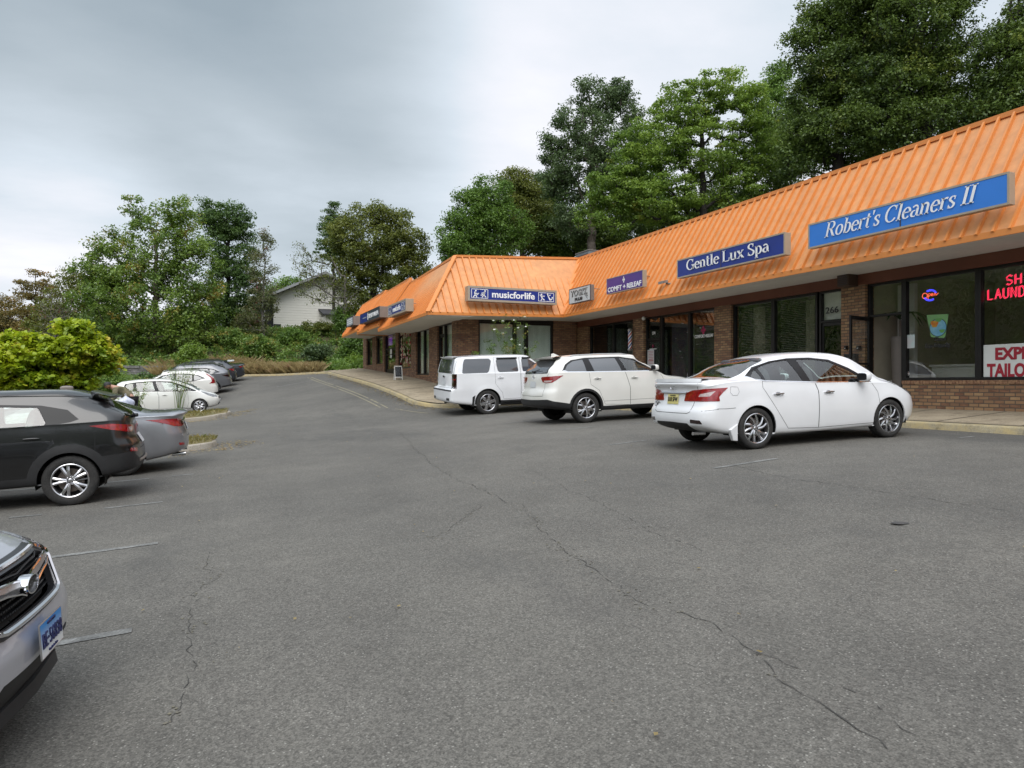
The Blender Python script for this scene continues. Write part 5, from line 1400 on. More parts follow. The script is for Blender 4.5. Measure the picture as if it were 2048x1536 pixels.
    def region(s, bm, poly, view, cond):
        A, a0, B = s.view(view); al = A.length_squared
        ab = lambda p: (A.dot(p) + a0, B.dot(p))
        amin = min(p[0] for p in poly) - .001; amax = max(p[0] for p in poly) + .001; bmin = min(p[1] for p in poly) - .001; bmax = max(p[1] for p in poly) + .001
        al5 = math.sqrt(al)*.2; ax, ay, az = A; bx, by, bz = B
        def bb(f):
            m_ = f.calc_center_median(); qa = ax*m_.x + ay*m_.y + az*m_.z + a0; qb = bx*m_.x + by*m_.y + bz*m_.z
            if qa < amin - al5 or qa > amax + al5 or qb < bmin - .2 or qb > bmax + .2: return False
            c = [ab(v.co) for v in f.verts]
            return not (max(q[0] for q in c) < amin or min(q[0] for q in c) > amax or max(q[1] for q in c) < bmin or min(q[1] for q in c) > bmax)
        cand = set(f for f in bm.faces if bb(f) and cond(f))
        n = len(poly)
        for i in range(n):
            p, q = poly[i], poly[(i+1) % n]; d = (q[0]-p[0], q[1]-p[1]); l = math.hypot(*d)
            if l < 1e-6: continue
            e = (d[0]/l, d[1]/l)
            sel = []
            for f in cand:
                if not f.is_valid: continue
                sd_ = [(v_[0]-p[0])*-e[1] + (v_[1]-p[1])*e[0] for v_ in (ab(v.co) for v in f.verts)]
                if min(sd_) > 1e-5 or max(sd_) < -1e-5: continue
                tt = [(v_[0]-p[0])*e[0] + (v_[1]-p[1])*e[1] for v_ in (ab(v.co) for v in f.verts)]
                if max(tt) < -.002 or min(tt) > l + .002: continue
                sel.append(f)
            if not sel: continue
            N_ = (A*(-e[1]) + B*e[0])
            co = A*((p[0]-a0)/al) + B*p[1]
            # in (a,b) the line is scaled by |A| along a
            N_ = A*(-e[1])/al*1.0 + B*e[0]
            if al != 1: N_ = A*(-e[1]) + B*e[0]
            g = set(sel)
            for f in sel: g.update(f.edges); g.update(f.verts)
            r = bmesh.ops.bisect_plane(bm, geom=list(g), dist=1e-5, plane_co=co, plane_no=N_)
            newf = [x for x in r['geom'] if isinstance(x, bmesh.types.BMFace)]
            for x in r['geom_cut']:
                if isinstance(x, bmesh.types.BMEdge): newf += list(x.link_faces)
            for x in newf:
                if x.is_valid: x.normal_update()
            cand = set(f for f in cand if f.is_valid) | set(f for f in newf if f.is_valid and cond(f))
        def inside(a, b):
            c = False; j = n - 1
            for i in range(n):
                if (poly[i][1] > b) != (poly[j][1] > b) and a < (poly[j][0]-poly[i][0])*(b-poly[i][1])/(poly[j][1]-poly[i][1]) + poly[i][0]: c = not c
                j = i
            return c
        return [f for f in cand if f.is_valid and inside(*ab(f.calc_center_median()))]
    def cut(s, src, poly, view, cond):
        """take the faces inside the outline out of src and return them as a mesh of their own"""
        fs = s.region(src, poly, view, cond)
        nb = bmesh.new(); vm = {}
        for f in fs:
            vs = []
            for v in f.verts:
                if v not in vm: vm[v] = nb.verts.new(v.co)
                vs.append(vm[v])
            try: nb.faces.new(vs)
            except ValueError: pass
        if fs: bmesh.ops.delete(src, geom=fs, context='FACES')
        nb.normal_update()
        return nb
    def merge(s, a, b):
        vm = {v: a.verts.new(v.co) for v in b.verts}
        for f in b.faces: a.faces.new([vm[v] for v in f.verts])
        b.free(); return a
    def emit(s, bm, name, mats, parent, off=0.0, solid=0.0, keep=False, smooth=True):
        if not len(bm.faces): bm.free(); return None
        bm.normal_update()
        if off:
            nn = {v: v.normal.copy() for v in bm.verts}
            for v in bm.verts: v.co += nn[v]*off
        for e in bm.edges:
            if e.is_boundary: e.smooth = False
        me = bpy.data.meshes.new(name); bm.to_mesh(me); bm.free()
        if not isinstance(mats, (list, tuple)): mats = [mats]
        for m in mats: me.materials.append(m)
        me.polygons.foreach_set('use_smooth', [smooth]*len(me.polygons))
        o = bpy.data.objects.new(name, me); COL.objects.link(o); o.parent = parent
        if solid:
            md = o.modifiers.new('thick', 'SOLIDIFY'); md.thickness = solid; md.offset = -1
            if len(mats) > 1: md.material_offset = 1; md.material_offset_rim = 0
        return o
    # --- rays onto the skin
    def hit(s, view, a, b, sgn=-1):
        if view == 'side': o = VEC(a, sgn*3, b); d = VEC(0, -sgn, 0)
        elif view == 'rear': o = VEC(-3, a, b); d = VEC(1, 0, 0)
        elif view == 'front': o = VEC(s.L + 3, a, b); d = VEC(-1, 0, 0)
        else: o = VEC(a, b, 4); d = VEC(0, 0, -1)
        h = s.bvh.ray_cast(o, d)
        return (h[0], h[1]) if h[0] is not None else (None, None)
    def ribbon(s, mb, path, view, w=.007, off=.0022, sgn=-1, closed=False, step=.04):
        if closed: path = path + [path[0]]
        pts = resample(path, step); prev = None
        for i, (a, b) in enumerate(pts):
            c, n = s.hit(view, a, b, sgn)
            if c is None: prev = None; continue
            q = pts[min(i+1, len(pts)-1)]; r = pts[max(0, i-1)]
            c1, _ = s.hit(view, *q, sgn); c0, _ = s.hit(view, *r, sgn)
            if c1 is None or c0 is None or (c1-c0).length < 1e-5 or (c1-c0).length > .3: prev = None; continue
            d = (c1-c0).normalized(); t = d.cross(n).normalized()*w/2; c = c + n*off
            cur = (c + t, c - t)
            if prev: mb.add([prev[0], prev[1], cur[1], cur[0]], [(0, 1, 2, 3)])
            prev = cur
    def blob(s, mb, c, r, e=.6, n=10, mi=0, rot=None):
        """rounded box: superellipsoid"""
        c = Vector(c); vs = []; 
        f = lambda q, k: math.copysign(abs(q)**k, q)
        for i in range(n + 1):
            ph = -math.pi/2 + math.pi*i/n
            for j in range(2*n):
                t = math.pi*j/n
                p = VEC(r[0]*f(math.cos(ph), e)*f(math.cos(t), e), r[1]*f(math.cos(ph), e)*f(math.sin(t), e), r[2]*f(math.sin(ph), e))
                if rot: p = rot @ p
                vs.append(c + p)
        k = 2*n
        mb.add(vs, [(i*k + j, i*k + (j+1) % k, (i+1)*k + (j+1) % k, (i+1)*k + j) for i in range(n) for j in range(k)], mi)
    def arch(s, cx, r, n=22, zlow=-.1, flat=1.0):
        R_ = s.P['R']
        p = [(cx + r*math.cos(math.pi*i/n), R_ + flat*r*math.sin(math.pi*i/n)) for i in range(n + 1)]
        return [(cx + r, zlow)] + p + [(cx - r, zlow)]
    def wheels(s, spec):
        P = s.P; R_ = P['R']; tw = P.get('tw', .215); Rr = spec.get('Rr', R_*.66); hw = tw/2
        t = MB()
        prof = [(-hw*.80, Rr - .005), (-hw*.97, Rr + .02), (-hw*1.0, Rr + (R_-Rr)*.5), (-hw*.93, R_ - .022), (-hw*.80, R_ - .006)]
        for g in (-.5, -.18, .18, .5): prof += [(hw*(g*1.1) - .008, R_ - .001), (hw*(g*1.1) - .005, R_ - .009), (hw*(g*1.1) + .005, R_ - .009), (hw*(g*1.1) + .008, R_ - .001)]
        prof += [(hw*.80, R_ - .006), (hw*.93, R_ - .022), (hw, Rr + (R_-Rr)*.5), (hw*.97, Rr + .02), (hw*.80, Rr - .005)]
        t.lathe(prof, 'y', 48)
        r = MB(); fy = -hw      # outer face at y = -hw (right-hand wheels)
        r.lathe([(fy + .030, Rr + .004), (fy + .012, Rr + .006), (fy + .008, Rr - .002), (fy + .014, Rr - .014), (fy + .05, Rr - .022), (fy + .16, Rr - .03)], 'y', 48, mi=0)
        r.lathe([(fy + .028, .0), (fy + .028, .022), (fy + .034, .032), (fy + .075, .07), (fy + .09, .07)], 'y', 24, mi=0)
        hubr = spec.get('hub', .055)
        for k in range(spec['n']):
            base_a = 2*math.pi*k/spec['n'] + spec.get('a0', math.pi/2)
            for (da0, da1, w0, w1, dy) in spec['sp']:
                pts = []
                m_ = 6
                for q in range(m_ + 1):
                    tt = q/m_; rad = hubr*.7 + (Rr - .012 - hubr*.7)*tt; a = base_a + da0 + (da1-da0)*tt
                    w_ = (w0 + (w1-w0)*tt)/2; yy = fy + .030 - .012*math.sin(math.pi*min(1, tt*1.15)) + dy + (.022 if tt == 0 else 0)*0
                    c = (rad*math.cos(a), rad*math.sin(a)); tn = (-math.sin(a), math.cos(a))
                    pts.append([(c[0]-tn[0]*w_, yy + .006, c[1]-tn[1]*w_), (c[0], yy - .002, c[1]), (c[0]+tn[0]*w_, yy + .006, c[1]+tn[1]*w_), (c[0]+tn[0]*w_*.9, yy + .035, c[1]+tn[1]*w_*.9), (c[0]-tn[0]*w_*.9, yy + .035, c[1]-tn[1]*w_*.9)])
                vs = [p for q in pts for p in q]
                r.add(vs, [(i*5+j, (i+1)*5+j, (i+1)*5+(j+1) % 5, i*5+(j+1) % 5) for i in range(m_) for j in range(5)], 0)
        for k in range(5):
            a = 2*math.pi*k/5 + math.pi/2 + .6; r.lathe([(fy + .020, 0), (fy + .020, .008), (fy + .034, .009)], 'y', 8, (.048*math.cos(a), 0, .048*math.sin(a)), mi=1)
        d = MB(); d.lathe([(fy + .10, .05), (fy + .10, R_*.47), (fy + .125, R_*.47), (fy + .125, .05)], 'y', 36, mi=0); d.lathe([(fy + .15, .0), (fy + .15, Rr - .02)], 'y', 36, mi=1)
        first = None
        for (cx, sg) in ((P['xa'], -1), (P['xa'], 1), (P['xa'] + P['wb'], -1), (P['xa'] + P['wb'], 1)):
            e = bpy.data.objects.new('wheel', None); COL.objects.link(e); e.parent = s.root; e.location = (cx, sg*(s.W + P.get('wo', -.012) - hw), R_)
            if sg > 0: e.rotation_euler = (0, 0, math.pi)
            if first is None:
                a = t.build('tyre', M['rubber'], e, smooth=True, fix=False); b = r.build('rim', [spec.get('mat', M['rim']), M['chrome']], e, smooth=True, fix=False); c = d.build('brake_disc', [M['disc'], M['under']], e, smooth=True, fix=False); first = (a, b, c)
                for o in first:
                    bm = bmesh.new(); bm.from_mesh(o.data); bmesh.ops.recalc_face_normals(bm, faces=bm.faces); bm.to_mesh(o.data); bm.free()
            else:
                for o in first:
                    c = o.copy(); COL.objects.link(c); c.parent = e
            e.rotation_euler.y = (0.3 if cx == P['xa'] else 1.1)*(1 if sg < 0 else -1)
    def under(s):
        P = s.P; mb = MB(); zs = s.prof('sill', s.L/2); W = s.W
        mb.box((.75, -W*.6, zs + .03), (s.L - .5, W*.6, zs + .28)); mb.box((.3, -W*.6, zs + .14), (.75, W*.6, zs + .3))
        mb.box((P['xa'] + .42, -W*.9, zs + .02), (P['xa'] + P['wb'] - .42, W*.9, zs + .10))
        mb.tube([(P['xa'], -W*.8, P['R']), (P['xa'], W*.8, P['R'])], .05, 8); mb.tube([(P['xa'] + P['wb'], -W*.8, P['R']), (P['xa'] + P['wb'], W*.8, P['R'])], .05, 8)
        mb.build('underbody', M['under'], s.root)
        Ra = P['Ra'] + .03
        for cx in (P['xa'], P['xa'] + P['wb']):
            for sg in (-1, 1):
                mb = MB(); n = 16; vs = []
                for (y, rr_) in ((W*.955, Ra), (W*.60, Ra), (W*.58, Ra*.6)):
                    vs += [(cx + rr_*math.cos(math.pi*(i/n*1.16 - .08)), sg*y, P['R'] + rr_*math.sin(math.pi*(i/n*1.16 - .08))) for i in range(n + 1)]
                m_ = n + 1
                fs = [(i, i+1, m_+i+1, m_+i) for i in range(n)] + [(m_+i, m_+i+1, 2*m_+i+1, 2*m_+i) for i in range(n)]
                mb.add(vs, fs)
                mb.box((cx - Ra*.9, sg*W*.58, P['R'] - .1), (cx + Ra*.9, sg*W*.56, P['R'] + Ra*.8))
                mb.build('wheel_well', M['under'], s.root, smooth=True)
    def cabin(s, seatm='seat', rows=(1.9, 2.75), wheel_side=1):
        P = s.P; mb = MB(); zs = s.prof('sill', s.L/2); W = s.W
        zf = zs + .27
        mb.box((rows[0] - .75, -W*.8, zf - .05), (rows[-1] + 1.35, W*.8, zf))
        mb.build('cabin_floor', M['under'], s.root)
        for i, x in enumerate(rows):
            for y in (-.37, .37):
                q = MB(); s.blob(q, (x, y, zf + .22), (.26, .25, .10), .5); s.blob(q, (x - .26, y, zf + .50), (.07, .24, .30), .55, rot=Matrix.Rotation(-.22, 3, 'Y')); s.blob(q, (x - .35, y, zf + .86), (.05, .13, .08), .6)
                q.build('seat', M[seatm], s.root, smooth=True)
        xd = rows[-1] + .52; q = MB(); q.box((xd, -W*.80, zf + .2), (xd + .28, W*.80, zf + .45)); q.build('dashboard', M['seat'], s.root, bevel=.04)
        q = MB(); c = VEC(xd - .12, .37*wheel_side, zf + .50); rot = Matrix.Rotation(-1.15, 3, 'Y')
        q.tube([c + rot @ VEC(.18*math.cos(a), .18*math.sin(a), 0) for a in np.linspace(0, 2*math.pi, 21)], .014, 6); q.tube([c + rot @ VEC(-.17, 0, 0), c + rot @ VEC(.17, 0, 0)], .02, 5); q.tube([c, c + VEC(.2, 0, -.1)], .03, 6)
        q.build('steering_wheel', M['plastic'], s.root, smooth=True)
    def mirrors(s, x, z, m=None, glass=True):
        for sg in (-1, 1):
            c, n = s.hit('side', x, z, sg)
            if c is None: continue
            q = MB(); cc = c + VEC(.0, sg*.13, .045)
            s.blob(q, cc, (.065, .115, .075), .62); o = q.build('side_mirror', m or s.paint, s.root, smooth=True)
            q = MB(); q.tube([c - VEC(0, sg*.03, .0), c + VEC(0, sg*.07, .01)], .028, 8); q.build('mirror_arm', M['plastic'], o, smooth=True)
            q = MB(); s.blob(q, cc + VEC(-.058, 0, 0), (.012, .098, .060), .55); q.build('mirror_glass', M['gloss_black'], o, smooth=True)
    def handle(s, x, z, m, parent, sg=-1, l=.10):
        c, n = s.hit('side', x, z, sg)
        if c is None: return
        q = MB(); s.blob(q, c + n*.028, (l, .011, .014), .7); 
        for e in (-1, 1): q.tube([c + VEC(e*l*.85, 0, 0), c + VEC(e*l*.85, 0, 0) + n*.028], .010, 6)
        q.build('handle', m, parent, smooth=True)
        q = MB(); pts = [s.hit('side', x + .055*math.cos(a), z + .026*math.sin(a), sg)[0] for a in np.linspace(0, 5.9, 14)]
        if all(p is not None for p in pts): q.add([p + n*.0018 for p in pts], [tuple(range(len(pts)))]); q.build('handle_recess', M['gap'], parent, fix=False)
    def plate(s, view, a, b, m, txt=None, tm=None, w=.305, h=.155, off=.012, sub=None, tilt=0):
        c, n = s.hit(view, a, b)
        if c is None: return
        right = VEC(0, -1, 0) if view == 'rear' else VEC(0, 1, 0)
        up = VEC(n.x*-n.z, 0, 1); 
        nn = VEC(n.x, 0, n.z).normalized(); up = (VEC(0, 0, 1) - nn*nn.z).normalized()
        c = c + nn*off; q = MB()
        q.hexa([c - right*w/2 - up*h/2 - nn*.003, c + right*w/2 - up*h/2 - nn*.003, c + right*w/2 + up*h/2 - nn*.003, c - right*w/2 + up*h/2 - nn*.003, c - right*w/2 - up*h/2 + nn*.003, c + right*w/2 - up*h/2 + nn*.003, c + right*w/2 + up*h/2 + nn*.003, c - right*w/2 + up*h/2 + nn*.003])
        o = q.build('licence_plate', m, s.root)
        if txt:
            fit_cap(txt, w*.88, h*.46, c + nn*.004 - up*h*.22, right, up, tm, o, .0018)
            if sub: fit_cap(sub, w*.5, h*.10, c + nn*.004 + up*h*.33, right, up, tm, o, .001); 
        return o, c, nn, up, right
    def finish(s):
        o = s.emit(s.bm, 'body', [s.paint, M['under']], s.root, solid=.018)
        # stand the car on the slope
        x, y = s.loc[:2]; P = s.P; h = s.heading
        cx_, sx_ = math.cos(h), math.sin(h)
        xa, xb = P['xa'], P['xa'] + P['wb']; w = s.W - .1
        def gw(lx, ly): return VEC(x + cx_*lx - sx_*ly, y + sx_*lx + cx_*ly, 0)
        pr = gw(xa, 0); pf = gw(xb, 0); pl = gw((xa+xb)/2, w); pq = gw((xa+xb)/2, -w)
        zr_, zf_, zl, zq = [zr(p.x, p.y) for p in (pr, pf, pl, pq)]
        fx = (pf - pr) + VEC(0, 0, zf_ - zr_); fx.normalize()
        fy = (pl - pq) + VEC(0, 0, zl - zq); fy = (fy - fx*fy.dot(fx)).normalized(); fz = fx.cross(fy)
        # origin so that the axle midpoints sit on the ground
        mid = (pr + pf)/2; mid.z = (zr_ + zf_)/2
        org = mid - fx*((xa+xb)/2)
        m = Matrix((fx, fy, fz)).transposed().to_4x4(); m.translation = org
        s.root.matrix_world = m
        return s.root

side_c = lambda sg: (lambda f: f.normal.y*sg > .3 and f.calc_center_median().y*sg > .3)
rear_c = lambda f: f.normal.x < -.25
front_c = lambda f: f.normal.x > .22
def roundpoly(p, r=.03, n=4):
    out = []; m = len(p)
    for i in range(m):
        a, b, c = p[i-1], p[i], p[(i+1) % m]
        la = math.hypot(a[0]-b[0], a[1]-b[1]); lc = math.hypot(c[0]-b[0], c[1]-b[1]); rr_ = min(r, la*.4, lc*.4)
        p0 = (b[0] + (a[0]-b[0])/la*rr_, b[1] + (a[1]-b[1])/la*rr_); p1 = (b[0] + (c[0]-b[0])/lc*rr_, b[1] + (c[1]-b[1])/lc*rr_)
        for k in range(n + 1):
            t = k/n; out.append((p0[0]*(1-t)**2 + 2*t*(1-t)*b[0] + p1[0]*t*t, p0[1]*(1-t)**2 + 2*t*(1-t)*b[1] + p1[1]*t*t))
    return out
def rect(a0, b0, a1, b1): return [(a0, b0), (a1, b0), (a1, b1), (a0, b1)]

def common(c, dlo, wins, doors, rear_glass, windshield, arch_trim=None, sides=(-1, 1), chrome_dlo=False, surround='gloss_black', handles=(), handle_m=None, glass_front='cglass', glass_rear='tint', rear_glass_m='tint', rg_view='rear', lower_trim=None, seams=(), rear_frame=0):
    """openings, glass, doors, arches on both sides"""
    P = c.P; xa, xb = P['xa'], P['xa'] + P['wb']
    gap = MB()
    for sg in sides:
        cs = side_c(sg)
        for cx in (xa, xb):
            dead = c.cut(c.bm, c.arch(cx, P['Ra'], flat=P.get('aflat', 1)), 'side', cs); dead.free()
            if arch_trim:
                t = c.cut(c.bm, c.arch(cx, P['Ra'] + arch_trim, flat=P.get('aflat', 1)), 'side', cs); c.emit(t, 'wheel_arch_trim', [M['plastic'], M['under']], c.root, off=.006, solid=.03)
        if dlo:
            d = c.cut(c.bm, dlo, 'side', cs)
            for (poly, kind) in wins:
                g = c.cut(d, roundpoly(poly, .035), 'side', cs)
                c.emit(g, 'window', M[glass_front if kind == 'f' else glass_rear], c.root, off=-.006)
            c.emit(d, 'window_surround', M[surround], c.root, off=-.002, solid=.01)
        for i, (poly, hx) in enumerate(doors):
            dd = c.cut(c.bm, poly, 'side', cs)
            o = c.emit(dd, 'door', [c.paint, M['under']], c.root, solid=.018)
            if o and hx: c.handle(hx[0], hx[1], handle_m or c.paint, o, sg)
        for (poly, hx) in doors: c.ribbon(gap, poly, 'side', .006, sgn=sg, closed=True)
        if chrome_dlo:
            q = MB(); c.ribbon(q, chrome_dlo, 'side', .018, .004, sgn=sg); q.build('chrome_strip', M['chrome'], c.root, fix=False)
        if lower_trim:
            t = c.cut(c.bm, lower_trim, 'side', cs); c.emit(t, 'sill_trim', [M['plastic'], M['under']], c.root, off=.004, solid=.02)
        for path in seams: c.ribbon(gap, path, 'side', .006, sgn=sg)
    if rear_glass:
        cond = rear_c if rg_view == 'rear' else (lambda f: f.normal.z > .25 and f.calc_center_median().x < c.L*.45)
        if rear_frame:
            cx0 = sum(p[0] for p in rear_glass)/len(rear_glass); cy0 = sum(p[1] for p in rear_glass)/len(rear_glass)
            fr = [(cx0 + (p[0]-cx0)*(1 + rear_frame), cy0 + (p[1]-cy0)*(1 + rear_frame*1.2)) for p in rear_glass]
            d = c.cut(c.bm, roundpoly(fr, .06), rg_view, cond); g = c.cut(d, roundpoly(rear_glass, .06), rg_view, cond)
            c.emit(d, 'window_surround', M['gloss_black'], c.root, off=-.001, solid=.01)
        else: g = c.cut(c.bm, roundpoly(rear_glass, .06), rg_view, cond)
        c.emit(g, 'rear_window', M[rear_glass_m], c.root, off=-.003)
    if windshield:
        g = c.cut(c.bm, roundpoly(windshield, .06), 'top', lambda f: f.normal.z > .2 and f.calc_center_median().x > c.L*.45)
        c.emit(g, 'windscreen', M['cglass'], c.root, off=-.003)
    return gap
RIM10 = dict(n=5, sp=[(-.12, .28, .040, .034, 0), (.42, .82, .040, .034, 0)], Rr=.232)
RIM5PAIR = dict(n=5, sp=[(-.13, -.20, .036, .040, 0), (.13, .20, .036, .040, 0)], Rr=.228)
RIM5 = dict(n=5, sp=[(0, 0, .075, .11, 0)], Rr=.265)
RIM6 = dict(n=6, sp=[(0, 0, .085, .105, 0)], Rr=.27)
RIMV = dict(n=5, sp=[(-.05, -.26, .045, .045, 0), (.05, .26, .045, .045, 0)], Rr=.255)
RIMCAP = dict(n=7, sp=[(-.06, -.10, .035, .05, 0), (.13, .17, .035, .05, 0)], Rr=.215)
LETC = {}
def emblem_ring(c, view, a, b, r, m='chrome', sx=1.3, bar=True, sgn=-1):
    p, n = c.hit(view, a, b, sgn)
    if p is None: return
    right = VEC(0, -1, 0) if view == 'rear' else VEC(0, 1, 0); up = VEC(0, 0, 1); p = p + n*.008
    q = MB(); q.tube([p + right*r*sx*math.cos(t) + up*r*math.sin(t) for t in np.linspace(0, 2*math.pi, 17)], r*.14, 5)
    if bar: q.tube([p - right*r*sx*1.1, p + right*r*sx*1.1], r*.16, 5)
    q.build('emblem', M[m], c.root, smooth=True)
def lamp(c, poly, m, name, inner=None, views=('wrR', 'wrL'), off=.006):
    cond0 = (lambda f: f.calc_center_median().x < c.L*.4 and f.normal.z < .8) if views[0] == 'wrR' else (lambda f: f.calc_center_median().x > c.L*.6 and f.normal.z < .88)
    for v, sg in zip(views, (-1, 1)):
        cd = lambda f, sg=sg: cond0(f) and f.calc_center_median().y*sg > .02
        g = c.cut(c.bm, roundpoly(poly, .02), v, cd)
        ii = None
        if inner:
            ii = c.cut(g, roundpoly(inner[0], .02), v, cd)
        o = c.emit(g, name, M[m], c.root, off=off, solid=.02)
        if ii is not None and o is not None: 
            io = c.emit(ii, 'lens', M[inner[1]], o, off=off, solid=.02)
        elif ii is not None: ii.free()
def wraptrim(c, poly, m, name, views=('wrR', 'wrL'), off=.003):
    cond0 = (lambda f: f.calc_center_median().x < c.L*.35) if views[0] == 'wrR' else (lambda f: f.calc_center_median().x > c.L*.65)
    res = None
    for v, sg in zip(views, (-1, 1)):
        cd = lambda f, sg=sg: cond0(f) and f.calc_center_median().y*sg > 0
        g = c.cut(c.bm, poly, v, cd)
        c.emit(g, name, [M[m], M['under']], c.root, off=off, solid=.015)

# ---- white saloon -------------------------------------------------------------
P = dict(L=4.63, W=.885, xa=1.0, wb=2.70, R=.322, Ra=.362, tw=.205,
    top=([0, .1, .3, .60, .8, 1.2, 1.6, 2.0, 2.4, 2.8, 3.1, 3.45, 3.74, 4.1, 4.4, 4.63], [1.085, 1.12, 1.115, 1.115, 1.165, 1.335, 1.44, 1.487, 1.495, 1.475, 1.41, 1.215, 1.055, .985, .90, .80]),
    belt=([0, .3, .7, 1.0, 1.6, 2.6, 3.4, 3.74, 4.2, 4.63], [1.00, 1.045, 1.065, 1.06, 1.01, .965, .935, .925, .865, .72]),
    sill=([0, .3, .7, 1.3, 2.3, 3.4, 4.1, 4.63], [.36, .27, .23, .20, .19, .20, .20, .24]),
    wid=([0, .4, 1.0, 2.0, 3.2, 3.9, 4.3, 4.63], [.845, .87, .885, .885, .885, .88, .85, .79]),
    rail=([0, .6, .9, 1.4, 2.0, 2.8, 3.2, 3.74, 4.2, 4.63], [.72, .70, .665, .60, .575, .585, .63, .72, .68, .6]),
    xr=([.2, .36, .5, .62, .70, .80, .96, 1.06, 1.14], [.16, .04, .0, .015, .06, .085, .10, .03, .06]),
    xf=([.2, .35, .5, .65, .8, .95], [.12, .03, 0, .02, .10, .2]), rr=(.20, .05), rf=(.26, .08), cr=.13, cf=.30, flare=.012)
c = Car('parked_car', 'white four door saloon parked nearest the camera in the shop side row', 'car', P, M['p_white'], (6.88, 9.50), R(-3.5), group='cars parked in front of the shops')
c.under(); c.wheels(RIM10); c.cabin(rows=(1.75, 2.60))
g = common(c, [(.95, 1.13), (1.15, 1.27), (1.5, 1.355), (1.85, 1.39), (2.3, 1.39), (2.68, 1.345), (3.0, 1.20), (3.28, 1.02), (3.36, .955), (2.2, .99), (1.2, 1.045), (1.05, 1.07)],
    [([(1.01, 1.12), (1.18, 1.235), (1.17, 1.065), (1.08, 1.085)], 'f'), ([(1.25, 1.265), (1.55, 1.335), (1.85, 1.362), (1.96, 1.005), (1.22, 1.055)], 'f'), ([(2.02, 1.365), (2.35, 1.355), (2.66, 1.31), (2.94, 1.18), (3.16, 1.04), (3.18, .98), (2.11, 1.0)], 'f')],
    [([(1.15, 1.05), (1.14, .95), (1.36, .62), (1.60, .29), (2.20, .265), (2.215, .85), (2.17, .99)], (1.42, .84)), ([(2.18, .99), (2.22, .85), (2.205, .265), (3.40, .275), (3.47, .5), (3.45, .78), (3.34, .955)], (2.42, .825))],
    [(.70, -.63), (.70, .63), (1.42, .53), (1.50, .40), (1.50, -.40), (1.42, -.53)], [(3.02, -.52), (3.02, .52), (3.72, .66), (3.72, -.66)], rg_view='top', rear_glass_m='cglass_rear', glass_rear='cglass', handle_m=M['chrome'],
    chrome_dlo=[(.95, 1.135), (1.03, 1.082), (1.2, 1.05), (2.2, .99), (3.3, .955)], seams=[[(.30, .66), (.46, .655), (.62, .66)]])
lamp(c, [(-.50, .775), (-.45, .90), (-.28, .945), (0, .965), (.47, .975), (.37, .90), (.30, .84), (.32, .775)], 'tail_red', 'tail_light', ([(-.14, .845), (-.10, .885), (.24, .93), (.12, .85)], 'tail_clear'))
lamp(c, [(-.34, .44), (-.34, .50), (-.10, .49), (-.05, .43)], 'tail_dark', 'reflector', off=.002)
wraptrim(c, [(-.9, .27), (-.9, .445), (-.42, .435), (-.28, .33), (-.20, .27)], 'plastic', 'bumper_trim')
lamp(c, [(-.33, .62), (-.30, .72), (.35, .80), (.60, .86), (.30, .74), (.05, .66)], 'lamp_clear', 'headlight', views=('wfR', 'wfL'))
wraptrim(c, [(-.9, .30), (-.9, .66), (-.45, .62), (-.55, .30)], 'gloss_black', 'grille', views=('wfR', 'wfL'), off=.0)
c.ribbon(g, [(-.64, 1.09), (-.60, 1.0), (-.59, .96)], 'rear', .007); c.ribbon(g, [(-.535, .775), (-.50, .615), (-.44, .59), (.44, .59), (.50, .615), (.535, .775)], 'rear', .008); c.ribbon(g, [(.64, 1.09), (.60, 1.0), (.59, .96)], 'rear', .007)
c.ribbon(g, [(.56, .985), (.68, .975), (.70, .90), (.66, .85), (.58, .85), (.54, .90)], 'side', .004, closed=True)
c.ribbon(g, [(.02, .62), (.32, .655)], 'side', .005)
g.build('panel_gap', M['gap'], c.root, fix=False)
c.mirrors(3.10, 1.0)
c.plate('rear', 0, .80, M['plate_y'], 'B18 5FW', M['black_let'], sub='Garden State')
emblem_ring(c, 'rear', 0, 1.0, .042)
q = MB(); p0 = [c.hit('rear', y, .905 + .01*abs(y))[0] for y in np.linspace(-.36, .36, 13)]; q.tube([p + VEC(-.012, 0, 0) for p in p0], .018, 6); q.build('boot_trim', M['chrome'], c.root, smooth=True)
q = MB()
for i, y in enumerate(np.linspace(-.62, .62, 21)):
    pass
ys_ = np.linspace(-.66, .66, 25)
v_ = []
for y in ys_:
    f_ = 1 - (abs(y)/.70)**6
    v_ += [(.055 - .01*f_ + .10*(abs(y)/.66)**2.4, y, 1.075), (.05 + .12*(abs(y)/.66)**2.4, y, 1.115 + .015*f_), (.30, y, 1.118 + .006*f_), (.30, y, 1.08)]
q.add(v_, [(i*4+j, (i+1)*4+j, (i+1)*4+(j+1) % 4, i*4+(j+1) % 4) for i in range(24) for j in range(4)]); q.build('spoiler', c.paint, c.root, smooth=True)
def badge(c, view, txt, a, b, w, h, m='chrome'):
    p, n = c.hit(view, a, b)
    if p is None: return
    fit_cap(txt, w, h, p + n*.004, VEC(0, -1, 0), (VEC(0, 0, 1) - n*n.z).normalized(), M[m], c.root, .002, name='badge')
badge(c, 'rear', 'SENTRA', .50, .995, .17, .022)
q = MB(); p, n = c.hit('rear', .50, .71)
if p: q.tube([p + VEC(-.006, .05, .04), p + VEC(-.006, -.05, -.04)], .006, 5); q.tube([p + VEC(-.006, -.05, .04), p + VEC(-.006, .05, -.04)], .006, 5); q.tube([p + VEC(-.006, .09*math.cos(t), .05*math.sin(t)) for t in np.linspace(0, 6.28, 13)], .004, 5); q.build('badge', M['trim_dark'], c.root)
q = MB(); q.tube([(.12, -.45, .27), (.34, -.45, .26)], .028, 10); q.build('exhaust_pipe', M['chrome'], c.root, smooth=True)
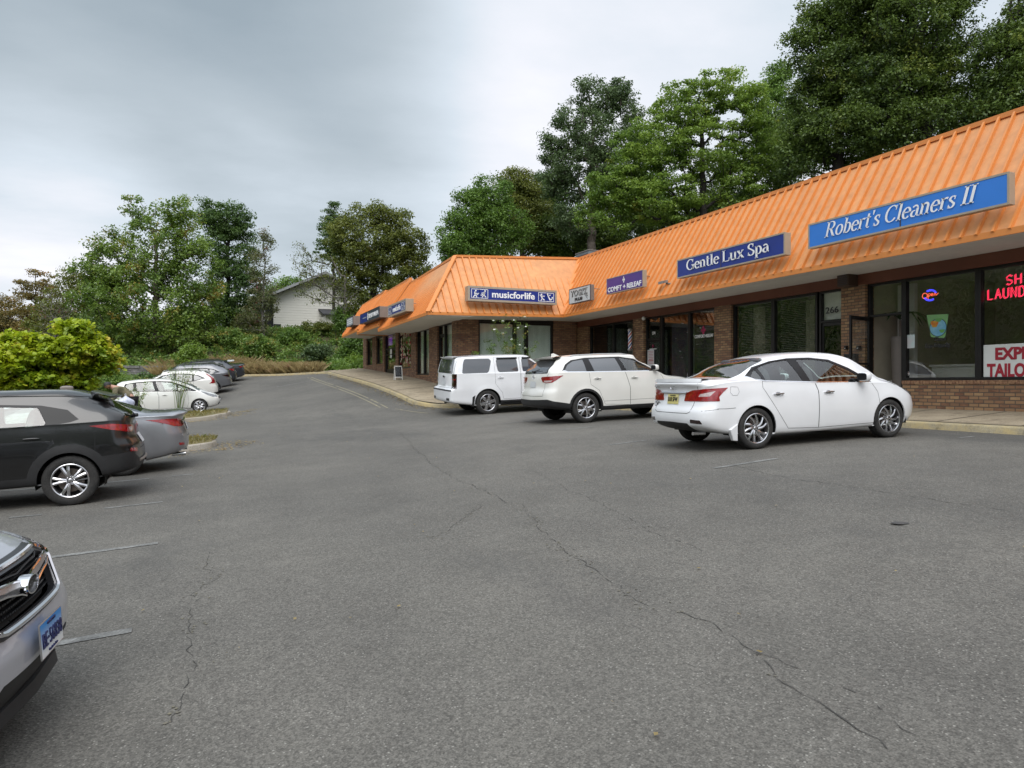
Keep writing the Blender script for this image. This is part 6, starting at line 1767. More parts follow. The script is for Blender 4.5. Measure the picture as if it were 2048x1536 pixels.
q = MB(); q.hexa([(.56, -.87, .16), (.64, -.87, .15), (.64, -.80, .15), (.56, -.80, .16), (.50, -.885, .33), (.64, -.885, .42), (.64, -.80, .42), (.50, -.80, .33)]); q.build('mud_flap', c.paint, c.root, bevel=.01)
c.finish()

# ---- pearl white large SUV ----------------------------------------------------
def suv_profile(L, W, Hh, xa, wb, R_, Ra, belt, cowl=.74, hood=1.02, nose=.80, rearz=.34, slope=.42, roofdrop=.10, **k):
    xc = L*cowl
    d = dict(L=L, W=W, xa=xa, wb=wb, R=R_, Ra=Ra,
        top=([0, .15, .5, L*.25, L*.42, L*.55, xc - .85, xc - .45, xc, L - .45, L - .15, L], [Hh - roofdrop, Hh - roofdrop*.6, Hh - .03, Hh - .005, Hh, Hh - .02, Hh - .10, hood + (Hh-hood)*.52, hood + .04, hood - .05, nose + .04, nose - .02]),
        belt=([0, .5, L*.4, L*.65, xc, L - .5, L], [belt + .03, belt + .02, belt, belt - .02, hood - .02, hood - .10, nose - .07]),
        sill=([0, .4, 1.0, 2.0, L - 1.2, L - .5, L], [.42, .36, .30, .28, .28, .30, .36]),
        wid=([0, .5, 1.2, L*.5, L - 1.2, L - .5, L], [W*.955, W*.985, W, W, W, W*.97, W*.88]),
        rail=([0, .5, L*.4, xc - .8, xc - .3, xc, L - .4, L], [W*.70, W*.715, W*.72, W*.72, W*.76, W*.82, W*.78, W*.68]),
        xr=([.25, .42, .6, .78, .90, belt - .1, belt + .08, Hh - .25, Hh - .12, Hh], [.10, .02, 0, .02, .075, .10, .14, slope*.72, slope, slope + .02]),
        xf=([.25, .4, .6, .75, .95, 1.1], [.12, .04, 0, .01, .06, .2]), rr=(.20, .05), rf=(.25, .07), cr=.12, cf=.28, flare=.014, tw=.235, sh=.965)
    d.update(k); return d
P = suv_profile(4.865, .965, 1.73, 1.08, 2.79, .375, .425, 1.245, cowl=.735, hood=1.10, nose=.88)
c = Car('parked_car', 'pearl white SUV with red tail lights, middle of the shop side row', 'car', P, M['p_pearl'], (7.62, 16.42), 0, group='cars parked in front of the shops')
c.under(); c.wheels(RIMV); c.cabin(rows=(1.9, 2.75), seatm='seat')
g = common(c, [(.47, 1.315), (.60, 1.47), (.80, 1.575), (1.2, 1.625), (2.2, 1.635), (2.62, 1.575), (3.0, 1.405), (3.28, 1.25), (3.3, 1.235), (2.2, 1.255), (.60, 1.28)],
    [([(.54, 1.325), (.66, 1.46), (.84, 1.55), (1.13, 1.59), (1.14, 1.275), (.62, 1.295)], 'r'), ([(1.30, 1.60), (2.08, 1.605), (2.16, 1.27), (1.36, 1.275)], 'r'), ([(2.20, 1.605), (2.55, 1.55), (2.93, 1.385), (3.14, 1.27), (2.30, 1.27)], 'f')],
    [([(1.19, 1.265), (1.22, .95), (1.45, .80), (1.62, .44), (2.36, .40), (2.36, .85), (2.24, 1.255)], (1.42, 1.10)), ([(2.245, 1.255), (2.365, .85), (2.365, .40), (3.32, .40), (3.42, .7), (3.40, 1.02), (3.28, 1.235)], (2.50, 1.09))],
    [(-.64, 1.27), (.64, 1.27), (.60, 1.44), (.52, 1.59), (-.52, 1.59), (-.60, 1.44)], [(2.75, -.56), (2.75, .56), (3.50, .70), (3.50, -.70)], arch_trim=.055,
    chrome_dlo=[(.50, 1.325), (.62, 1.282), (1.2, 1.267), (2.2, 1.253), (3.28, 1.24)], lower_trim=[(1.3, .2), (3.5, .2), (3.5, .40), (1.3, .40)], rear_frame=.07, seams=[[(1.6, .52), (3.4, .53)]])
lamp(c, [(-.44, 1.145), (-.40, 1.175), (0, 1.185), (.43, 1.20), (.25, 1.10), (.08, 1.035), (-.18, 1.02), (-.36, 1.05)], 'tail_red', 'tail_light', ([(-.30, 1.05), (-.28, 1.085), (.10, 1.085), (.02, 1.045), (-.2, 1.035)], 'tail_clear'))
wraptrim(c, [(-.97, .30), (-.97, .60), (-.1, .62), (.10, .58), (.62, .50), (.66, .30)], 'plastic', 'bumper_trim')
lamp(c, [(-.09, .47), (-.05, .54), (.06, .53), (.03, .47)], 'tail_red', 'reflector', off=.006)
lamp(c, [(-.33, .82), (-.30, .92), (.3, .98), (.55, 1.0), (.30, .9), (.05, .84)], 'lamp_clear', 'headlight', views=('wfR', 'wfL'))
wraptrim(c, [(-.97, .45), (-.97, .88), (-.5, .86), (-.6, .45)], 'gloss_black', 'grille', views=('wfR', 'wfL'), off=0)
c.ribbon(g, [(-.72, 1.26), (-.60, 1.10), (-.60, .70), (.60, .70), (.60, 1.10), (.72, 1.26)], 'rear', .008)
g.build('panel_gap', M['gap'], c.root, fix=False)
c.mirrors(3.14, 1.28); c.plate('rear', 0, .99, M['plate_w']); emblem_ring(c, 'rear', 0, 1.175, .045)
q = MB(); ys_ = np.linspace(-.62, .62, 19); v_ = []
for y in ys_:
    k_ = (abs(y)/.62)**2.2
    v_ += [(.26 + .10*k_, y, 1.625), (.24 + .10*k_, y, 1.655), (.60, y, 1.705 - .02*k_), (.56, y, 1.62)]
q.add(v_, [(i*4+j, (i+1)*4+j, (i+1)*4+(j+1) % 4, i*4+(j+1) % 4) for i in range(18) for j in range(4)]); q.build('spoiler', c.paint, c.root, smooth=True)
q = MB(); p_, n_ = c.hit('rear', .05, 1.31); q.tube([p_ + VEC(-.015, .0, 0), p_ + VEC(-.02, -.38, .05)], .012, 5); c.blob(q, p_ + VEC(-.02, 0, 0), (.03, .06, .025)); q.build('wiper', M['plastic'], c.root, smooth=True)
q = MB(); q.poly_prism([(.62, -.012, 1.70), (.86, -.012, 1.70), (.68, -.012, 1.775), (.62, -.012, 1.76)], (0, .024, 0)); q.build('aerial_fin', c.paint, c.root)
for sg in (-1, 1):
    q = MB(); q.tube([tuple(c.hit('top', x, sg*.64)[0] + VEC(0, 0, z)) for x, z in ((.75, .0), (.9, .028), (1.6, .03), (2.3, .028), (2.5, .0)) if c.hit('top', x, sg*.64)[0]], .014, 6); q.build('roof_rail', M['alu_light'], c.root, smooth=True)
c.finish()

# ---- tall boxy white SUV --------------------------------------------------------
P = suv_profile(5.13, 1.0, 1.94, 1.29, 2.95, .40, .455, 1.34, cowl=.735, hood=1.20, nose=1.05, slope=.26, roofdrop=.05,
    rail=([0, .5, 2.2, 3.0, 3.4, 3.75, 4.7, 5.13], [.80, .82, .82, .80, .82, .88, .86, .82]), wid=([0, .5, 1.2, 2.6, 4.0, 4.7, 5.13], [.965, .99, 1.0, 1.0, 1.0, .98, .94]),
    xr=([.3, .42, .5, .84, .88, .92, 1.35, 1.75, 1.90, 1.95], [.14, .05, 0, 0, .06, .12, .15, .24, .28, .29]), rr=(.10, .04), cr=.05, cf=.15, sh=.975, wl=.98)
c = Car('parked_car', 'tall boxy white SUV with smoked tail lights parked next to the wing kerb', 'car', P, M['p_white'], (7.12, 22.45), 0, group='cars parked in front of the shops')
c.under(); c.wheels(RIM6)
g = common(c, None, [], [([(1.56, 1.86), (1.56, 1.0), (1.80, .70), (1.84, .50), (2.46, .50), (2.46, 1.86)], (1.74, 1.20)), ([(2.48, 1.86), (2.48, .50), (3.55, .50), (3.68, 1.0), (3.62, 1.33), (3.15, 1.66), (2.9, 1.86)], (2.66, 1.20))],
    [(-.72, 1.37), (.72, 1.37), (.66, 1.80), (-.66, 1.80)], [(3.0, -.62), (3.0, .62), (3.70, .76), (3.70, -.76)], lower_trim=[(1.5, .2), (3.9, .2), (3.9, .46), (1.5, .46)], rear_frame=.04)
for sg in (-1, 1):
    for poly, par in (([(.43, 1.36), (.50, 1.70), (.56, 1.82), (1.40, 1.82), (1.47, 1.75), (1.36, 1.42), (1.30, 1.36)], 0), ([(1.66, 1.42), (1.63, 1.75), (1.70, 1.81), (2.34, 1.81), (2.38, 1.75), (2.40, 1.37), (1.72, 1.37)], 1), ([(2.55, 1.37), (2.55, 1.80), (2.80, 1.79), (3.10, 1.62), (3.42, 1.38)], 2)):
        tgt = c.bm
        # glass sits in the door skins, so take it from whichever mesh holds it
        if par == 0:
            gl = c.cut(c.bm, roundpoly(poly, .06), 'side', side_c(sg)); c.emit(gl, 'window', M['tint'], c.root, off=-.004)
        else:
            for o in [o for o in bpy.data.objects if o.parent == c.root and o.name.startswith('door')]:
                bm = bmesh.new(); bm.from_mesh(o.data); bm.normal_update()
                if not len(bm.faces): bm.free(); continue
                yy = sum(v.co.y for v in bm.verts)/len(bm.verts); xx = sum(v.co.x for v in bm.verts)/len(bm.verts)
                if yy*sg > 0 and ((par == 1) == (xx < 2.45)):
                    gl = c.cut(bm, roundpoly(poly, .06), 'side', side_c(sg)); bm.to_mesh(o.data); w_ = c.emit(gl, 'window', M['tint'], o, off=-.004)
                bm.free()
lamp(c, [(-.10, .88), (-.10, 1.35), (.20, 1.35), (.20, .88)], 'tail_dark', 'tail_light', ([(-.04, 1.16), (-.04, 1.19), (.16, 1.19), (.16, 1.16)], 'tail_red'))
wraptrim(c, [(-.42, .50), (-.42, .58), (-.16, .58), (-.16, .50)], 'gloss_black', 'reflector')
wraptrim(c, [(-1.0, .80), (-1.0, .845), (-.02, .845), (-.02, .80)], 'plastic', 'bumper_step')
wraptrim(c, [(-1.0, .6), (-1.0, 1.12), (-.3, 1.12), (-.4, .6)], 'gloss_black', 'grille', views=('wfR', 'wfL'), off=0)
lamp(c, [(-.28, .85), (-.28, 1.1), (.1, 1.1), (.1, .85)], 'lamp_clear', 'headlight', views=('wfR', 'wfL'))
c.ribbon(g, [(-.80, 1.85), (-.86, 1.3), (-.86, .90), (.86, .90), (.86, 1.3), (.80, 1.85)], 'rear', .009)
g.build('panel_gap', M['gap'], c.root, fix=False)
c.mirrors(3.42, 1.36); c.plate('rear', 0, 1.05, M['plate_w'])
p_, n_ = c.hit('rear', 0, 1.25); q = MB(); c.blob(q, p_ + VEC(-.01, 0, 0), (.02, .10, .035), .3); q.build('emblem', M['chrome'], c.root)
q = MB(); ys_ = np.linspace(-.70, .70, 11); v_ = []
for y in ys_:
    k_ = (abs(y)/.70)**3; v_ += [(.18 + .06*k_, y, 1.85), (.17 + .06*k_, y, 1.875), (.5, y, 1.91 - .02*k_), (.45, y, 1.85)]
q.add(v_, [(i*4+j, (i+1)*4+j, (i+1)*4+(j+1) % 4, i*4+(j+1) % 4) for i in range(10) for j in range(4)]); q.build('spoiler', c.paint, c.root, smooth=True)
for sg in (-1, 1):
    q = MB(); q.box((1.8, sg*.90, .40), (3.75, sg*1.03, .45)); q.build('running_board', M['plastic'], c.root, bevel=.01)
    for (xa_, xb_) in ((1.66, 2.38), (2.58, 3.0)):
        q = MB(); pts = [c.hit('side', x, 1.815, sg) for x in np.linspace(xa_, xb_, 9)]
        pts = [(p, n) for p, n in pts if p is not None]
        q.tube([p + n*.012 for p, n in pts], .028, 6); q.build('wind_deflector', M['gloss_black'], c.root, smooth=True)
    q = MB(); q.hexa([(.74, sg*.99, .30), (.80, sg*.99, .28), (.80, sg*.78, .28), (.74, sg*.78, .30), (.76, sg*1.0, .60), (.86, sg*1.0, .66), (.86, sg*.78, .66), (.76, sg*.78, .60)]); q.build('mud_flap', M['plastic'], c.root, bevel=.01)
q = MB(); q.tube([(.15, .05, .40), (.5, .05, .42)], .05, 8); q.build('tow_hitch', M['under'], c.root)
q = MB(); q.tube([(1.15, 0, 1.93), (1.12, 0, 2.02)], .008, 5); q.build('aerial', M['plastic'], c.root)
c.finish()

# ---- black compact SUV, left --------------------------------------------------------
P = suv_profile(4.41, .905, 1.635, .87, 2.64, .350, .395, 1.135, cowl=.74, hood=1.02, nose=.84, slope=.50, roofdrop=.14, rf=(.25, .07))
c = Car('parked_car', 'black compact SUV parked tail out at the left edge of the view', 'car', P, M['p_black'], (-.86, 12.42), math.pi, group='cars parked along the left side of the lot')
c.under(); c.wheels(RIM5PAIR | dict(Rr=.232)); c.cabin(rows=(1.65, 2.5), seatm='seat_light', wheel_side=1)
g = common(c, [(.74, 1.20), (.88, 1.335), (1.2, 1.41), (2.1, 1.465), (2.5, 1.42), (2.85, 1.25), (3.05, 1.12), (2.0, 1.09), (1.2, 1.115), (.84, 1.165)],
    [([(1.13, 1.155), (1.24, 1.385), (1.95, 1.425), (1.98, 1.105), (1.2, 1.125)], 'f'), ([(2.05, 1.43), (2.45, 1.385), (2.8, 1.22), (2.92, 1.13), (2.05, 1.105)], 'f')],
    [([(1.00, 1.14), (1.03, .95), (1.24, .78), (1.38, .42), (2.04, .42), (2.04, 1.09), (1.2, 1.115)], (1.30, .96)), ([(2.05, 1.09), (2.05, .42), (3.02, .42), (3.12, .7), (3.1, 1.0), (3.04, 1.12)], (2.22, .96))],
    [(-.60, 1.17), (.60, 1.17), (.52, 1.43), (-.52, 1.43)], [(2.55, -.52), (2.55, .52), (3.22, .66), (3.22, -.66)], arch_trim=.115, lower_trim=[(1.0, .2), (3.3, .2), (3.3, .44), (1.0, .44)], rear_glass_m='cglass_rear')
lamp(c, [(-.50, 1.015), (-.48, 1.06), (-.05, 1.085), (.30, 1.115), (.58, 1.10), (.30, 1.03), (0, .985), (-.25, .97), (-.40, .985)], 'tail_red', 'tail_light', ([(-.36, .995), (-.34, 1.045), (-.12, 1.05), (-.16, .985)], 'tail_clear'))
wraptrim(c, [(-.91, .25), (-.91, .60), (-.35, .58), (-.12, .66), (.02, .70), (.46, .66), (.50, .25)], 'plastic', 'bumper_trim')
lamp(c, [(-.30, .68), (-.28, .735), (-.03, .75), (.0, .70)], 'tail_red', 'reflector', off=.004)
wraptrim(c, [(-.91, .35), (-.91, .92), (-.3, .9), (-.4, .35)], 'gloss_black', 'grille', views=('wfR', 'wfL'), off=0)
lamp(c, [(-.3, .75), (-.3, .88), (.3, .95), (.2, .85)], 'lamp_clear', 'headlight', views=('wfR', 'wfL'))
c.ribbon(g, [(-.66, 1.42), (-.62, 1.16), (-.50, 1.08)], 'rear', .008); c.ribbon(g, [(-.42, .97), (-.40, .72), (.40, .72), (.42, .97)], 'rear', .008); c.ribbon(g, [(.66, 1.42), (.62, 1.16), (.50, 1.08)], 'rear', .008)
c.ribbon(g, [(.55, .99), (.55, .83), (.60, .80), (.80, .80), (.86, .85), (.87, .97), (.83, 1.01), (.60, 1.01)], 'side', .006, sgn=1, closed=True)
g.build('panel_gap', M['gap'], c.root, fix=False)
q = MB(); c.ribbon(q, [(.55, 1.50), (.9, 1.53), (1.6, 1.555), (2.2, 1.54)], 'side', .012, .004, sgn=1); q.build('roof_seam', M['gap'], c.root, fix=False)
c.mirrors(2.95, 1.16); c.plate('rear', 0, .85, M['plate_w'])
q = MB(); ys_ = np.linspace(-.56, .56, 19); v_ = []
for y in ys_:
    k_ = (abs(y)/.56)**2.2; v_ += [(.30 + .10*k_, y, 1.475), (.27 + .10*k_, y, 1.505), (.62, y, 1.60 - .02*k_), (.60, y, 1.48)]
q.add(v_, [(i*4+j, (i+1)*4+j, (i+1)*4+(j+1) % 4, i*4+(j+1) % 4) for i in range(18) for j in range(4)]); q.build('spoiler', c.paint, c.root, smooth=True)
q = MB(); p_, n_ = c.hit('rear', 0, 1.19); q.tube([p_ + VEC(-.02, .0, 0), p_ + VEC(-.03, .36, .05)], .012, 5); c.blob(q, p_ + VEC(-.03, 0, 0), (.04, .07, .03)); q.build('wiper', M['plastic'], c.root, smooth=True)
q = MB(); p_, n_ = c.hit('top', 1.0, 0); c.blob(q, p_ + VEC(0, 0, .01), (.09, .03, .04), .7); q.build('aerial_fin', M['case_grey'], c.root, smooth=True)
q = MB(); p0 = [c.hit('rear', y, .545)[0] for y in np.linspace(-.5, .5, 11)]; q.tube([p + VEC(-.01, 0, 0) for p in p0], .02, 6); q.build('bumper_strip', M['case_grey'], c.root, smooth=True)
c.finish()

# ---- grey saloon behind it ----------------------------------------------------------
def saloon_profile(L, W, Hh, xa, wb, R_, Ra, **k):
    d = dict(L=L, W=W, xa=xa, wb=wb, R=R_, Ra=Ra,
        top=([0, .1, .35, .62, .85, 1.3, 1.75, 2.2, 2.7, 3.0, 3.35, 3.75, 4.1, L - .3, L], [Hh - .35, Hh - .33, Hh - .345, Hh - .34, Hh - .27, Hh - .12, Hh - .035, Hh, Hh - .015, Hh - .06, Hh - .2, Hh - .41, Hh - .46, Hh - .58, Hh - .7]),
        belt=([0, .3, .8, 1.8, 3.0, 3.75, 4.3, L], [Hh - .43, Hh - .40, Hh - .40, Hh - .46, Hh - .50, Hh - .52, Hh - .58, Hh - .76]),
        sill=([0, .3, .8, 2.3, 3.6, 4.3, L], [.36, .28, .22, .19, .19, .2, .26]),
        wid=([0, .4, 1.1, 2.2, 3.4, 4.2, L], [W*.94, W*.985, W, W, W, W*.97, W*.86]),
        rail=([0, .6, 1.0, 1.6, 2.2, 3.0, 3.4, 3.8, 4.3, L], [W*.80, W*.78, W*.75, W*.67, W*.64, W*.65, W*.72, W*.82, W*.78, W*.66]),
        xr=([.2, .36, .5, .66, .80, .98, Hh - .38, Hh - .30], [.16, .04, .0, .01, .05, .09, .0, .04]), xf=([.2, .35, .5, .65, .8, .95], [.12, .03, 0, .02, .10, .2]), rr=(.22, .04), rf=(.26, .08), cr=.17, cf=.32, flare=.014, tw=.215)
    d.update(k); return d
P = saloon_profile(4.87, .92, 1.45, 1.08, 2.83, .34, .378)
c = Car('parked_car', 'silver grey saloon parked between the black SUV and the grass island', 'car', P, M['p_grey'], (-.28, 15.35), math.pi, group='cars parked along the left side of the lot')
c.under(); c.wheels(RIM10)
g = common(c, [(1.0, 1.09), (1.3, 1.24), (1.8, 1.33), (2.4, 1.35), (2.9, 1.28), (3.3, 1.08), (3.4, .98), (2.2, 1.01), (1.2, 1.05)],
    [([(1.08, 1.09), (1.4, 1.235), (1.85, 1.31), (2.2, 1.325), (2.28, 1.02), (1.3, 1.06)], 'f'), ([(2.32, 1.32), (2.8, 1.26), (3.15, 1.08), (3.2, 1.0), (2.4, 1.02)], 'f')],
    [([(1.28, 1.05), (1.3, .9), (1.55, .6), (1.7, .3), (2.3, .28), (2.33, 1.0)], (1.5, .88)), ([(2.34, 1.0), (2.31, .28), (3.5, .28), (3.55, .8), (3.42, .98)], (2.55, .86))],
    [(.78, -.64), (.78, .64), (1.55, .56), (1.55, -.56)], [(3.0, -.54), (3.0, .54), (3.74, .70), (3.74, -.70)], rg_view='top', rear_glass_m='cglass_rear', glass_rear='cglass', handle_m=M['chrome'])
lamp(c, [(-.50, .86), (-.47, .93), (-.1, .975), (.25, .985), (.66, .985), (.35, .91), (.10, .845), (-.2, .825)], 'tail_red', 'tail_light', ([(-.45, .865), (-.43, .915), (-.25, .93), (-.24, .85)], 'tail_dark'))
lamp(c, [(-.22, .475), (-.20, .52), (.03, .535), (.0, .48)], 'tail_red', 'reflector', off=.003)
wraptrim(c, [(-.93, .25), (-.93, .36), (-.1, .36), (.2, .32), (.3, .25)], 'plastic', 'bumper_trim')
c.ribbon(g, [(-.58, 1.09), (-.52, .98)], 'rear', .007); c.ribbon(g, [(-.47, .83), (-.42, .63), (.42, .63), (.47, .83)], 'rear', .007); c.ribbon(g, [(.58, 1.09), (.52, .98)], 'rear', .007)
g.build('panel_gap', M['gap'], c.root, fix=False)
c.plate('rear', 0, .80, M['plate_w']); c.mirrors(3.2, 1.03)
q = MB(); p0 = [c.hit('rear', y, .925)[0] for y in np.linspace(-.44, .44, 13)]; q.tube([p + VEC(-.008, 0, 0) for p in p0], .016, 6); q.build('boot_trim', M['chrome'], c.root, smooth=True)
q = MB(); q.tube([(.06, .52, .30), (.3, .52, .30)], .036, 10); q.tube([(.06, -.52, .30), (.3, -.52, .30)], .036, 10); q.build('exhaust_pipe', M['chrome'], c.root, smooth=True)
c.finish()

# ---- small ivory hatchback facing the aisle -------------------------------------------
P = dict(L=4.10, W=.85, xa=.76, wb=2.50, R=.298, Ra=.338, tw=.185, wo=-.005,
    top=([0, .15, .5, 1.0, 1.6, 2.1, 2.5, 2.95, 3.35, 3.6, 3.85, 4.0, 4.1], [1.42, 1.47, 1.50, 1.525, 1.53, 1.50, 1.42, 1.23, 1.04, .97, .88, .79, .70]),
    belt=([0, .5, 1.2, 2.0, 3.0, 3.4, 3.8, 4.1], [1.04, 1.03, 1.0, .96, .93, .91, .82, .62]),
    sill=([0, .4, .9, 2.0, 3.1, 3.7, 4.1], [.34, .28, .22, .20, .20, .20, .24]),
    wid=([0, .4, 1.0, 2.0, 3.0, 3.6, 4.1], [.80, .835, .85, .85, .85, .84, .72]),
    rail=([0, .5, 1.5, 2.2, 2.7, 3.1, 3.4, 3.8, 4.1], [.58, .60, .60, .60, .63, .68, .72, .66, .5]),
    xr=([.2, .4, .6, .8, 1.0, 1.3, 1.5], [.1, .01, 0, .03, .06, .14, .25]), xf=([.2, .35, .5, .65, .8, .95], [.12, .03, 0, .03, .12, .25]), rr=(.18, .05), rf=(.26, .07), cr=.10, cf=.38, flare=.01)
c = Car('parked_car', 'small ivory white hatchback parked nose out behind the grass island', 'car', P, M['p_ivory'], (-3.5, 33.9), 0, group='cars parked along the left side of the lot')
c.under(); c.wheels(RIMCAP); c.cabin(rows=(1.3, 2.1), seatm='seat_light')
g = common(c, [(.42, 1.10), (.48, 1.36), (.9, 1.42), (1.6, 1.44), (2.2, 1.39), (2.7, 1.20), (3.16, .97), (3.16, .945), (2.0, .99), (.8, 1.04)],
    [([(.48, 1.12), (.54, 1.34), (.78, 1.38), (.80, 1.09)], 'f'), ([(.90, 1.39), (1.50, 1.41), (1.60, 1.03), (.92, 1.07)], 'f'), ([(1.62, 1.41), (2.15, 1.36), (2.40, 1.26), (2.40, .99), (1.74, 1.02)], 'f'), ([(2.46, 1.22), (2.70, 1.13), (3.02, .98), (2.46, .985)], 'f')],
    [([(.92, 1.05), (.94, .80), (1.14, .6), (1.22, .28), (1.70, .26), (1.72, .8), (1.66, 1.0)], (1.05, .86)), ([(1.68, 1.0), (1.74, .8), (1.72, .26), (2.78, .27), (2.86, .5), (2.82, .95)], (1.95, .84))],
    [(-.52, 1.08), (.52, 1.08), (.46, 1.36), (-.46, 1.36)], [(2.25, -.53), (2.25, .53), (3.30, .68), (3.30, -.68)], glass_rear='cglass', rear_glass_m='cglass_rear', surround='gloss_black')
lamp(c, [(-.36, .64), (-.30, .72), (.10, .80), (.56, .92), (.60, .90), (.40, .76), (.10, .66)], 'lamp_clear', 'headlight', views=('wfR', 'wfL'))
wraptrim(c, [(-.85, .30), (-.85, .42), (-.40, .42), (-.34, .30)], 'plastic', 'grille', views=('wfR', 'wfL'), off=.0); wraptrim(c, [(-.85, .56), (-.85, .66), (-.45, .66), (-.40, .58)], 'gloss_black', 'grille', views=('wfR', 'wfL'), off=.0)
lamp(c, [(-.2, .8), (-.2, 1.15), (.1, 1.2), (.1, .85)], 'tail_red', 'tail_light')
c.ribbon(g, [(3.35, .90), (3.70, .86), (3.80, .79)], 'side', .006)
g.build('panel_gap', M['gap'], c.root, fix=False); c.mirrors(2.52, 1.0)
c.plate('front', 0, .47, M['plate_w'])
q = MB()
for s_ in (-.35, .2):
    a_, _ = c.hit('top', 3.18, s_); b_, _ = c.hit('top', 2.95, s_ + .5); 
    if a_ and b_: q.tube([a_ + VEC(0, 0, .015), b_ + VEC(0, 0, .015)], .011, 5)
q.build('wiper', M['plastic'], c.root)
c.finish()

# ---- the row behind it : SUVs tail out -------------------------------------------------
def rowsuv(label, P, paint, loc, dlo, wins, doors, tail, extra=None, rims=RIM5PAIR, tailm='tail_red', rails=True):
    P['step'] = .1
    c = Car('parked_car', label, 'car', P, paint, loc, math.pi, group='cars parked along the left side of the lot')
    c.under(); c.wheels(rims)
    g = common(c, dlo, wins, doors, [(-.60, P['belt'][1][2] + .06), (.60, P['belt'][1][2] + .06), (.50, P['top'][1][4] - .22), (-.50, P['top'][1][4] - .22)], [(P['L']*.60, -.54), (P['L']*.60, .54), (P['L']*.735, .70), (P['L']*.735, -.70)], arch_trim=.04, lower_trim=[(1.2, .2), (3.4, .2), (3.4, .42), (1.2, .42)])
    lamp(c, tail, tailm, 'tail_light'); wraptrim(c, [(-1, .25), (-1, .52), (.0, .50), (.5, .46), (.55, .25)], 'plastic', 'bumper_trim')
    g.build('panel_gap', M['gap'], c.root, fix=False); c.mirrors(P['L']*.655, P['belt'][1][2] + .05); c.plate('rear', 0, .85, M['plate_w'])
    Hh = P['top'][1][4]; sl = P['xr'][1][-2]
    q = MB(); ys_ = np.linspace(-.55, .55, 13); v_ = []
    for y in ys_:
        k_ = (abs(y)/.55)**2.2; v_ += [(sl - .16 + .08*k_, y, Hh - .165), (sl - .18 + .08*k_, y, Hh - .135), (sl + .12, y, Hh - .06 - .02*k_), (sl + .1, y, Hh - .17)]
    q.add(v_, [(i*4+j, (i+1)*4+j, (i+1)*4+(j+1) % 4, i*4+(j+1) % 4) for i in range(12) for j in range(4)]); q.build('spoiler', paint, c.root, smooth=True)
    if rails:
        for sg in (-1, 1):
            hs = [(x, z, c.hit('top', x, sg*.60)[0]) for x, z in ((.75, .0), (.9, .05), (1.6, .055), (2.3, .05), (2.5, .0))]
            q = MB(); q.tube([tuple(h + VEC(0, 0, z)) for x, z, h in hs if h], .018, 6); q.build('roof_rail', M['plastic'], c.root, smooth=True)
    if extra: extra(c)
    c.finish(); return c
P = suv_profile(4.56, .91, 1.65, 1.0, 2.62, .345, .385, 1.10, cowl=.74, hood=1.0, nose=.84, slope=.50, roofdrop=.12)
dlo = [(.60, 1.22), (.90, 1.38), (1.3, 1.47), (2.0, 1.51), (2.5, 1.44), (2.9, 1.25), (3.15, 1.08), (2.0, 1.06), (1.1, 1.10)]
wins = [([(.70, 1.22), (.95, 1.36), (1.12, 1.40), (1.12, 1.13)], 'r'), ([(1.20, 1.41), (1.9, 1.47), (1.95, 1.09), (1.20, 1.12)], 'r'), ([(2.02, 1.47), (2.45, 1.41), (2.85, 1.22), (2.98, 1.10), (2.02, 1.085)], 'f')]
doors = [([(1.14, 1.10), (1.15, .9), (1.42, .7), (1.5, .42), (1.98, .40), (1.98, 1.06)], (1.3, .95)), ([(1.99, 1.06), (1.99, .40), (3.0, .40), (3.1, .8), (3.15, 1.08)], (2.2, .94))]
rowsuv('white SUV with tall red corner lights behind the ivory hatchback', P, M['p_pearl'], (.62, 39.75), dlo, wins, doors, [(-.22, .96), (-.16, 1.10), (.06, 1.30), (.26, 1.44), (.34, 1.44), (.22, 1.24), (.22, 1.06), (.40, .95)])
P = suv_profile(4.90, .97, 1.68, 1.05, 2.82, .365, .405, 1.13, cowl=.74, hood=1.05, nose=.86, slope=.56, roofdrop=.16)
def chr(c):
    q = MB(); p0 = [c.hit('rear', y, .60)[0] for y in np.linspace(-.7, .7, 11)]; q.tube([p + VEC(-.012, 0, 0) for p in p0], .018, 6); q.build('bumper_strip', M['chrome'], c.root, smooth=True)
rowsuv('steel grey SUV between the white SUV and the two dark cars', P, M['p_mid'], (1.38, 43.0), dlo, wins, doors, [(-.45, .98), (-.42, 1.04), (0, 1.06), (.50, 1.07), (.30, .98), (0, .92)], chr, tailm='tail_dark', rims=RIM10)
P = suv_profile(4.55, .91, 1.60, 1.0, 2.65, .345, .385, 1.08, cowl=.74, hood=1.0, nose=.84, slope=.52, roofdrop=.14)
def wh(c):
    q = MB(); c.blob(q, (.28, 0, 1.50), (.20, .50, .03), .5); q.build('spoiler_cap', M['p_white'], c.root, smooth=True)
rowsuv('charcoal crossover with a pale rear spoiler near the far end of the lot', P, M['p_dark'], (1.75, 45.9), dlo, wins, doors, [(-.30, .95), (-.26, 1.04), (0, 1.06), (.44, 1.08), (.25, .98), (0, .92)], wh)
P = saloon_profile(4.80, .92, 1.43, 1.06, 2.80, .335, .372)
c = Car('parked_car', 'dark navy saloon parked last at the far end of the left row', 'car', P, M['p_dark'], (2.35, 48.55), math.pi, group='cars parked along the left side of the lot')
c.under(); c.wheels(RIM10)
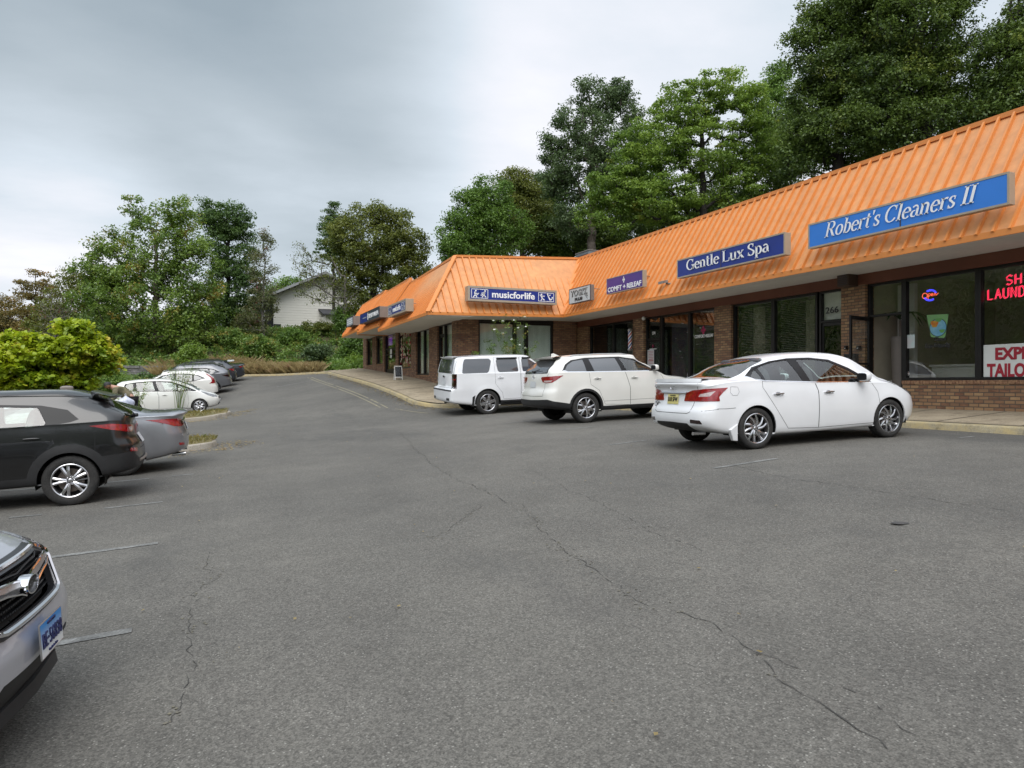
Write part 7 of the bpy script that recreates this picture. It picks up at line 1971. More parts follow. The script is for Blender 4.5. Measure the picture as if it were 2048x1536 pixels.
g = common(c, [(1.0, 1.07), (1.3, 1.22), (1.8, 1.31), (2.4, 1.33), (2.9, 1.26), (3.3, 1.06), (3.4, .96), (2.2, .99), (1.2, 1.03)], [([(1.08, 1.07), (1.4, 1.215), (1.85, 1.29), (2.2, 1.305), (2.28, 1.0), (1.3, 1.04)], 'r'), ([(2.32, 1.30), (2.8, 1.24), (3.15, 1.06), (3.2, .98), (2.4, 1.0)], 'f')],
    [([(1.28, 1.03), (1.3, .9), (1.55, .6), (1.7, .3), (2.3, .28), (2.33, .98)], (1.5, .86)), ([(2.34, .98), (2.31, .28), (3.5, .28), (3.55, .8), (3.42, .96)], (2.55, .85))],
    [(.78, -.64), (.78, .64), (1.55, .56), (1.55, -.56)], [(3.0, -.54), (3.0, .54), (3.74, .70), (3.74, -.70)], rg_view='top')
lamp(c, [(-.55, .90), (-.5, .97), (0, .985), (.35, .985), (.2, .90)], 'tail_red', 'tail_light'); wraptrim(c, [(-.93, .25), (-.93, .40), (.0, .40), (.3, .25)], 'plastic', 'bumper_trim')
g.build('panel_gap', M['gap'], c.root, fix=False); c.mirrors(3.2, 1.0); c.finish()

# ---- silver nose at the bottom left ------------------------------------------------------
P = suv_profile(4.80, .92, 1.62, 1.0, 2.74, .345, .39, 1.05, cowl=.72, hood=1.03, nose=.86, slope=.5, roofdrop=.12, cf=.17, rf=(.18, .05), sill=([0, .4, 1.0, 2.0, 3.6, 4.2, 4.8], [.42, .36, .30, .28, .27, .22, .20]),
    xf=([.2, .30, .42, .50, .60, .72, .84, .92, 1.0], [.14, .05, .0, .0, .03, .075, .12, .17, .28]))
c = Car('parked_car', 'silver crossover nose at the bottom left corner with a blue plate', 'car', P, M['p_silver'], (-.675 - 4.80*math.cos(R(6)), 3.90 + 4.80*math.sin(R(6))), R(-6), group='cars parked along the left side of the lot')
c.under(); c.wheels(RIM5PAIR | dict(Rr=.232))
g = common(c, [(.75, 1.20), (1.2, 1.38), (2.0, 1.45), (2.5, 1.38), (3.1, 1.08), (2.0, 1.04), (1.1, 1.08)], [([(1.20, 1.35), (1.9, 1.41), (1.95, 1.07), (1.20, 1.10)], 'f'), ([(2.02, 1.41), (2.45, 1.36), (2.9, 1.10), (2.02, 1.07)], 'f')],
    [([(1.14, 1.08), (1.2, .9), (1.42, .7), (1.5, .42), (1.98, .40), (1.98, 1.04)], (1.3, .93)), ([(1.99, 1.04), (1.99, .40), (3.0, .40), (3.1, .8), (3.1, 1.06)], (2.2, .92))],
    [(-.60, 1.12), (.60, 1.12), (.52, 1.40), (-.52, 1.40)], [(2.8, -.54), (2.8, .54), (3.44, .70), (3.44, -.70)], arch_trim=.05)
# six sided grille opening with bright frame, mesh, wing bar and badge
FR = 'front'; VF = lambda f: f.normal.x > .15
hexo = [(-.53, .80), (-.43, .605), (-.36, .59), (.36, .59), (.43, .605), (.53, .80), (.44, .85), (-.44, .85)]
def inset(p, k, kz): cz = .72; return [(a*k, cz + (b-cz)*kz) for a, b in p]
ho = c.cut(c.bm, hexo, 'rear', VF); hi = c.cut(ho, inset(hexo, .88, .72), 'rear', VF)
c.emit(ho, 'grille_frame', M['rim_dark'], c.root, off=.006, solid=.03)
q = MB(); pts = [c.hit('front', a, b) for a, b in resample(inset(hexo, .93, .84) + [inset(hexo, .93, .84)[0]], .03)]; q.tube([p + n*.012 for p, n in pts if p], .013, 6); q.build('chrome_surround', M['chrome'], c.root, smooth=True)
c.emit(hi, 'grille_back', M['under'], c.root, off=-.05, solid=.01)
q = MB()
def gp(a, b, o): 
    p, n = c.hit('front', a, b); return None if p is None else p + VEC(o, 0, 0)
hx = inset(hexo, .87, .70)
def inpoly(a, b, P_):
    cc = False; j = len(P_) - 1
    for i in range(len(P_)):
        if (P_[i][1] > b) != (P_[j][1] > b) and a < (P_[j][0]-P_[i][0])*(b-P_[i][1])/(P_[j][1]-P_[i][1]) + P_[i][0]: cc = not cc
        j = i
    return cc
for r_ in range(9):
    z = .628 + r_*.0235
    for k_ in range(-21, 22):
        a = k_*.026 + (.013 if r_ % 2 else 0)
        if inpoly(a, z, hx):
            p = gp(a, z, -.022)
            if p: q.hexa([p + VEC(0, -.011, -.004), p + VEC(-.02, -.011, -.004), p + VEC(-.02, .011, -.004), p + VEC(0, .011, -.004), p + VEC(0, -.011, .004), p + VEC(-.02, -.011, .004), p + VEC(-.02, .011, .004), p + VEC(0, .011, .004)])
q.build('grille_mesh', M['gloss_black'], c.root)
for sg in (-1, 1):
    q = MB()
    def wing(a, zc_, hh, o):
        p = gp(a, zc_, o); return [p + VEC(0, 0, hh), p + VEC(.012, 0, 0), p + VEC(0, 0, -hh), p + VEC(-.02, 0, 0)]
    st = [wing(sg*a, zz, hh, .012) for a, zz, hh in ((.05, .735, .035), (.10, .748, .030), (.22, .758, .024), (.34, .772, .020), (.42, .785, .014))]
    v_ = [p for s__ in st for p in s__]; q.add(v_, [(i*4+j, (i+1)*4+j, (i+1)*4+(j+1) % 4, i*4+(j+1) % 4) for i in range(len(st)-1) for j in range(4)])
    q.build('grille_wing', M['alu_light'], c.root, fix=True)
    q = MB(); q.tube([gp(sg*a, zz, .022) for a, zz in ((.06, .768), (.10, .776), (.22, .788), (.34, .795), (.41, .80))], .006, 5); q.tube([gp(sg*a, zz, .022) for a, zz in ((.06, .700), (.10, .717), (.22, .741), (.34, .752), (.41, .77))], .006, 5); q.build('chrome_edge', M['chrome'], c.root, smooth=True)
p = gp(0, .738, .03)
q = MB(); n_ = 28
q.lathe([(-.03, .99), (.012, 1.0), (.018, .96), (.018, .86), (.006, .84)], 'x', n_, (0, 0, 0), 0); q.lathe([(.006, .85), (.010, .4), (.010, 0)], 'x', n_, (0, 0, 0), 1)
q.v = [(v[0] + p.x, v[1]*.080 + p.y, v[2]*.045 + p.z) for v in q.v]
for (sy, sz, r_) in ((.035, .010, .009), (-.015, .014, .006), (-.035, .004, .006), (-.02, -.014, .006), (.005, -.018, .006), (.02, .0, .004)):
    st = []
    for k_ in range(8): rr_ = r_*(1 if k_ % 2 == 0 else .35); st.append(p + VEC(.017, sy + rr_*math.sin(k_*math.pi/4), sz + rr_*math.cos(k_*math.pi/4)))
    q.add(st, [tuple(range(8))], 2)
q.build('emblem', [M['chrome'], M['gloss_black'], M['alu_light']], c.root, smooth=False)
# dark intake along the bottom and the number plate
wraptrim(c, [(-.92, .18), (-.92, .425), (-.48, .425), (-.41, .40), (-.30, .31), (-.14, .18)], 'plastic', 'lower_intake', views=('wfR', 'wfL'), off=-.012)
q = MB(); pts = [c.hit('front', a, b) for a, b in ((-.60, .235), (-.42, .255), (0, .26), (.42, .255), (.60, .235))]; 
v_ = []
for p, n in pts:
    if p: v_ += [p + VEC(.045, 0, -.03), p + VEC(.035, 0, .03), p + VEC(-.06, 0, .045), p + VEC(-.06, 0, -.05)]
q.add(v_, [(i*4+j, (i+1)*4+j, (i+1)*4+(j+1) % 4, i*4+(j+1) % 4) for i in range(len(v_)//4 - 1) for j in range(4)]); q.build('bumper_lip', M['plastic'], c.root, smooth=True)
lamp(c, [(-.30, .70), (-.26, .83), (.20, .90), (.50, .95), (.30, .78), (.05, .69)], 'lamp_clear', 'headlight', views=('wfR', 'wfL'))
c.ribbon(g, [(3.6, -.66), (4.3, -.62), (4.62, -.52), (4.68, -.3), (4.70, 0), (4.68, .3), (4.62, .52), (4.3, .62), (3.6, .66)], 'top', .008)
c.ribbon(g, [(-.60, .555), (-.52, .555), (-.50, .52), (-.60, .52)], 'front', .003, closed=True)
g.build('panel_gap', M['gap'], c.root, fix=False)
o, pc, nn, up, right = c.plate('front', .0, .50, M['plate_ct'], None, None, off=.03)
fit_cap('BE\u00b756838', .27, .070, pc + nn*.004 - up*.035, right, up, M['navy_let'], o, .0)
fit_cap('CONNECTICUT', .11, .012, pc + nn*.004 + up*.056, right, up, M['navy_let'], o, .0002); fit_cap('Constitution State', .12, .012, pc + nn*.004 - up*.065, right, up, M['navy_let'], o, .0001)
q = MB(); 
for (a, b) in ((-.1525, -.0775), (-.1525, .0775)):
    q.tube([pc + right*-.1525 + up*b, pc + right*.1525 + up*b], .004, 5)
q.tube([pc + right*-.1525 + up*-.0775, pc + right*-.1525 + up*.0775], .004, 5); q.tube([pc + right*.1525 + up*-.0775, pc + right*.1525 + up*.0775], .004, 5); q.build('plate_frame', M['alu_light'], o)
c.mirrors(3.05, 1.1); c.finish()
# ================================================================ trees, shrubs, weeds
WORLD_PARENTS.clear()
M['bark'] = mat('tree_bark', (.075, .06, .048), .95, col2=(.12, .10, .085), vscale=3, fine=.3, fscale=14, bump=.5, bscale=20)
M['bark_dark'] = mat('tree_bark_dark', (.035, .03, .026), .95, var=.35, vscale=3, fine=.25, fscale=14)
M['bark_grey'] = mat('twig_grey', (.16, .145, .13), .95, var=.3, vscale=2)
LV = {
 'oak': mat_leaf('leaf_oak', (0.079, 0.150, 0.026), (0.252, 0.360, 0.060), (0.504, 0.336, 0.072), .28, p3=.62),
 'pine': mat_leaf('leaf_pine', (0.041, 0.090, 0.022), (0.138, 0.222, 0.054), None, .4),
 'rust': mat_leaf('leaf_rust', (0.102, 0.126, 0.046), (0.192, 0.198, 0.078), (0.336, 0.096, 0.108), .5, p3=.62),
 'orange': mat_leaf('leaf_orange', (0.122, 0.122, 0.038), (0.295, 0.200, 0.052), (0.418, 0.174, 0.052), .4),
 'olive': mat_leaf('leaf_olive', (0.077, 0.106, 0.019), (0.234, 0.258, 0.050), (0.300, 0.228, 0.060), .35, p3=.66),
 'mid': mat_leaf('leaf_mid', (0.066, 0.134, 0.024), (0.204, 0.330, 0.054), None, .3),
 'bright': mat_leaf('leaf_bright', (0.102, 0.186, 0.024), (0.300, 0.426, 0.066), (0.504, 0.480, 0.084), .3, p3=.66),
 'blue': mat_leaf('leaf_blue_green', (0.058, 0.102, 0.038), (0.162, 0.228, 0.090), None, .3),
 'dark': mat_leaf('leaf_dark', (0.036, 0.070, 0.016), (0.168, 0.246, 0.043), (0.312, 0.360, 0.066), .25, p3=.63),
 'lime': mat_leaf('leaf_lime', (.17, .28, .014), (.48, .55, .022), (.62, .50, .06), .8, .42, p3=.60),
 'shrub': mat_leaf('leaf_shrub', (0.086, 0.174, 0.031), (0.227, 0.330, 0.061), (0.452, 0.348, 0.086), .7, p3=.60),
 'dry': mat_leaf('leaf_dry', (0.290, 0.217, 0.094), (0.464, 0.362, 0.174), (0.362, 0.203, 0.131), 1.0),
 'grassy': mat_leaf('leaf_grass', (0.203, 0.189, 0.051), (0.348, 0.275, 0.102), (0.131, 0.189, 0.043), 1.2)}
def leaf_quads(C, nleaf, rad, size, rng, flat=.75, up=.5, droop=0.0, shape=4):
    """little leaf faces scattered in soft clumps round the points C (n,3)"""
    n = len(C)*nleaf
    c = np.repeat(C, nleaf, axis=0); r_ = np.repeat(rad, nleaf) if np.ndim(rad) else rad
    d = rng.normal(size=(n, 3)); d /= np.linalg.norm(d, axis=1)[:, None]
    k = rng.random(n)**(1/2.2)
    off = d*k[:, None]; off[:, 2] *= flat; off[:, 2] -= droop*(off[:, 0]**2 + off[:, 1]**2)
    p = c + off*(np.asarray(r_)[..., None] if np.ndim(r_) else r_)
    nn = rng.normal(size=(n, 3)) + np.array([0, 0, up*2]) + d*.8; nn /= np.linalg.norm(nn, axis=1)[:, None]
    t = np.cross(nn, rng.normal(size=(n, 3))); t /= np.linalg.norm(t, axis=1)[:, None]; b = np.cross(nn, t)
    s = size*rng.uniform(.6, 1.35, n)[:, None]
    if shape == 4:
        V = np.stack([p - t*s*.62, p + b*s*.36 + t*s*.05, p + t*s*.62 - nn*s*.12, p - b*s*.36 + t*s*.05], 1).reshape(-1, 3)
        Q = np.arange(n*4).reshape(-1, 4)
    else:
        V = np.stack([p - t*s*.55, p - t*s*.45 + b*s*.42, p + t*s*.05 + b*s*.48, p + t*s*.6 - nn*s*.2, p + t*s*.05 - b*s*.48, p - t*s*.45 - b*s*.42], 1).reshape(-1, 3)
        Q = np.arange(n*6).reshape(-1, 6)
    return V, Q
def skeleton(base, C, rng, trunk_top, r0, mat_, parent, name='trunk', sway=.25, min_r=.012, sides=5, step=.6):
    nodes = [np.array(base, float)]; par = [-1]; cnt = []
    n_t = max(3, int((trunk_top[2] - base[2])/step)); top = np.array(trunk_top, float)
    for i in range(1, n_t + 1):
        t = i/n_t; p = nodes[0]*(1-t) + top*t + rng.normal(size=3)*np.array([sway*.3, sway*.3, 0])*(t*(1.2-t)*2)
        nodes.append(p); par.append(len(nodes)-2)
    ax = (nodes[0] + top)/2
    order = np.argsort(np.linalg.norm((C - top)[:, :2], axis=1) + .15*np.abs(C[:, 2]-top[2]))
    arr = np.array(nodes); leafs = []
    for i in order:
        c = C[i]; dd = arr - c; dist = np.linalg.norm(dd, axis=1) + np.maximum(dd[:, 2] + .12*np.linalg.norm(dd[:, :2], axis=1), 0)*1.6
        dist[0] += 5; dist[1] += 3
        j = int(np.argmin(dist)); a = arr[j]; L_ = np.linalg.norm(c - a); m = max(1, int(L_/ .9)); prev = j
        for k in range(1, m + 1):
            t = k/m; p = a*(1-t) + c*t + rng.normal(size=3)*.07*L_*(t*(1-t)*2); p[2] -= .10*L_*t*(1-t)
            nodes.append(p); par.append(prev); prev = len(nodes)-1
        arr = np.array(nodes); leafs.append(prev)
    w = np.zeros(len(nodes))
    for l in leafs: w[l] += 1
    for i in range(len(nodes)-1, 0, -1): w[par[i]] += w[i]
    w = np.maximum(w, .5); rr = np.maximum(min_r, r0*(w/w[0])**.5); rr[0] = r0*1.25
    V = []; Q = []; ang = np.arange(sides)*2*np.pi/sides
    N_ = np.array(nodes)
    for i in range(1, len(nodes)):
        a, b = N_[par[i]], N_[i]; d = b - a; l = np.linalg.norm(d)
        if l < 1e-6: continue
        d /= l; ref = np.array([0, 0, 1.]) if abs(d[2]) < .9 else np.array([1., 0, 0]); x = np.cross(d, ref); x /= np.linalg.norm(x); y = np.cross(d, x)
        ra = rr[par[i]] if par[i] <= n_t and i <= n_t else min(rr[par[i]], rr[i]*1.3); rb = rr[i]; n0 = len(V)
        for k in range(sides): V.append(a - d*ra*.3 + (x*math.cos(ang[k]) + y*math.sin(ang[k]))*ra)
        for k in range(sides): V.append(b + (x*math.cos(ang[k]) + y*math.sin(ang[k]))*rb)
        for k in range(sides): Q.append((n0+k, n0+(k+1) % sides, n0+sides+(k+1) % sides, n0+sides+k))
    return fast_mesh(name, np.array(V), np.array(Q), mat_, parent, smooth=True)
def lobes_px(lobes, d, dep=.8):
    return [(atd(u, v, d + dz), ru*d/F, ru*d/F*dep, rv*d/F) for (u, v, ru, rv, *z) in lobes for dz in [z[0] if z else 0]]
def sample_lobes(L3, n, rng, inner=.35, zmin=None):
    vol = np.array([l[1]*l[2]*l[3] for l in L3])**.75; pr = vol/vol.sum(); out = []
    while len(out) < n:
        c, rx, ry, rz = L3[rng.choice(len(L3), p=pr)]
        d = rng.normal(size=3); d /= np.linalg.norm(d); k = (inner**3 + (1-inner**3)*rng.random())**(1/3)
        p = np.array(c) + d*k*np.array([rx, ry, rz])
        if zmin is not None and p[2] < zmin: continue
        out.append(p)
    return np.array(out)
def tree(name, label, cat, u, d, lobes, leafm, n=220, per=70, crad=.62, size=.17, r0=.22, seed=1, bark='bark', group=None, dep=.8, top=.75, flat=.7, lean=0, inner=.35, up=.5, sink=0, shape=4, zfun=None, twig=.014):
    rng = np.random.default_rng(seed); b = atd(u, 768, d); gz = float((zfun or zterr)(b.x, b.y)) - sink; base = np.array([b.x, b.y, gz])
    L3 = lobes_px(lobes, d, dep); C = sample_lobes(L3, int(n*1.35), rng, inner, gz + .3)
    t = thing(name, label, cat, (0, 0, 0), 0, group)
    t.location = base
    zt = max(l[0].z for l in L3); tp = atd(u + lean, 768, d); tp = np.array([tp.x, tp.y, gz + (zt - gz)*top])
    rad = crad*rng.uniform(.6, 1.35, len(C))
    if cat == 'tree': per = int(per*1.4); size *= .82
    V, Q = leaf_quads(C - base, per, rad, size, rng, flat=flat, up=up, shape=shape)
    fast_mesh('crown', V, Q, LV[leafm], t)
    if r0: skeleton(base - base - np.array([0, 0, .2]), C - base, rng, tp - base, r0, M[bark], t, min_r=twig)
    return t
G1 = 'trees beyond the left side of the lot'
tree('oak_tree', 'big spreading oak with a yellowing top beyond the left row of cars', 'tree', 312, 54,
     [(300, 610, 140, 95), (245, 520, 62, 62), (325, 500, 85, 80), (278, 425, 38, 36), (362, 440, 46, 44), (395, 560, 50, 85), (195, 575, 60, 62), (320, 672, 115, 55), (205, 480, 30, 22)], 'oak', 420, 75, .70, .19, .34, 3, group=G1, top=.8)
tree('pine_tree', 'dark green dense tree just right of the big oak', 'tree', 455, 62, [(450, 440, 50, 38), (468, 500, 52, 60), (478, 590, 62, 75), (425, 430, 32, 36), (440, 650, 70, 50)], 'pine', 300, 70, .75, .19, .28, 4, 'bark_dark', G1, flat=.45)
tree('thin_tree', 'thin reddish brown half bare tree standing against the sky left of the white house', 'tree', 527, 57, [(532, 478, 14, 24), (522, 530, 26, 36), (528, 590, 34, 46), (510, 650, 36, 44)], 'rust', 125, 42, .5, .13, .12, 5, 'bark_grey', G1, top=.95)
tree('conifer_tree', 'far brownish conifer at the left edge above the yellow green bush', 'tree', 72, 80, [(82, 548, 22, 20), (74, 580, 42, 24), (64, 615, 52, 30), (90, 650, 60, 40)], 'orange', 120, 60, .9, .22, .22, 6, 'bark_dark', G1, flat=.35, top=.9)
tree('broadleaf_tree', 'low mixed green tree at the far left edge under the sky', 'tree', 20, 72, [(15, 625, 48, 38), (60, 660, 70, 45), (-40, 640, 60, 60), (10, 690, 90, 50)], 'orange', 170, 65, .85, .22, .2, 7, 'bark_dark', G1)
tree('broadleaf_tree', 'green tree filling the gap left of the big oak', 'tree', 165, 64, [(165, 590, 60, 55), (140, 650, 75, 60), (200, 660, 70, 60)], 'olive', 190, 65, .8, .2, .22, 8, 'bark_dark', G1)
tree('bare_shrub', 'grey leafless shrub rising behind the yellow green bush', 'shrub', 110, 40, [(105, 610, 38, 34), (120, 640, 42, 36), (95, 660, 30, 40)], 'rust', 150, 3, .4, .10, .07, 9, 'bark_grey', None, twig=.010)
tree('broadleaf_tree', 'dark understorey tree low behind the trunk of the big oak', 'tree', 250, 60, [(230, 680, 110, 60), (330, 690, 110, 50), (400, 660, 60, 60)], 'dark', 210, 65, .8, .2, .16, 10, 'bark_dark', G1)
G2 = 'trees round the white house'
tree('broadleaf_tree', 'broad olive green tree towering over the white house', 'tree', 748, 60, [(740, 480, 85, 68), (690, 468, 40, 55), (800, 478, 52, 60), (722, 530, 50, 44), (790, 545, 70, 66), (836, 510, 32, 50), (755, 428, 42, 26), (790, 600, 60, 50), (700, 565, 40, 30), (735, 620, 56, 36), (820, 590, 50, 60)], 'olive', 400, 75, .72, .19, .36, 11, 'bark_dark', G2)
tree('spruce_tree', 'narrow dark spruce tip poking out left of the olive green tree', 'tree', 668, 70, [(664, 408, 8, 14), (662, 435, 18, 18), (664, 465, 28, 20), (666, 500, 34, 26)], 'pine', 90, 60, .6, .17, .16, 12, 'bark_dark', G2, flat=.3, top=.97)
tree('half_bare_tree', 'half bare tree with sparse olive leaves in front of the white house', 'tree', 690, 58, [(640, 545, 48, 40), (610, 530, 28, 38), (690, 590, 30, 40), (625, 585, 34, 26), (600, 490, 12, 16)], 'olive', 130, 16, .5, .13, .16, 13, 'bark_grey', G2, top=.7, twig=.016)
tree('broadleaf_tree', 'small far green tree behind the roof of the white house', 'tree', 595, 95, [(590, 572, 40, 16), (560, 590, 40, 22)], 'mid', 60, 60, 1.0, .25, .2, 14, 'bark_dark', G2)
tree('broadleaf_tree', 'far dark green trees gap filler right of the thin reddish tree', 'tree', 505, 80, [(505, 640, 40, 50), (470, 660, 60, 50), (545, 690, 30, 20)], 'dark', 90, 60, .9, .22, .2, 15, 'bark_dark', G2)
G3 = 'trees on the slope behind the shops'
tree('broadleaf_tree', 'mid green rounded tree rising behind the wing roof', 'tree', 955, 55, [(950, 430, 52, 55), (910, 480, 36, 48), (985, 395, 48, 40), (1000, 460, 60, 60), (935, 500, 60, 40)], 'mid', 300, 75, .7, .18, .28, 16, 'bark', G3)
tree('broadleaf_tree', 'paler olive tree between the wing roof tree and the tall blue green tree', 'tree', 1045, 60, [(1035, 365, 42, 30), (1060, 410, 50, 50), (1085, 460, 50, 60), (1030, 440, 50, 60)], 'olive', 260, 70, .75, .18, .25, 17, 'bark', G3)
tree('cottonwood_tree', 'tall blue green tree with sky showing through its crown', 'tree', 1185, 54, [(1195, 195, 55, 40), (1240, 190, 30, 35), (1130, 260, 50, 45), (1205, 265, 80, 60), (1110, 300, 36, 34), (1170, 340, 70, 50), (1265, 240, 26, 50), (1150, 420, 50, 50), (1110, 360, 40, 40), (1230, 350, 50, 50)], 'blue', 330, 80, .62, .17, .34, 18, 'bark', G3, top=.85)
tree('locust_tree', 'bright green feathery tree in the middle of the slope behind the shops', 'tree', 1405, 47, [(1450, 180, 75, 42), (1370, 215, 75, 50), (1300, 290, 80, 55), (1410, 300, 85, 65), (1500, 230, 56, 60), (1240, 375, 66, 50), (1330, 400, 85, 55), (1480, 380, 60, 60), (1520, 300, 50, 60), (1210, 430, 60, 50), (1270, 350, 60, 60)], 'bright', 620, 75, .58, .16, .30, 19, 'bark_dark', G3, flat=.4, top=.8)
tree('broadleaf_tree', 'dark tall tree with leaning left shoulder at the right of the slope', 'tree', 1675, 41, [(1660, 130, 75, 75), (1630, 40, 40, 50), (1700, 30, 75, 60), (1730, 180, 90, 80), (1620, 210, 50, 60), (1680, 280, 100, 60), (1590, 90, 30, 30), (1600, 300, 60, 60), (1760, 80, 70, 80)], 'dark', 640, 80, .58, .155, .34, 20, 'bark_dark', G3)
tree('broadleaf_tree', 'huge dark green tree above the sky blue sign', 'tree', 1850, 39, [(1840, 60, 110, 85), (1880, -60, 120, 90), (1800, 170, 100, 80), (1920, 160, 90, 90), (1860, 260, 120, 60), (1760, -40, 80, 70), (1760, 240, 80, 60), (1960, 230, 70, 60)], 'dark', 700, 80, .58, .15, .38, 21, 'bark_dark', G3)
tree('broadleaf_tree', 'dark green tree cut by the upper right edge of the view', 'tree', 2020, 36, [(2010, 120, 70, 80), (2080, 60, 90, 90), (2060, 190, 90, 70), (2110, -60, 90, 90), (1990, 230, 70, 50)], 'dark', 420, 80, .58, .15, .3, 22, 'bark_dark', G3)
for i, (u, d, lb, lobes) in enumerate(((1120, 60, 'dark tree low behind the roof valley', [(1115, 470, 70, 50), (1150, 500, 60, 40)]), (1250, 56, 'dark tree low under the tall blue green tree', [(1250, 460, 80, 55), (1200, 480, 60, 50)]),
        (1560, 50, 'dark tree low between the bright green tree and the dark tall tree', [(1550, 330, 70, 80), (1590, 260, 50, 60), (1530, 420, 80, 50)]), (1420, 55, 'dark tree low under the bright green tree', [(1400, 430, 100, 50), (1480, 420, 80, 50), (1440, 350, 60, 50)]),
        (1100, 64, 'mid green tree filling the gap left of the tall blue green tree', [(1100, 400, 50, 60), (1080, 450, 60, 60)]), (1300, 58, 'mid green tree between the tall blue green tree and the bright green tree', [(1300, 330, 50, 80), (1290, 420, 70, 60)]),
        (1550, 58, 'mid green tree behind and right of the bright green tree', [(1545, 215, 46, 60), (1570, 300, 60, 70), (1560, 160, 30, 36)]), (1790, 55, 'mid green tree behind the two dark tall trees', [(1780, 120, 70, 90), (1770, 240, 90, 70)]))):
    tree('broadleaf_tree', lb, 'tree', u, d, lobes, 'dark' if i < 4 else 'mid', 190, 65, .7, .18, .2, 30 + i, 'bark_dark', G3)
# a wood that reads as one mass, seen only in the glass and paint : to the camera's left, and added behind it to darken reflections
rng = np.random.default_rng(50); C = []
for _ in range(1900):
    a = rng.uniform(R(140), R(334)); rad_ = rng.uniform(54, 84); x = math.sin(a)*rad_; y = math.cos(a)*rad_ + 12; C.append((x, y, float(zterr(x, y)) - .5 + rng.random()*(12 + 3*math.sin(a*9) + 5*(a > R(285)))))
V, Q = leaf_quads(np.array(C), 95, 2.6, .36, rng, up=.2); tag(fast_mesh('reflected_woodland', V, Q, LV['dark']), 'unseen dark green wood left of and behind the camera, partly added to darken reflections', 'reflected_woodland', kind='stuff')

# ---- shrubs
def shrub(label, u, d, lobes, leafm, n, per, size, seed, group=None, name='shrub', crad=.3, r0=.03, zfun=None, shape=4, **k):
    return tree(name, label, 'shrub', u, d, lobes, leafm, n, per, crad, size, r0, seed, 'bark_dark', group, shape=shape, zfun=zfun, twig=.006, **k)
shrub('big yellow green bush with heart shaped leaves on the near grass island', 110, 17.6, [(60, 735, 105, 62), (150, 690, 55, 50), (192, 706, 44, 44), (20, 715, 70, 50), (100, 770, 80, 40), (-50, 730, 80, 60), (40, 690, 60, 22)], 'lime', 560, 60, .085, 60, crad=.25, r0=.06, zfun=zroad, shape=6, dep=.9, up=.9, flat=.5, name='bush')
shrub('yellowish green round shrub behind the grey cars', 382, 49, [(382, 722, 30, 26), (385, 702, 20, 14)], 'bright', 90, 60, .11, 61, crad=.35)
shrub('yellow and green shrub right of the big bush', 200, 34, [(195, 775, 30, 28), (230, 765, 26, 22), (265, 770, 26, 18)], 'shrub', 120, 60, .09, 62, zfun=zroad)
shrub('low dark green shrub behind the roof of the ivory hatchback', 250, 37, [(250, 785, 30, 14), (290, 765, 24, 16)], 'pine', 70, 60, .10, 63, zfun=zroad)
G4 = 'shrubs on the bank at the end of the lot'
for i, (lb, u, d, lobes, lm, n) in enumerate((
    ('autumn coloured shrub at the left end of the bank', 415, 55, [(415, 690, 40, 28), (390, 700, 30, 26)], 'olive', 110),
    ('bright olive shrub on the bank left of the dark hollow', 465, 55, [(465, 690, 36, 32), (440, 680, 30, 24)], 'shrub', 120),
    ('rounded shrub on the bank with yellow green top, below the left corner of the house', 518, 54, [(518, 698, 34, 28), (505, 715, 30, 22)], 'shrub', 120),
    ('tall olive shrub in front of the left corner of the house', 505, 60, [(495, 655, 30, 30), (512, 676, 26, 18)], 'olive', 110),
    ('green shrub under the middle of the house wall', 580, 57, [(578, 690, 24, 24), (590, 672, 22, 14)], 'mid', 80),
    ('sparse shrub rising in front of the house wall', 620, 60, [(628, 655, 28, 11), (655, 658, 20, 12)], 'olive', 36),
    ('leafy shrub in front of the small house extension', 672, 58, [(682, 640, 16, 24), (700, 650, 16, 20)], 'mid', 60),
    ('pale leaved shrub in the middle of the bank', 628, 53, [(628, 708, 22, 18), (645, 700, 22, 12)], 'blue', 70),
    ('green shrub on the bank against the brick wall of the wing', 705, 50, [(708, 700, 28, 34), (695, 720, 26, 24), (720, 680, 16, 24)], 'mid', 150),
    ('low green shrub at the kerb corner left of the wing', 690, 48.5, [(690, 735, 30, 12), (712, 728, 20, 16)], 'bright', 80))):
    shrub(lb, u, d, lobes, lm, n, 60, .12, 70 + i, G4, crad=.42)
# bank cover, dry weeds at its foot, grass : masses nobody could count
rng = np.random.default_rng(90)
def cover(name, label, n, xr_, yr_, zf, hgt, size, leafm, per=26, rad=.35, mask=None, cat='ground cover'):
    x = rng.uniform(*xr_, n); y = rng.uniform(*yr_, n)
    if mask is not None: k = mask(x, y); x, y = x[k], y[k]
    z = zf(x, y) + hgt*rng.random(len(x)); C = np.stack([x, y, z], 1)
    V, Q = leaf_quads(C, per, rad, size, rng, flat=.9, up=.2); return tag(fast_mesh(name, V, Q, LV[leafm]), label, cat, kind='stuff')
cover('undergrowth', 'green and brown undergrowth covering the bank at the end of the lot', 2800, (-16, 15), (53.2, 66), zterr, .5, .15, 'shrub', mask=lambda x, y: (y > 51.9 + .3*np.sin(x)))
cover('undergrowth', 'green weeds on the slope left of the wing wall', 260, (7.6, 13), (45.4, 52), zterr, .8, .13, 'mid', mask=lambda x, y: (x > 7.4) & (y > 45.3))
cover('undergrowth', 'mixed undergrowth beyond the left edge of the lot', 900, (-40, -9.5), (28, 60), zterr, .5, .18, 'olive', rad=.6)
cover('undergrowth', 'dark undergrowth on the slope behind the shops', 700, (27.5, 60), (10, 70), zterr, .6, .25, 'dark', rad=.9)
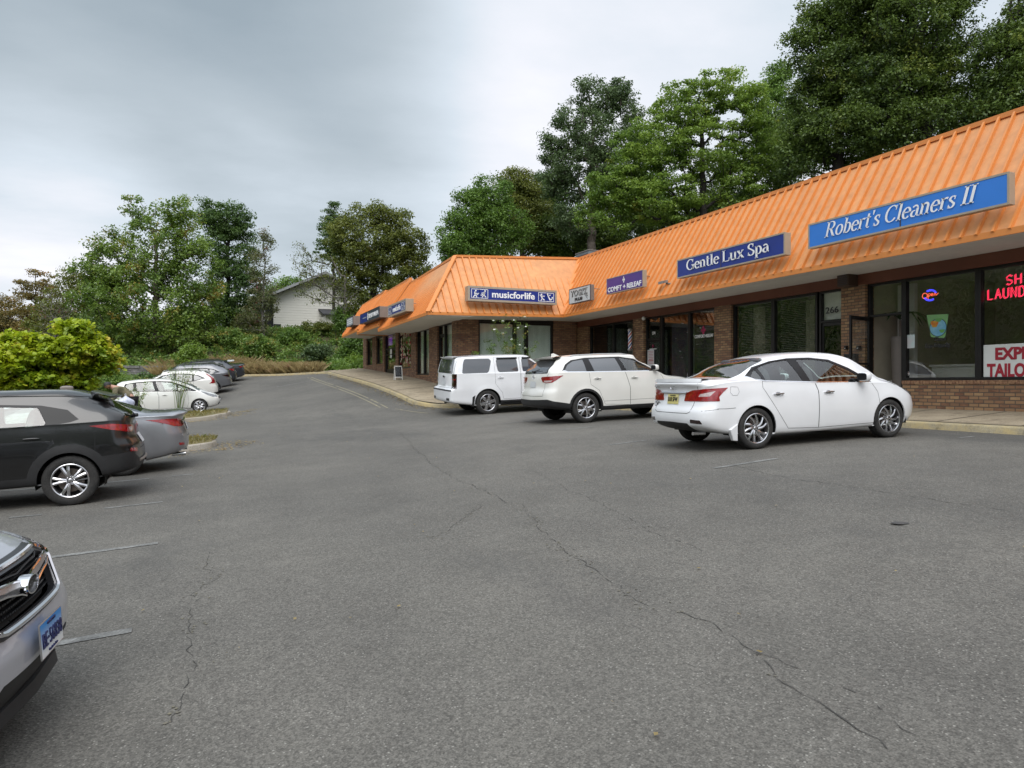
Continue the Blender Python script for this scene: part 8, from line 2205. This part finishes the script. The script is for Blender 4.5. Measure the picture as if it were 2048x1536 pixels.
def blades(name, label, x, y, z, h, w, leafm, n, cat='grass', lean=.5):
    az = rng.uniform(0, 2*np.pi, n); hh = h*rng.uniform(.4, 1.3, n); wx = np.cos(az)*w; wy = np.sin(az)*w
    lx = rng.normal(size=n)*lean*hh; ly = rng.normal(size=n)*lean*hh
    p = np.stack([x, y, z], 1); s_ = np.stack([wx, wy, np.zeros(n)], 1); m_ = p + np.stack([lx*.4, ly*.4, hh*.6], 1); t_ = p + np.stack([lx, ly, hh], 1)
    V = np.stack([p - s_, p + s_, m_ + s_*.7, t_], 1).reshape(-1, 3); return tag(fast_mesh(name, V, np.arange(n*4).reshape(-1, 4), LV[leafm]), label, cat, kind='stuff')
n = 15000; x = rng.uniform(-3, 6.9, n); y = 51.9 + rng.random(n)**1.6*4.0 - np.maximum(x - 2.5, 0)*.85; z = zterr(x, y)
blades('dry_weeds', 'dry tan weeds along the foot of the bank at the end of the lot', x, y, z, .75, .022, 'dry', n, 'weeds')
n = 9000; x = rng.uniform(-9, .9, n); y = rng.uniform(28.5, 31.5, n); k = ((np.maximum(x + 1.2, 0)/2.0)**2 + ((y - 30)/1.45)**2) < 1; x, y = x[k], y[k]
blades('island_grass', 'dry yellow grass on the far kerbed island', x, y, zroad(x, y) + .16, .11, .008, 'grassy', len(x))
n = 9000; x = rng.uniform(-6, .3, n); y = rng.uniform(17.7, 19.6, n); k = ((np.maximum(x + .9, 0)/1.15)**2 + ((y - 18.65)/.9)**2) < 1; x, y = x[k], y[k]
blades('island_grass', 'patchy grass on the near kerbed island', x, y, zroad(x, y) + .15, .10, .006, 'grassy', len(x))
# fallen leaves swept against the kerbs
def litter(name, label, pts, n, spread, size, leafm='dry', dz=.012):
    i = rng.integers(0, len(pts), n); P_ = np.array(pts)[i] + rng.normal(size=(n, 2))*spread
    zz = zroad(P_[:, 0], P_[:, 1]) + dz; C = np.stack([P_[:, 0], P_[:, 1], zz], 1)
    az = rng.uniform(0, 6.28, n); s = size*rng.uniform(.5, 1.3, n)
    V = np.stack([np.stack([C[:, 0] + s*np.cos(az + q), C[:, 1] + s*np.sin(az + q), C[:, 2] + rng.uniform(0, .012, n)], 1) for q in (0, 1.3, 3.1, 4.5)], 1).reshape(-1, 3)
    return tag(fast_mesh(name, V, np.arange(n*4).reshape(-1, 4), LV[leafm]), label, 'leaves', kind='stuff')
kp = [p for p in kerb_shop if p[1] > 22.5 and p[1] < 52]
litter('fallen_leaves', 'fallen brown leaves along the kerb of the wing', [(p[0] - .12, p[1] - .12) for p in kp if p[1] < 44], 1500, .16, .035)
litter('fallen_leaves', 'fallen leaves along the far kerb at the end of the lot', [(p[0], p[1] - .25) for p in kp if p[1] > 46], 900, .22, .04)
litter('fallen_leaves', 'fallen leaves round the tips of the two kerbed islands', [(1.1, 29.2), (1.3, 30), (1.0, 28.6), (.3, 28.1), (-.6, 28.1), (.6, 18.2), (.7, 18.8), (.2, 17.5), (-.6, 17.3), (1.5, 30.4)], 700, .28, .03)
litter('fallen_leaves', 'stray leaves and crumbs scattered over the asphalt', [(rng.uniform(-1, 10), rng.uniform(2, 24)) for _ in range(120)], 120, .3, .014)
# tall weeds
def stems(name, label, base, n, h, spread, seed, leafm, flower=None, leafn=22, size=.05, cat='plant', rs=.006):
    rr = random.Random(seed); t = thing(name, label, cat, base); mb = MB(); tips = []; fl = MB()
    for i in range(n):
        a = rr.uniform(0, 6.28); o = rr.uniform(0, spread*.25); l = h*rr.uniform(.6, 1.1); sx = math.cos(a)*spread*rr.uniform(.3, 1); sy = math.sin(a)*spread*rr.uniform(.3, 1)
        pts = [Vector((math.cos(a)*o + sx*q**1.5, math.sin(a)*o + sy*q**1.5, l*q)) for q in (0, .3, .6, .85, 1)]
        mb.tube(pts, [rs, rs*.9, rs*.7, rs*.5, rs*.3], 4)
        for k in range(3):
            q = pts[2 + k % 2]; e = q + Vector((rr.uniform(-.22, .22), rr.uniform(-.22, .22), rr.uniform(.1, .35))); mb.tube([q, e], rs*.4, 3); tips.append(e)
        tips += [pts[2], pts[3], pts[4]]
        if flower:
            for e in [pts[4]] + ([tips[-4]] if rr.random() < .35 else []):
                if rr.random() < .75: fl.lathe([(-.02, .01), (0, .055), (.02, .03), (.03, 0)], 'z', 7, tuple(e))
    mb.build('stem', LV['shrub'], t)
    rg = np.random.default_rng(seed); V, Q = leaf_quads(np.array([tuple(p) for p in tips]), leafn, .13, size, rg); fast_mesh('foliage', V, Q, LV[leafm], t)
    if flower: fl.build('blossom', flower, t)
M['petal'] = mat('white_petal', (.78, .78, .74), .7, var=.05)
bx, by = ony(1030, 700, 24.9).x, 24.9
stems('flowering_plant', 'tall plant with white blossoms in front of the wing window, behind the white cars', (bx, by, zw(bx, by)), 17, 2.75, .95, 5, 'shrub', M['petal'], 16, .045)
bx = ony(975, 700, 25.1).x; stems('leafy_weed', 'tall thin green weed left of the white blossoms', (bx, 25.1, zw(bx, 25.1)), 7, 2.25, .5, 6, 'mid', None, 26, .05)
p = ground_px(356, 832); stems('leafy_weed', 'tall airy weed on the far island in front of the ivory hatchback', (p[0], p[1] + .6, zr(p[0], p[1]) + .15), 15, 2.15, .75, 7, 'shrub', None, 10, .035, rs=.008)
p = atd(268, 820, 27); stems('leafy_weed', 'low weed beside the rear of the ivory hatchback', (p.x, p.y, zr(p.x, p.y) + .1), 9, 1.25, .5, 8, 'shrub', None, 14, .04)
p = atd(378, 880, 19); stems('leafy_weed', 'small weed at the kerb of the near island', (-.9, 18.9, zr(-.9, 18.9) + .12), 7, .35, .2, 9, 'grassy', None, 8, .03)

# ---- white house, fence and low wall beyond the lot
M['siding'] = mat('cream_siding', (.74, .725, .67), .75, var=.07, vscale=.5); M['shingle'] = mat('dark_shingle', (.05, .05, .055), .9, var=.3, vscale=3); M['timber'] = mat('weathered_board', (.12, .085, .06), .9, var=.35, vscale=1.5, fine=.2, fscale=12)
HY = 72.0
hx0 = ony(547, 600, HY).x; hx1 = ony(745, 600, HY).x; hz0 = ony(600, 672, HY).z - 1.0; hzE = ony(547, 592, HY).z; pk = ony(648, 552, HY)
t = thing('white_house', 'cream sided house with a dark gable roof on the rise behind the lot', 'house', (0, 0, 0))
mb = MB()
prof = [(hx0, hz0), (hx1, hz0), (hx1, hzE), (pk.x, pk.z), (hx0, hzE)]
mb.poly_prism([(x, HY, z) for x, z in prof], (0, 12, 0)); mb.build('wall', M['siding'], t)
mb = MB(); k = 0; z = hz0
while z < pk.z - .1:
    f = 0 if z < hzE else (z - hzE)/(pk.z - hzE); xa = hx0 + (pk.x - hx0)*f; xb = hx1 + (pk.x - hx1)*f
    mb.hexa([(xa, HY - .03, z), (xb, HY - .03, z), (xb, HY, z), (xa, HY, z), (xa, HY - .005, z + .24), (xb, HY - .005, z + .24), (xb, HY, z + .24), (xa, HY, z + .24)]); z += .25
mb.build('siding_boards', M['siding'], t)
mb = MB()
for (xa, za, xb, zb) in ((hx0 - 1.0, hzE - .35, pk.x, pk.z + .12), (pk.x, pk.z + .12, hx1 + 1.0, hzE - .35)):
    mb.hexa([(xa, HY - 1.0, za), (xb, HY - 1.0, zb), (xb, HY + 12.5, zb), (xa, HY + 12.5, za), (xa, HY - 1.0, za + .22), (xb, HY - 1.0, zb + .22), (xb, HY + 12.5, zb + .22), (xa, HY + 12.5, za + .22)])
rf_ = mb.build('roof', M['shingle'], t)
mb = MB()
for (xa, za, xb, zb) in ((hx0 - 1.0, hzE - .35, pk.x, pk.z + .12), (pk.x, pk.z + .12, hx1 + 1.0, hzE - .35)): mb.hexa([(xa, HY - 1.04, za - .05), (xb, HY - 1.04, zb - .05), (xb, HY - 1.003, zb - .05), (xa, HY - 1.003, za - .05), (xa, HY - 1.04, za + .2), (xb, HY - 1.04, zb + .2), (xb, HY - 1.003, zb + .2), (xa, HY - 1.003, za + .2)])
mb.build('barge_board', M['alu_light'], rf_)
a = ony(547, 648, HY); b = ony(562, 664, HY); mb = MB(); mb.box((a.x, HY - .05, b.z), (b.x, HY - .04, a.z)); mb.build('window', M['dark_in'], t)
mb = MB(); mb.box((hx0 - .9, HY + .2, hz0), (hx0, HY + 11, hzE - .6)); mb.build('porch', M['dark_in'], t)
mb = MB(); mb.box((hx0 - 1.0, HY - .3, hz0), (hx0 - .8, HY - .1, hzE - .4)); mb.build('porch_post', M['white_wood'], t)
a = ony(652, 630, HY - 3); b = ony(705, 668, HY - 3)
mb = MB(); mb.box((a.x, HY - 3, b.z - 1), (b.x, HY - .06, a.z)); mb.build('extension', M['siding'], t)
mb = MB(); mb.hexa([(a.x - .3, HY - 3.4, a.z - .05), (b.x + .3, HY - 3.4, a.z - .05), (b.x + .3, HY - .07, a.z + .7), (a.x - .3, HY - .07, a.z + .7), (a.x - .3, HY - 3.4, a.z + .08), (b.x + .3, HY - 3.4, a.z + .08), (b.x + .3, HY - .07, a.z + .85), (a.x - .3, HY - .07, a.z + .85)]); mb.build('extension_roof', M['shingle'], t)
FY = 64.5; t = thing('board_fence', 'dark weathered board fence at the top of the bank below the house', 'fence', (0, 0, 0))
a = ony(598, 672, FY); b = ony(706, 692, FY)
for i in range(9):
    x = a.x + (b.x - a.x)*i/8; mb = MB(); mb.box((x - .06, FY, b.z - .6), (x + .06, FY + .12, a.z + .1)); mb.build('post', M['timber'], t)
mb = MB(); x = a.x
while x < b.x: mb.box((x, FY - .03, b.z - .5), (x + .14, FY - .005, a.z + .03*math.sin(x*5))); x += .15
mb.build('boards', M['timber'], t)
t = thing('timber_wall', 'brown timber retaining wall at the top of the bank left of the fence', 'wall', (0, 0, 0))
a = ony(528, 674, FY); b = ony(597, 694, FY); z = b.z - .4
mb = MB()
while z < a.z: mb.box((a.x, FY - .1 + .02*math.sin(z*9), z), (b.x, FY + .1, z + .19)); z += .2
mb.build('sleepers', M['timber'], t)
M['stone'] = mat('grey_ledge_stone', (.22, .215, .21), .9, col2=(.13, .13, .125), vscale=2.5, fine=.2, fscale=12, bump=.4, bscale=10)
t = thing('stone_wall', 'low grey ledge stone wall under the big oak beyond the far cars', 'wall', (0, 0, 0)); rr = random.Random(4)
a = ony(236, 731, 53.0); b = ony(392, 726, 53.0); mb = MB(); z = float(zterr(-3, 53)) - .3
while z < a.z:
    x = a.x; hh = rr.uniform(.12, .2)
    while x < b.x:
        l = rr.uniform(.5, 1.3); mb.box((x, 52.95 + rr.uniform(-.06, .04), z), (min(x + l - .02, b.x + .3), 53.5, z + hh - .015)); x += l
    z += hh
mb.build('stones', M['stone'], t)

# ---- stooping person on the driveway between the cars
def person():
    M['skin'] = mat('skin', (.45, .25, .18), .55, var=.08); M['camo'] = mat('olive_camouflage', (.10, .10, .055), .9, col2=(.22, .19, .12), vscale=9); M['trous'] = mat('dark_trousers', (.035, .035, .04), .9, var=.2); M['bag'] = mat('white_plastic_bag', (.66, .68, .74), .4, col2=(.36, .40, .52), vscale=5); M['hair'] = mat('brown_hair', (.20, .10, .045), .8, var=.3, vscale=12)
    c0 = atd(262, 800, 24.5); gx, gy = c0.x, c0.y
    t = thing('person', 'stooping person in an olive camouflage jacket and dark cap carrying a white plastic bag', 'person', (gx, gy, zr(gx, gy)), R(8)); t.scale = (1.12, 1.12, 1.12)
    def skin(name, verts, edges, rads, m, parent):
        me = bpy.data.meshes.new(name); me.from_pydata(verts, edges, []); me.materials.append(m); o = bpy.data.objects.new(name, me); COL.objects.link(o); o.parent = parent
        md = o.modifiers.new('skin', 'SKIN'); md.use_smooth_shade = True
        for v, r in zip(me.skin_vertices[0].data, rads): v.radius = (r, r) if not isinstance(r, tuple) else r
        me.skin_vertices[0].data[0].use_root = True
        s_ = o.modifiers.new('sub', 'SUBSURF'); s_.levels = 2; s_.render_levels = 2; return o
    # facing -x, bent forward at the hips
    V_ = [(0, 0, .86), (-.12, 0, 1.0), (-.28, 0, 1.12), (-.44, 0, 1.20), (-.53, 0, 1.24), (-.62, 0, 1.25), (-.66, 0, 1.21),
          (.02, -.10, .82), (-.08, -.11, .46), (.02, -.12, .07), (-.14, -.13, .03), (.02, .10, .82), (.06, .11, .46), (.20, .12, .07), (.05, .13, .03),
          (-.42, -.19, 1.16), (-.46, -.24, .90), (-.62, -.20, .72), (-.69, -.19, .68), (-.42, .19, 1.16), (-.40, .24, .90), (-.60, .18, .76), (-.67, .17, .73)]
    E = [(0, 1), (1, 2), (2, 3), (3, 4), (4, 5), (5, 6), (0, 7), (7, 8), (8, 9), (9, 10), (0, 11), (11, 12), (12, 13), (13, 14), (3, 15), (15, 16), (16, 17), (17, 18), (3, 19), (19, 20), (20, 21), (21, 22)]
    Rr = [.15, .15, .16, .15, .065, .10, .085, .10, .07, .045, .04, .10, .07, .045, .04, .075, .05, .036, .03, .075, .05, .036, .03]
    body = skin('body', V_, E, Rr, M['skin'], t)
    skin('jacket', [(0, 0, .84), (-.12, 0, 1.0), (-.28, 0, 1.12), (-.43, 0, 1.20), (-.42, -.19, 1.16), (-.46, -.24, .90), (-.60, -.205, .74), (-.42, .19, 1.16), (-.40, .24, .90), (-.58, .185, .78)], [(0, 1), (1, 2), (2, 3), (3, 4), (4, 5), (5, 6), (3, 7), (7, 8), (8, 9)], [.175, .175, .185, .165, .09, .066, .05, .09, .066, .05], M['camo'], t)
    skin('trousers', [(0, 0, .84), (.02, -.10, .80), (-.08, -.11, .46), (.02, -.12, .12), (.02, .10, .80), (.06, .11, .46), (.20, .12, .12)], [(0, 1), (1, 2), (2, 3), (0, 4), (4, 5), (5, 6)], [.17, .115, .085, .065, .115, .085, .065], M['trous'], t)
    for (hx_, hy_, hz_) in ((-.69, -.19, .68), (-.67, .17, .73)):
        vs = [(hx_, hy_, hz_), (hx_ - .05, hy_, hz_ - .04)]; es = [(0, 1)]; rs = [.026, .03]
        for k in range(4):
            y = hy_ - .03 + .02*k; l = (.045, .052, .05, .04)[k]; n_ = len(vs); vs += [(hx_ - .085, y, hz_ - .07), (hx_ - .085 - l*.5, y, hz_ - .07 - l), (hx_ - .075 - l*.3, y, hz_ - .09 - l*1.3)]; es += [(1, n_), (n_, n_+1), (n_+1, n_+2)]; rs += [.010, .009, .008]
        n_ = len(vs); vs += [(hx_ - .03, hy_ + .045, hz_ - .05), (hx_ - .06, hy_ + .055, hz_ - .09)]; es += [(0, n_), (n_, n_+1)]; rs += [.011, .009]
        skin('hand', vs, es, rs, M['skin'], t)
    mb = MB(); hc = Vector((-.63, 0, 1.245))
    mb.lathe([(-.02, .108), (.05, .106), (.09, .08), (.115, .03), (.118, 0)], 'z', 16, tuple(hc + Vector((.0, 0, .02)))); mb.hexa([hc + Vector(q) for q in ((-.10, -.075, .01), (-.10, .075, .01), (-.20, .055, -.02), (-.20, -.055, -.02), (-.10, -.075, .025), (-.10, .075, .025), (-.20, .055, -.008), (-.20, -.055, -.008))]); mb.build('cap', M['plastic'], t, smooth=True)
    mb = MB(); mb.lathe([(-.09, .05), (-.05, .105), (.0, .112), (.02, .109)], 'z', 16, tuple(hc + Vector((.015, 0, .02)))); mb.build('hair', M['hair'], t, smooth=True)
    b = thing('plastic_bag', 'white plastic carrier bag hanging from the arm of the stooping person', 'bag', (gx - .12, gy - .45, zr(gx, gy) + .80))
    bm = bmesh.new(); bmesh.ops.create_icosphere(bm, subdivisions=3, radius=.24)
    for v in bm.verts:
        c = v.co; k = 1 + .16*math.sin(c.x*31 + c.z*13) + .10*math.sin(c.y*41 + c.z*23); c.x *= 1.0*k; c.y *= .62*k; c.z *= 1.15; 
        if c.z > .1: f = max(.25, 1 - (c.z - .1)*3.4); c.x *= f; c.y *= f
    me = bpy.data.meshes.new('sack'); bm.to_mesh(me); bm.free(); me.materials.append(M['bag']); me.polygons.foreach_set('use_smooth', [True]*len(me.polygons)); o = bpy.data.objects.new('sack', me); COL.objects.link(o); o.parent = b
    mb = MB(); mb.tube([(0, -.02, .22), (-.03, -.03, .33), (0, .03, .35), (.02, .03, .22)], .010, 5); mb.build('handle', M['bag'], b)
person()
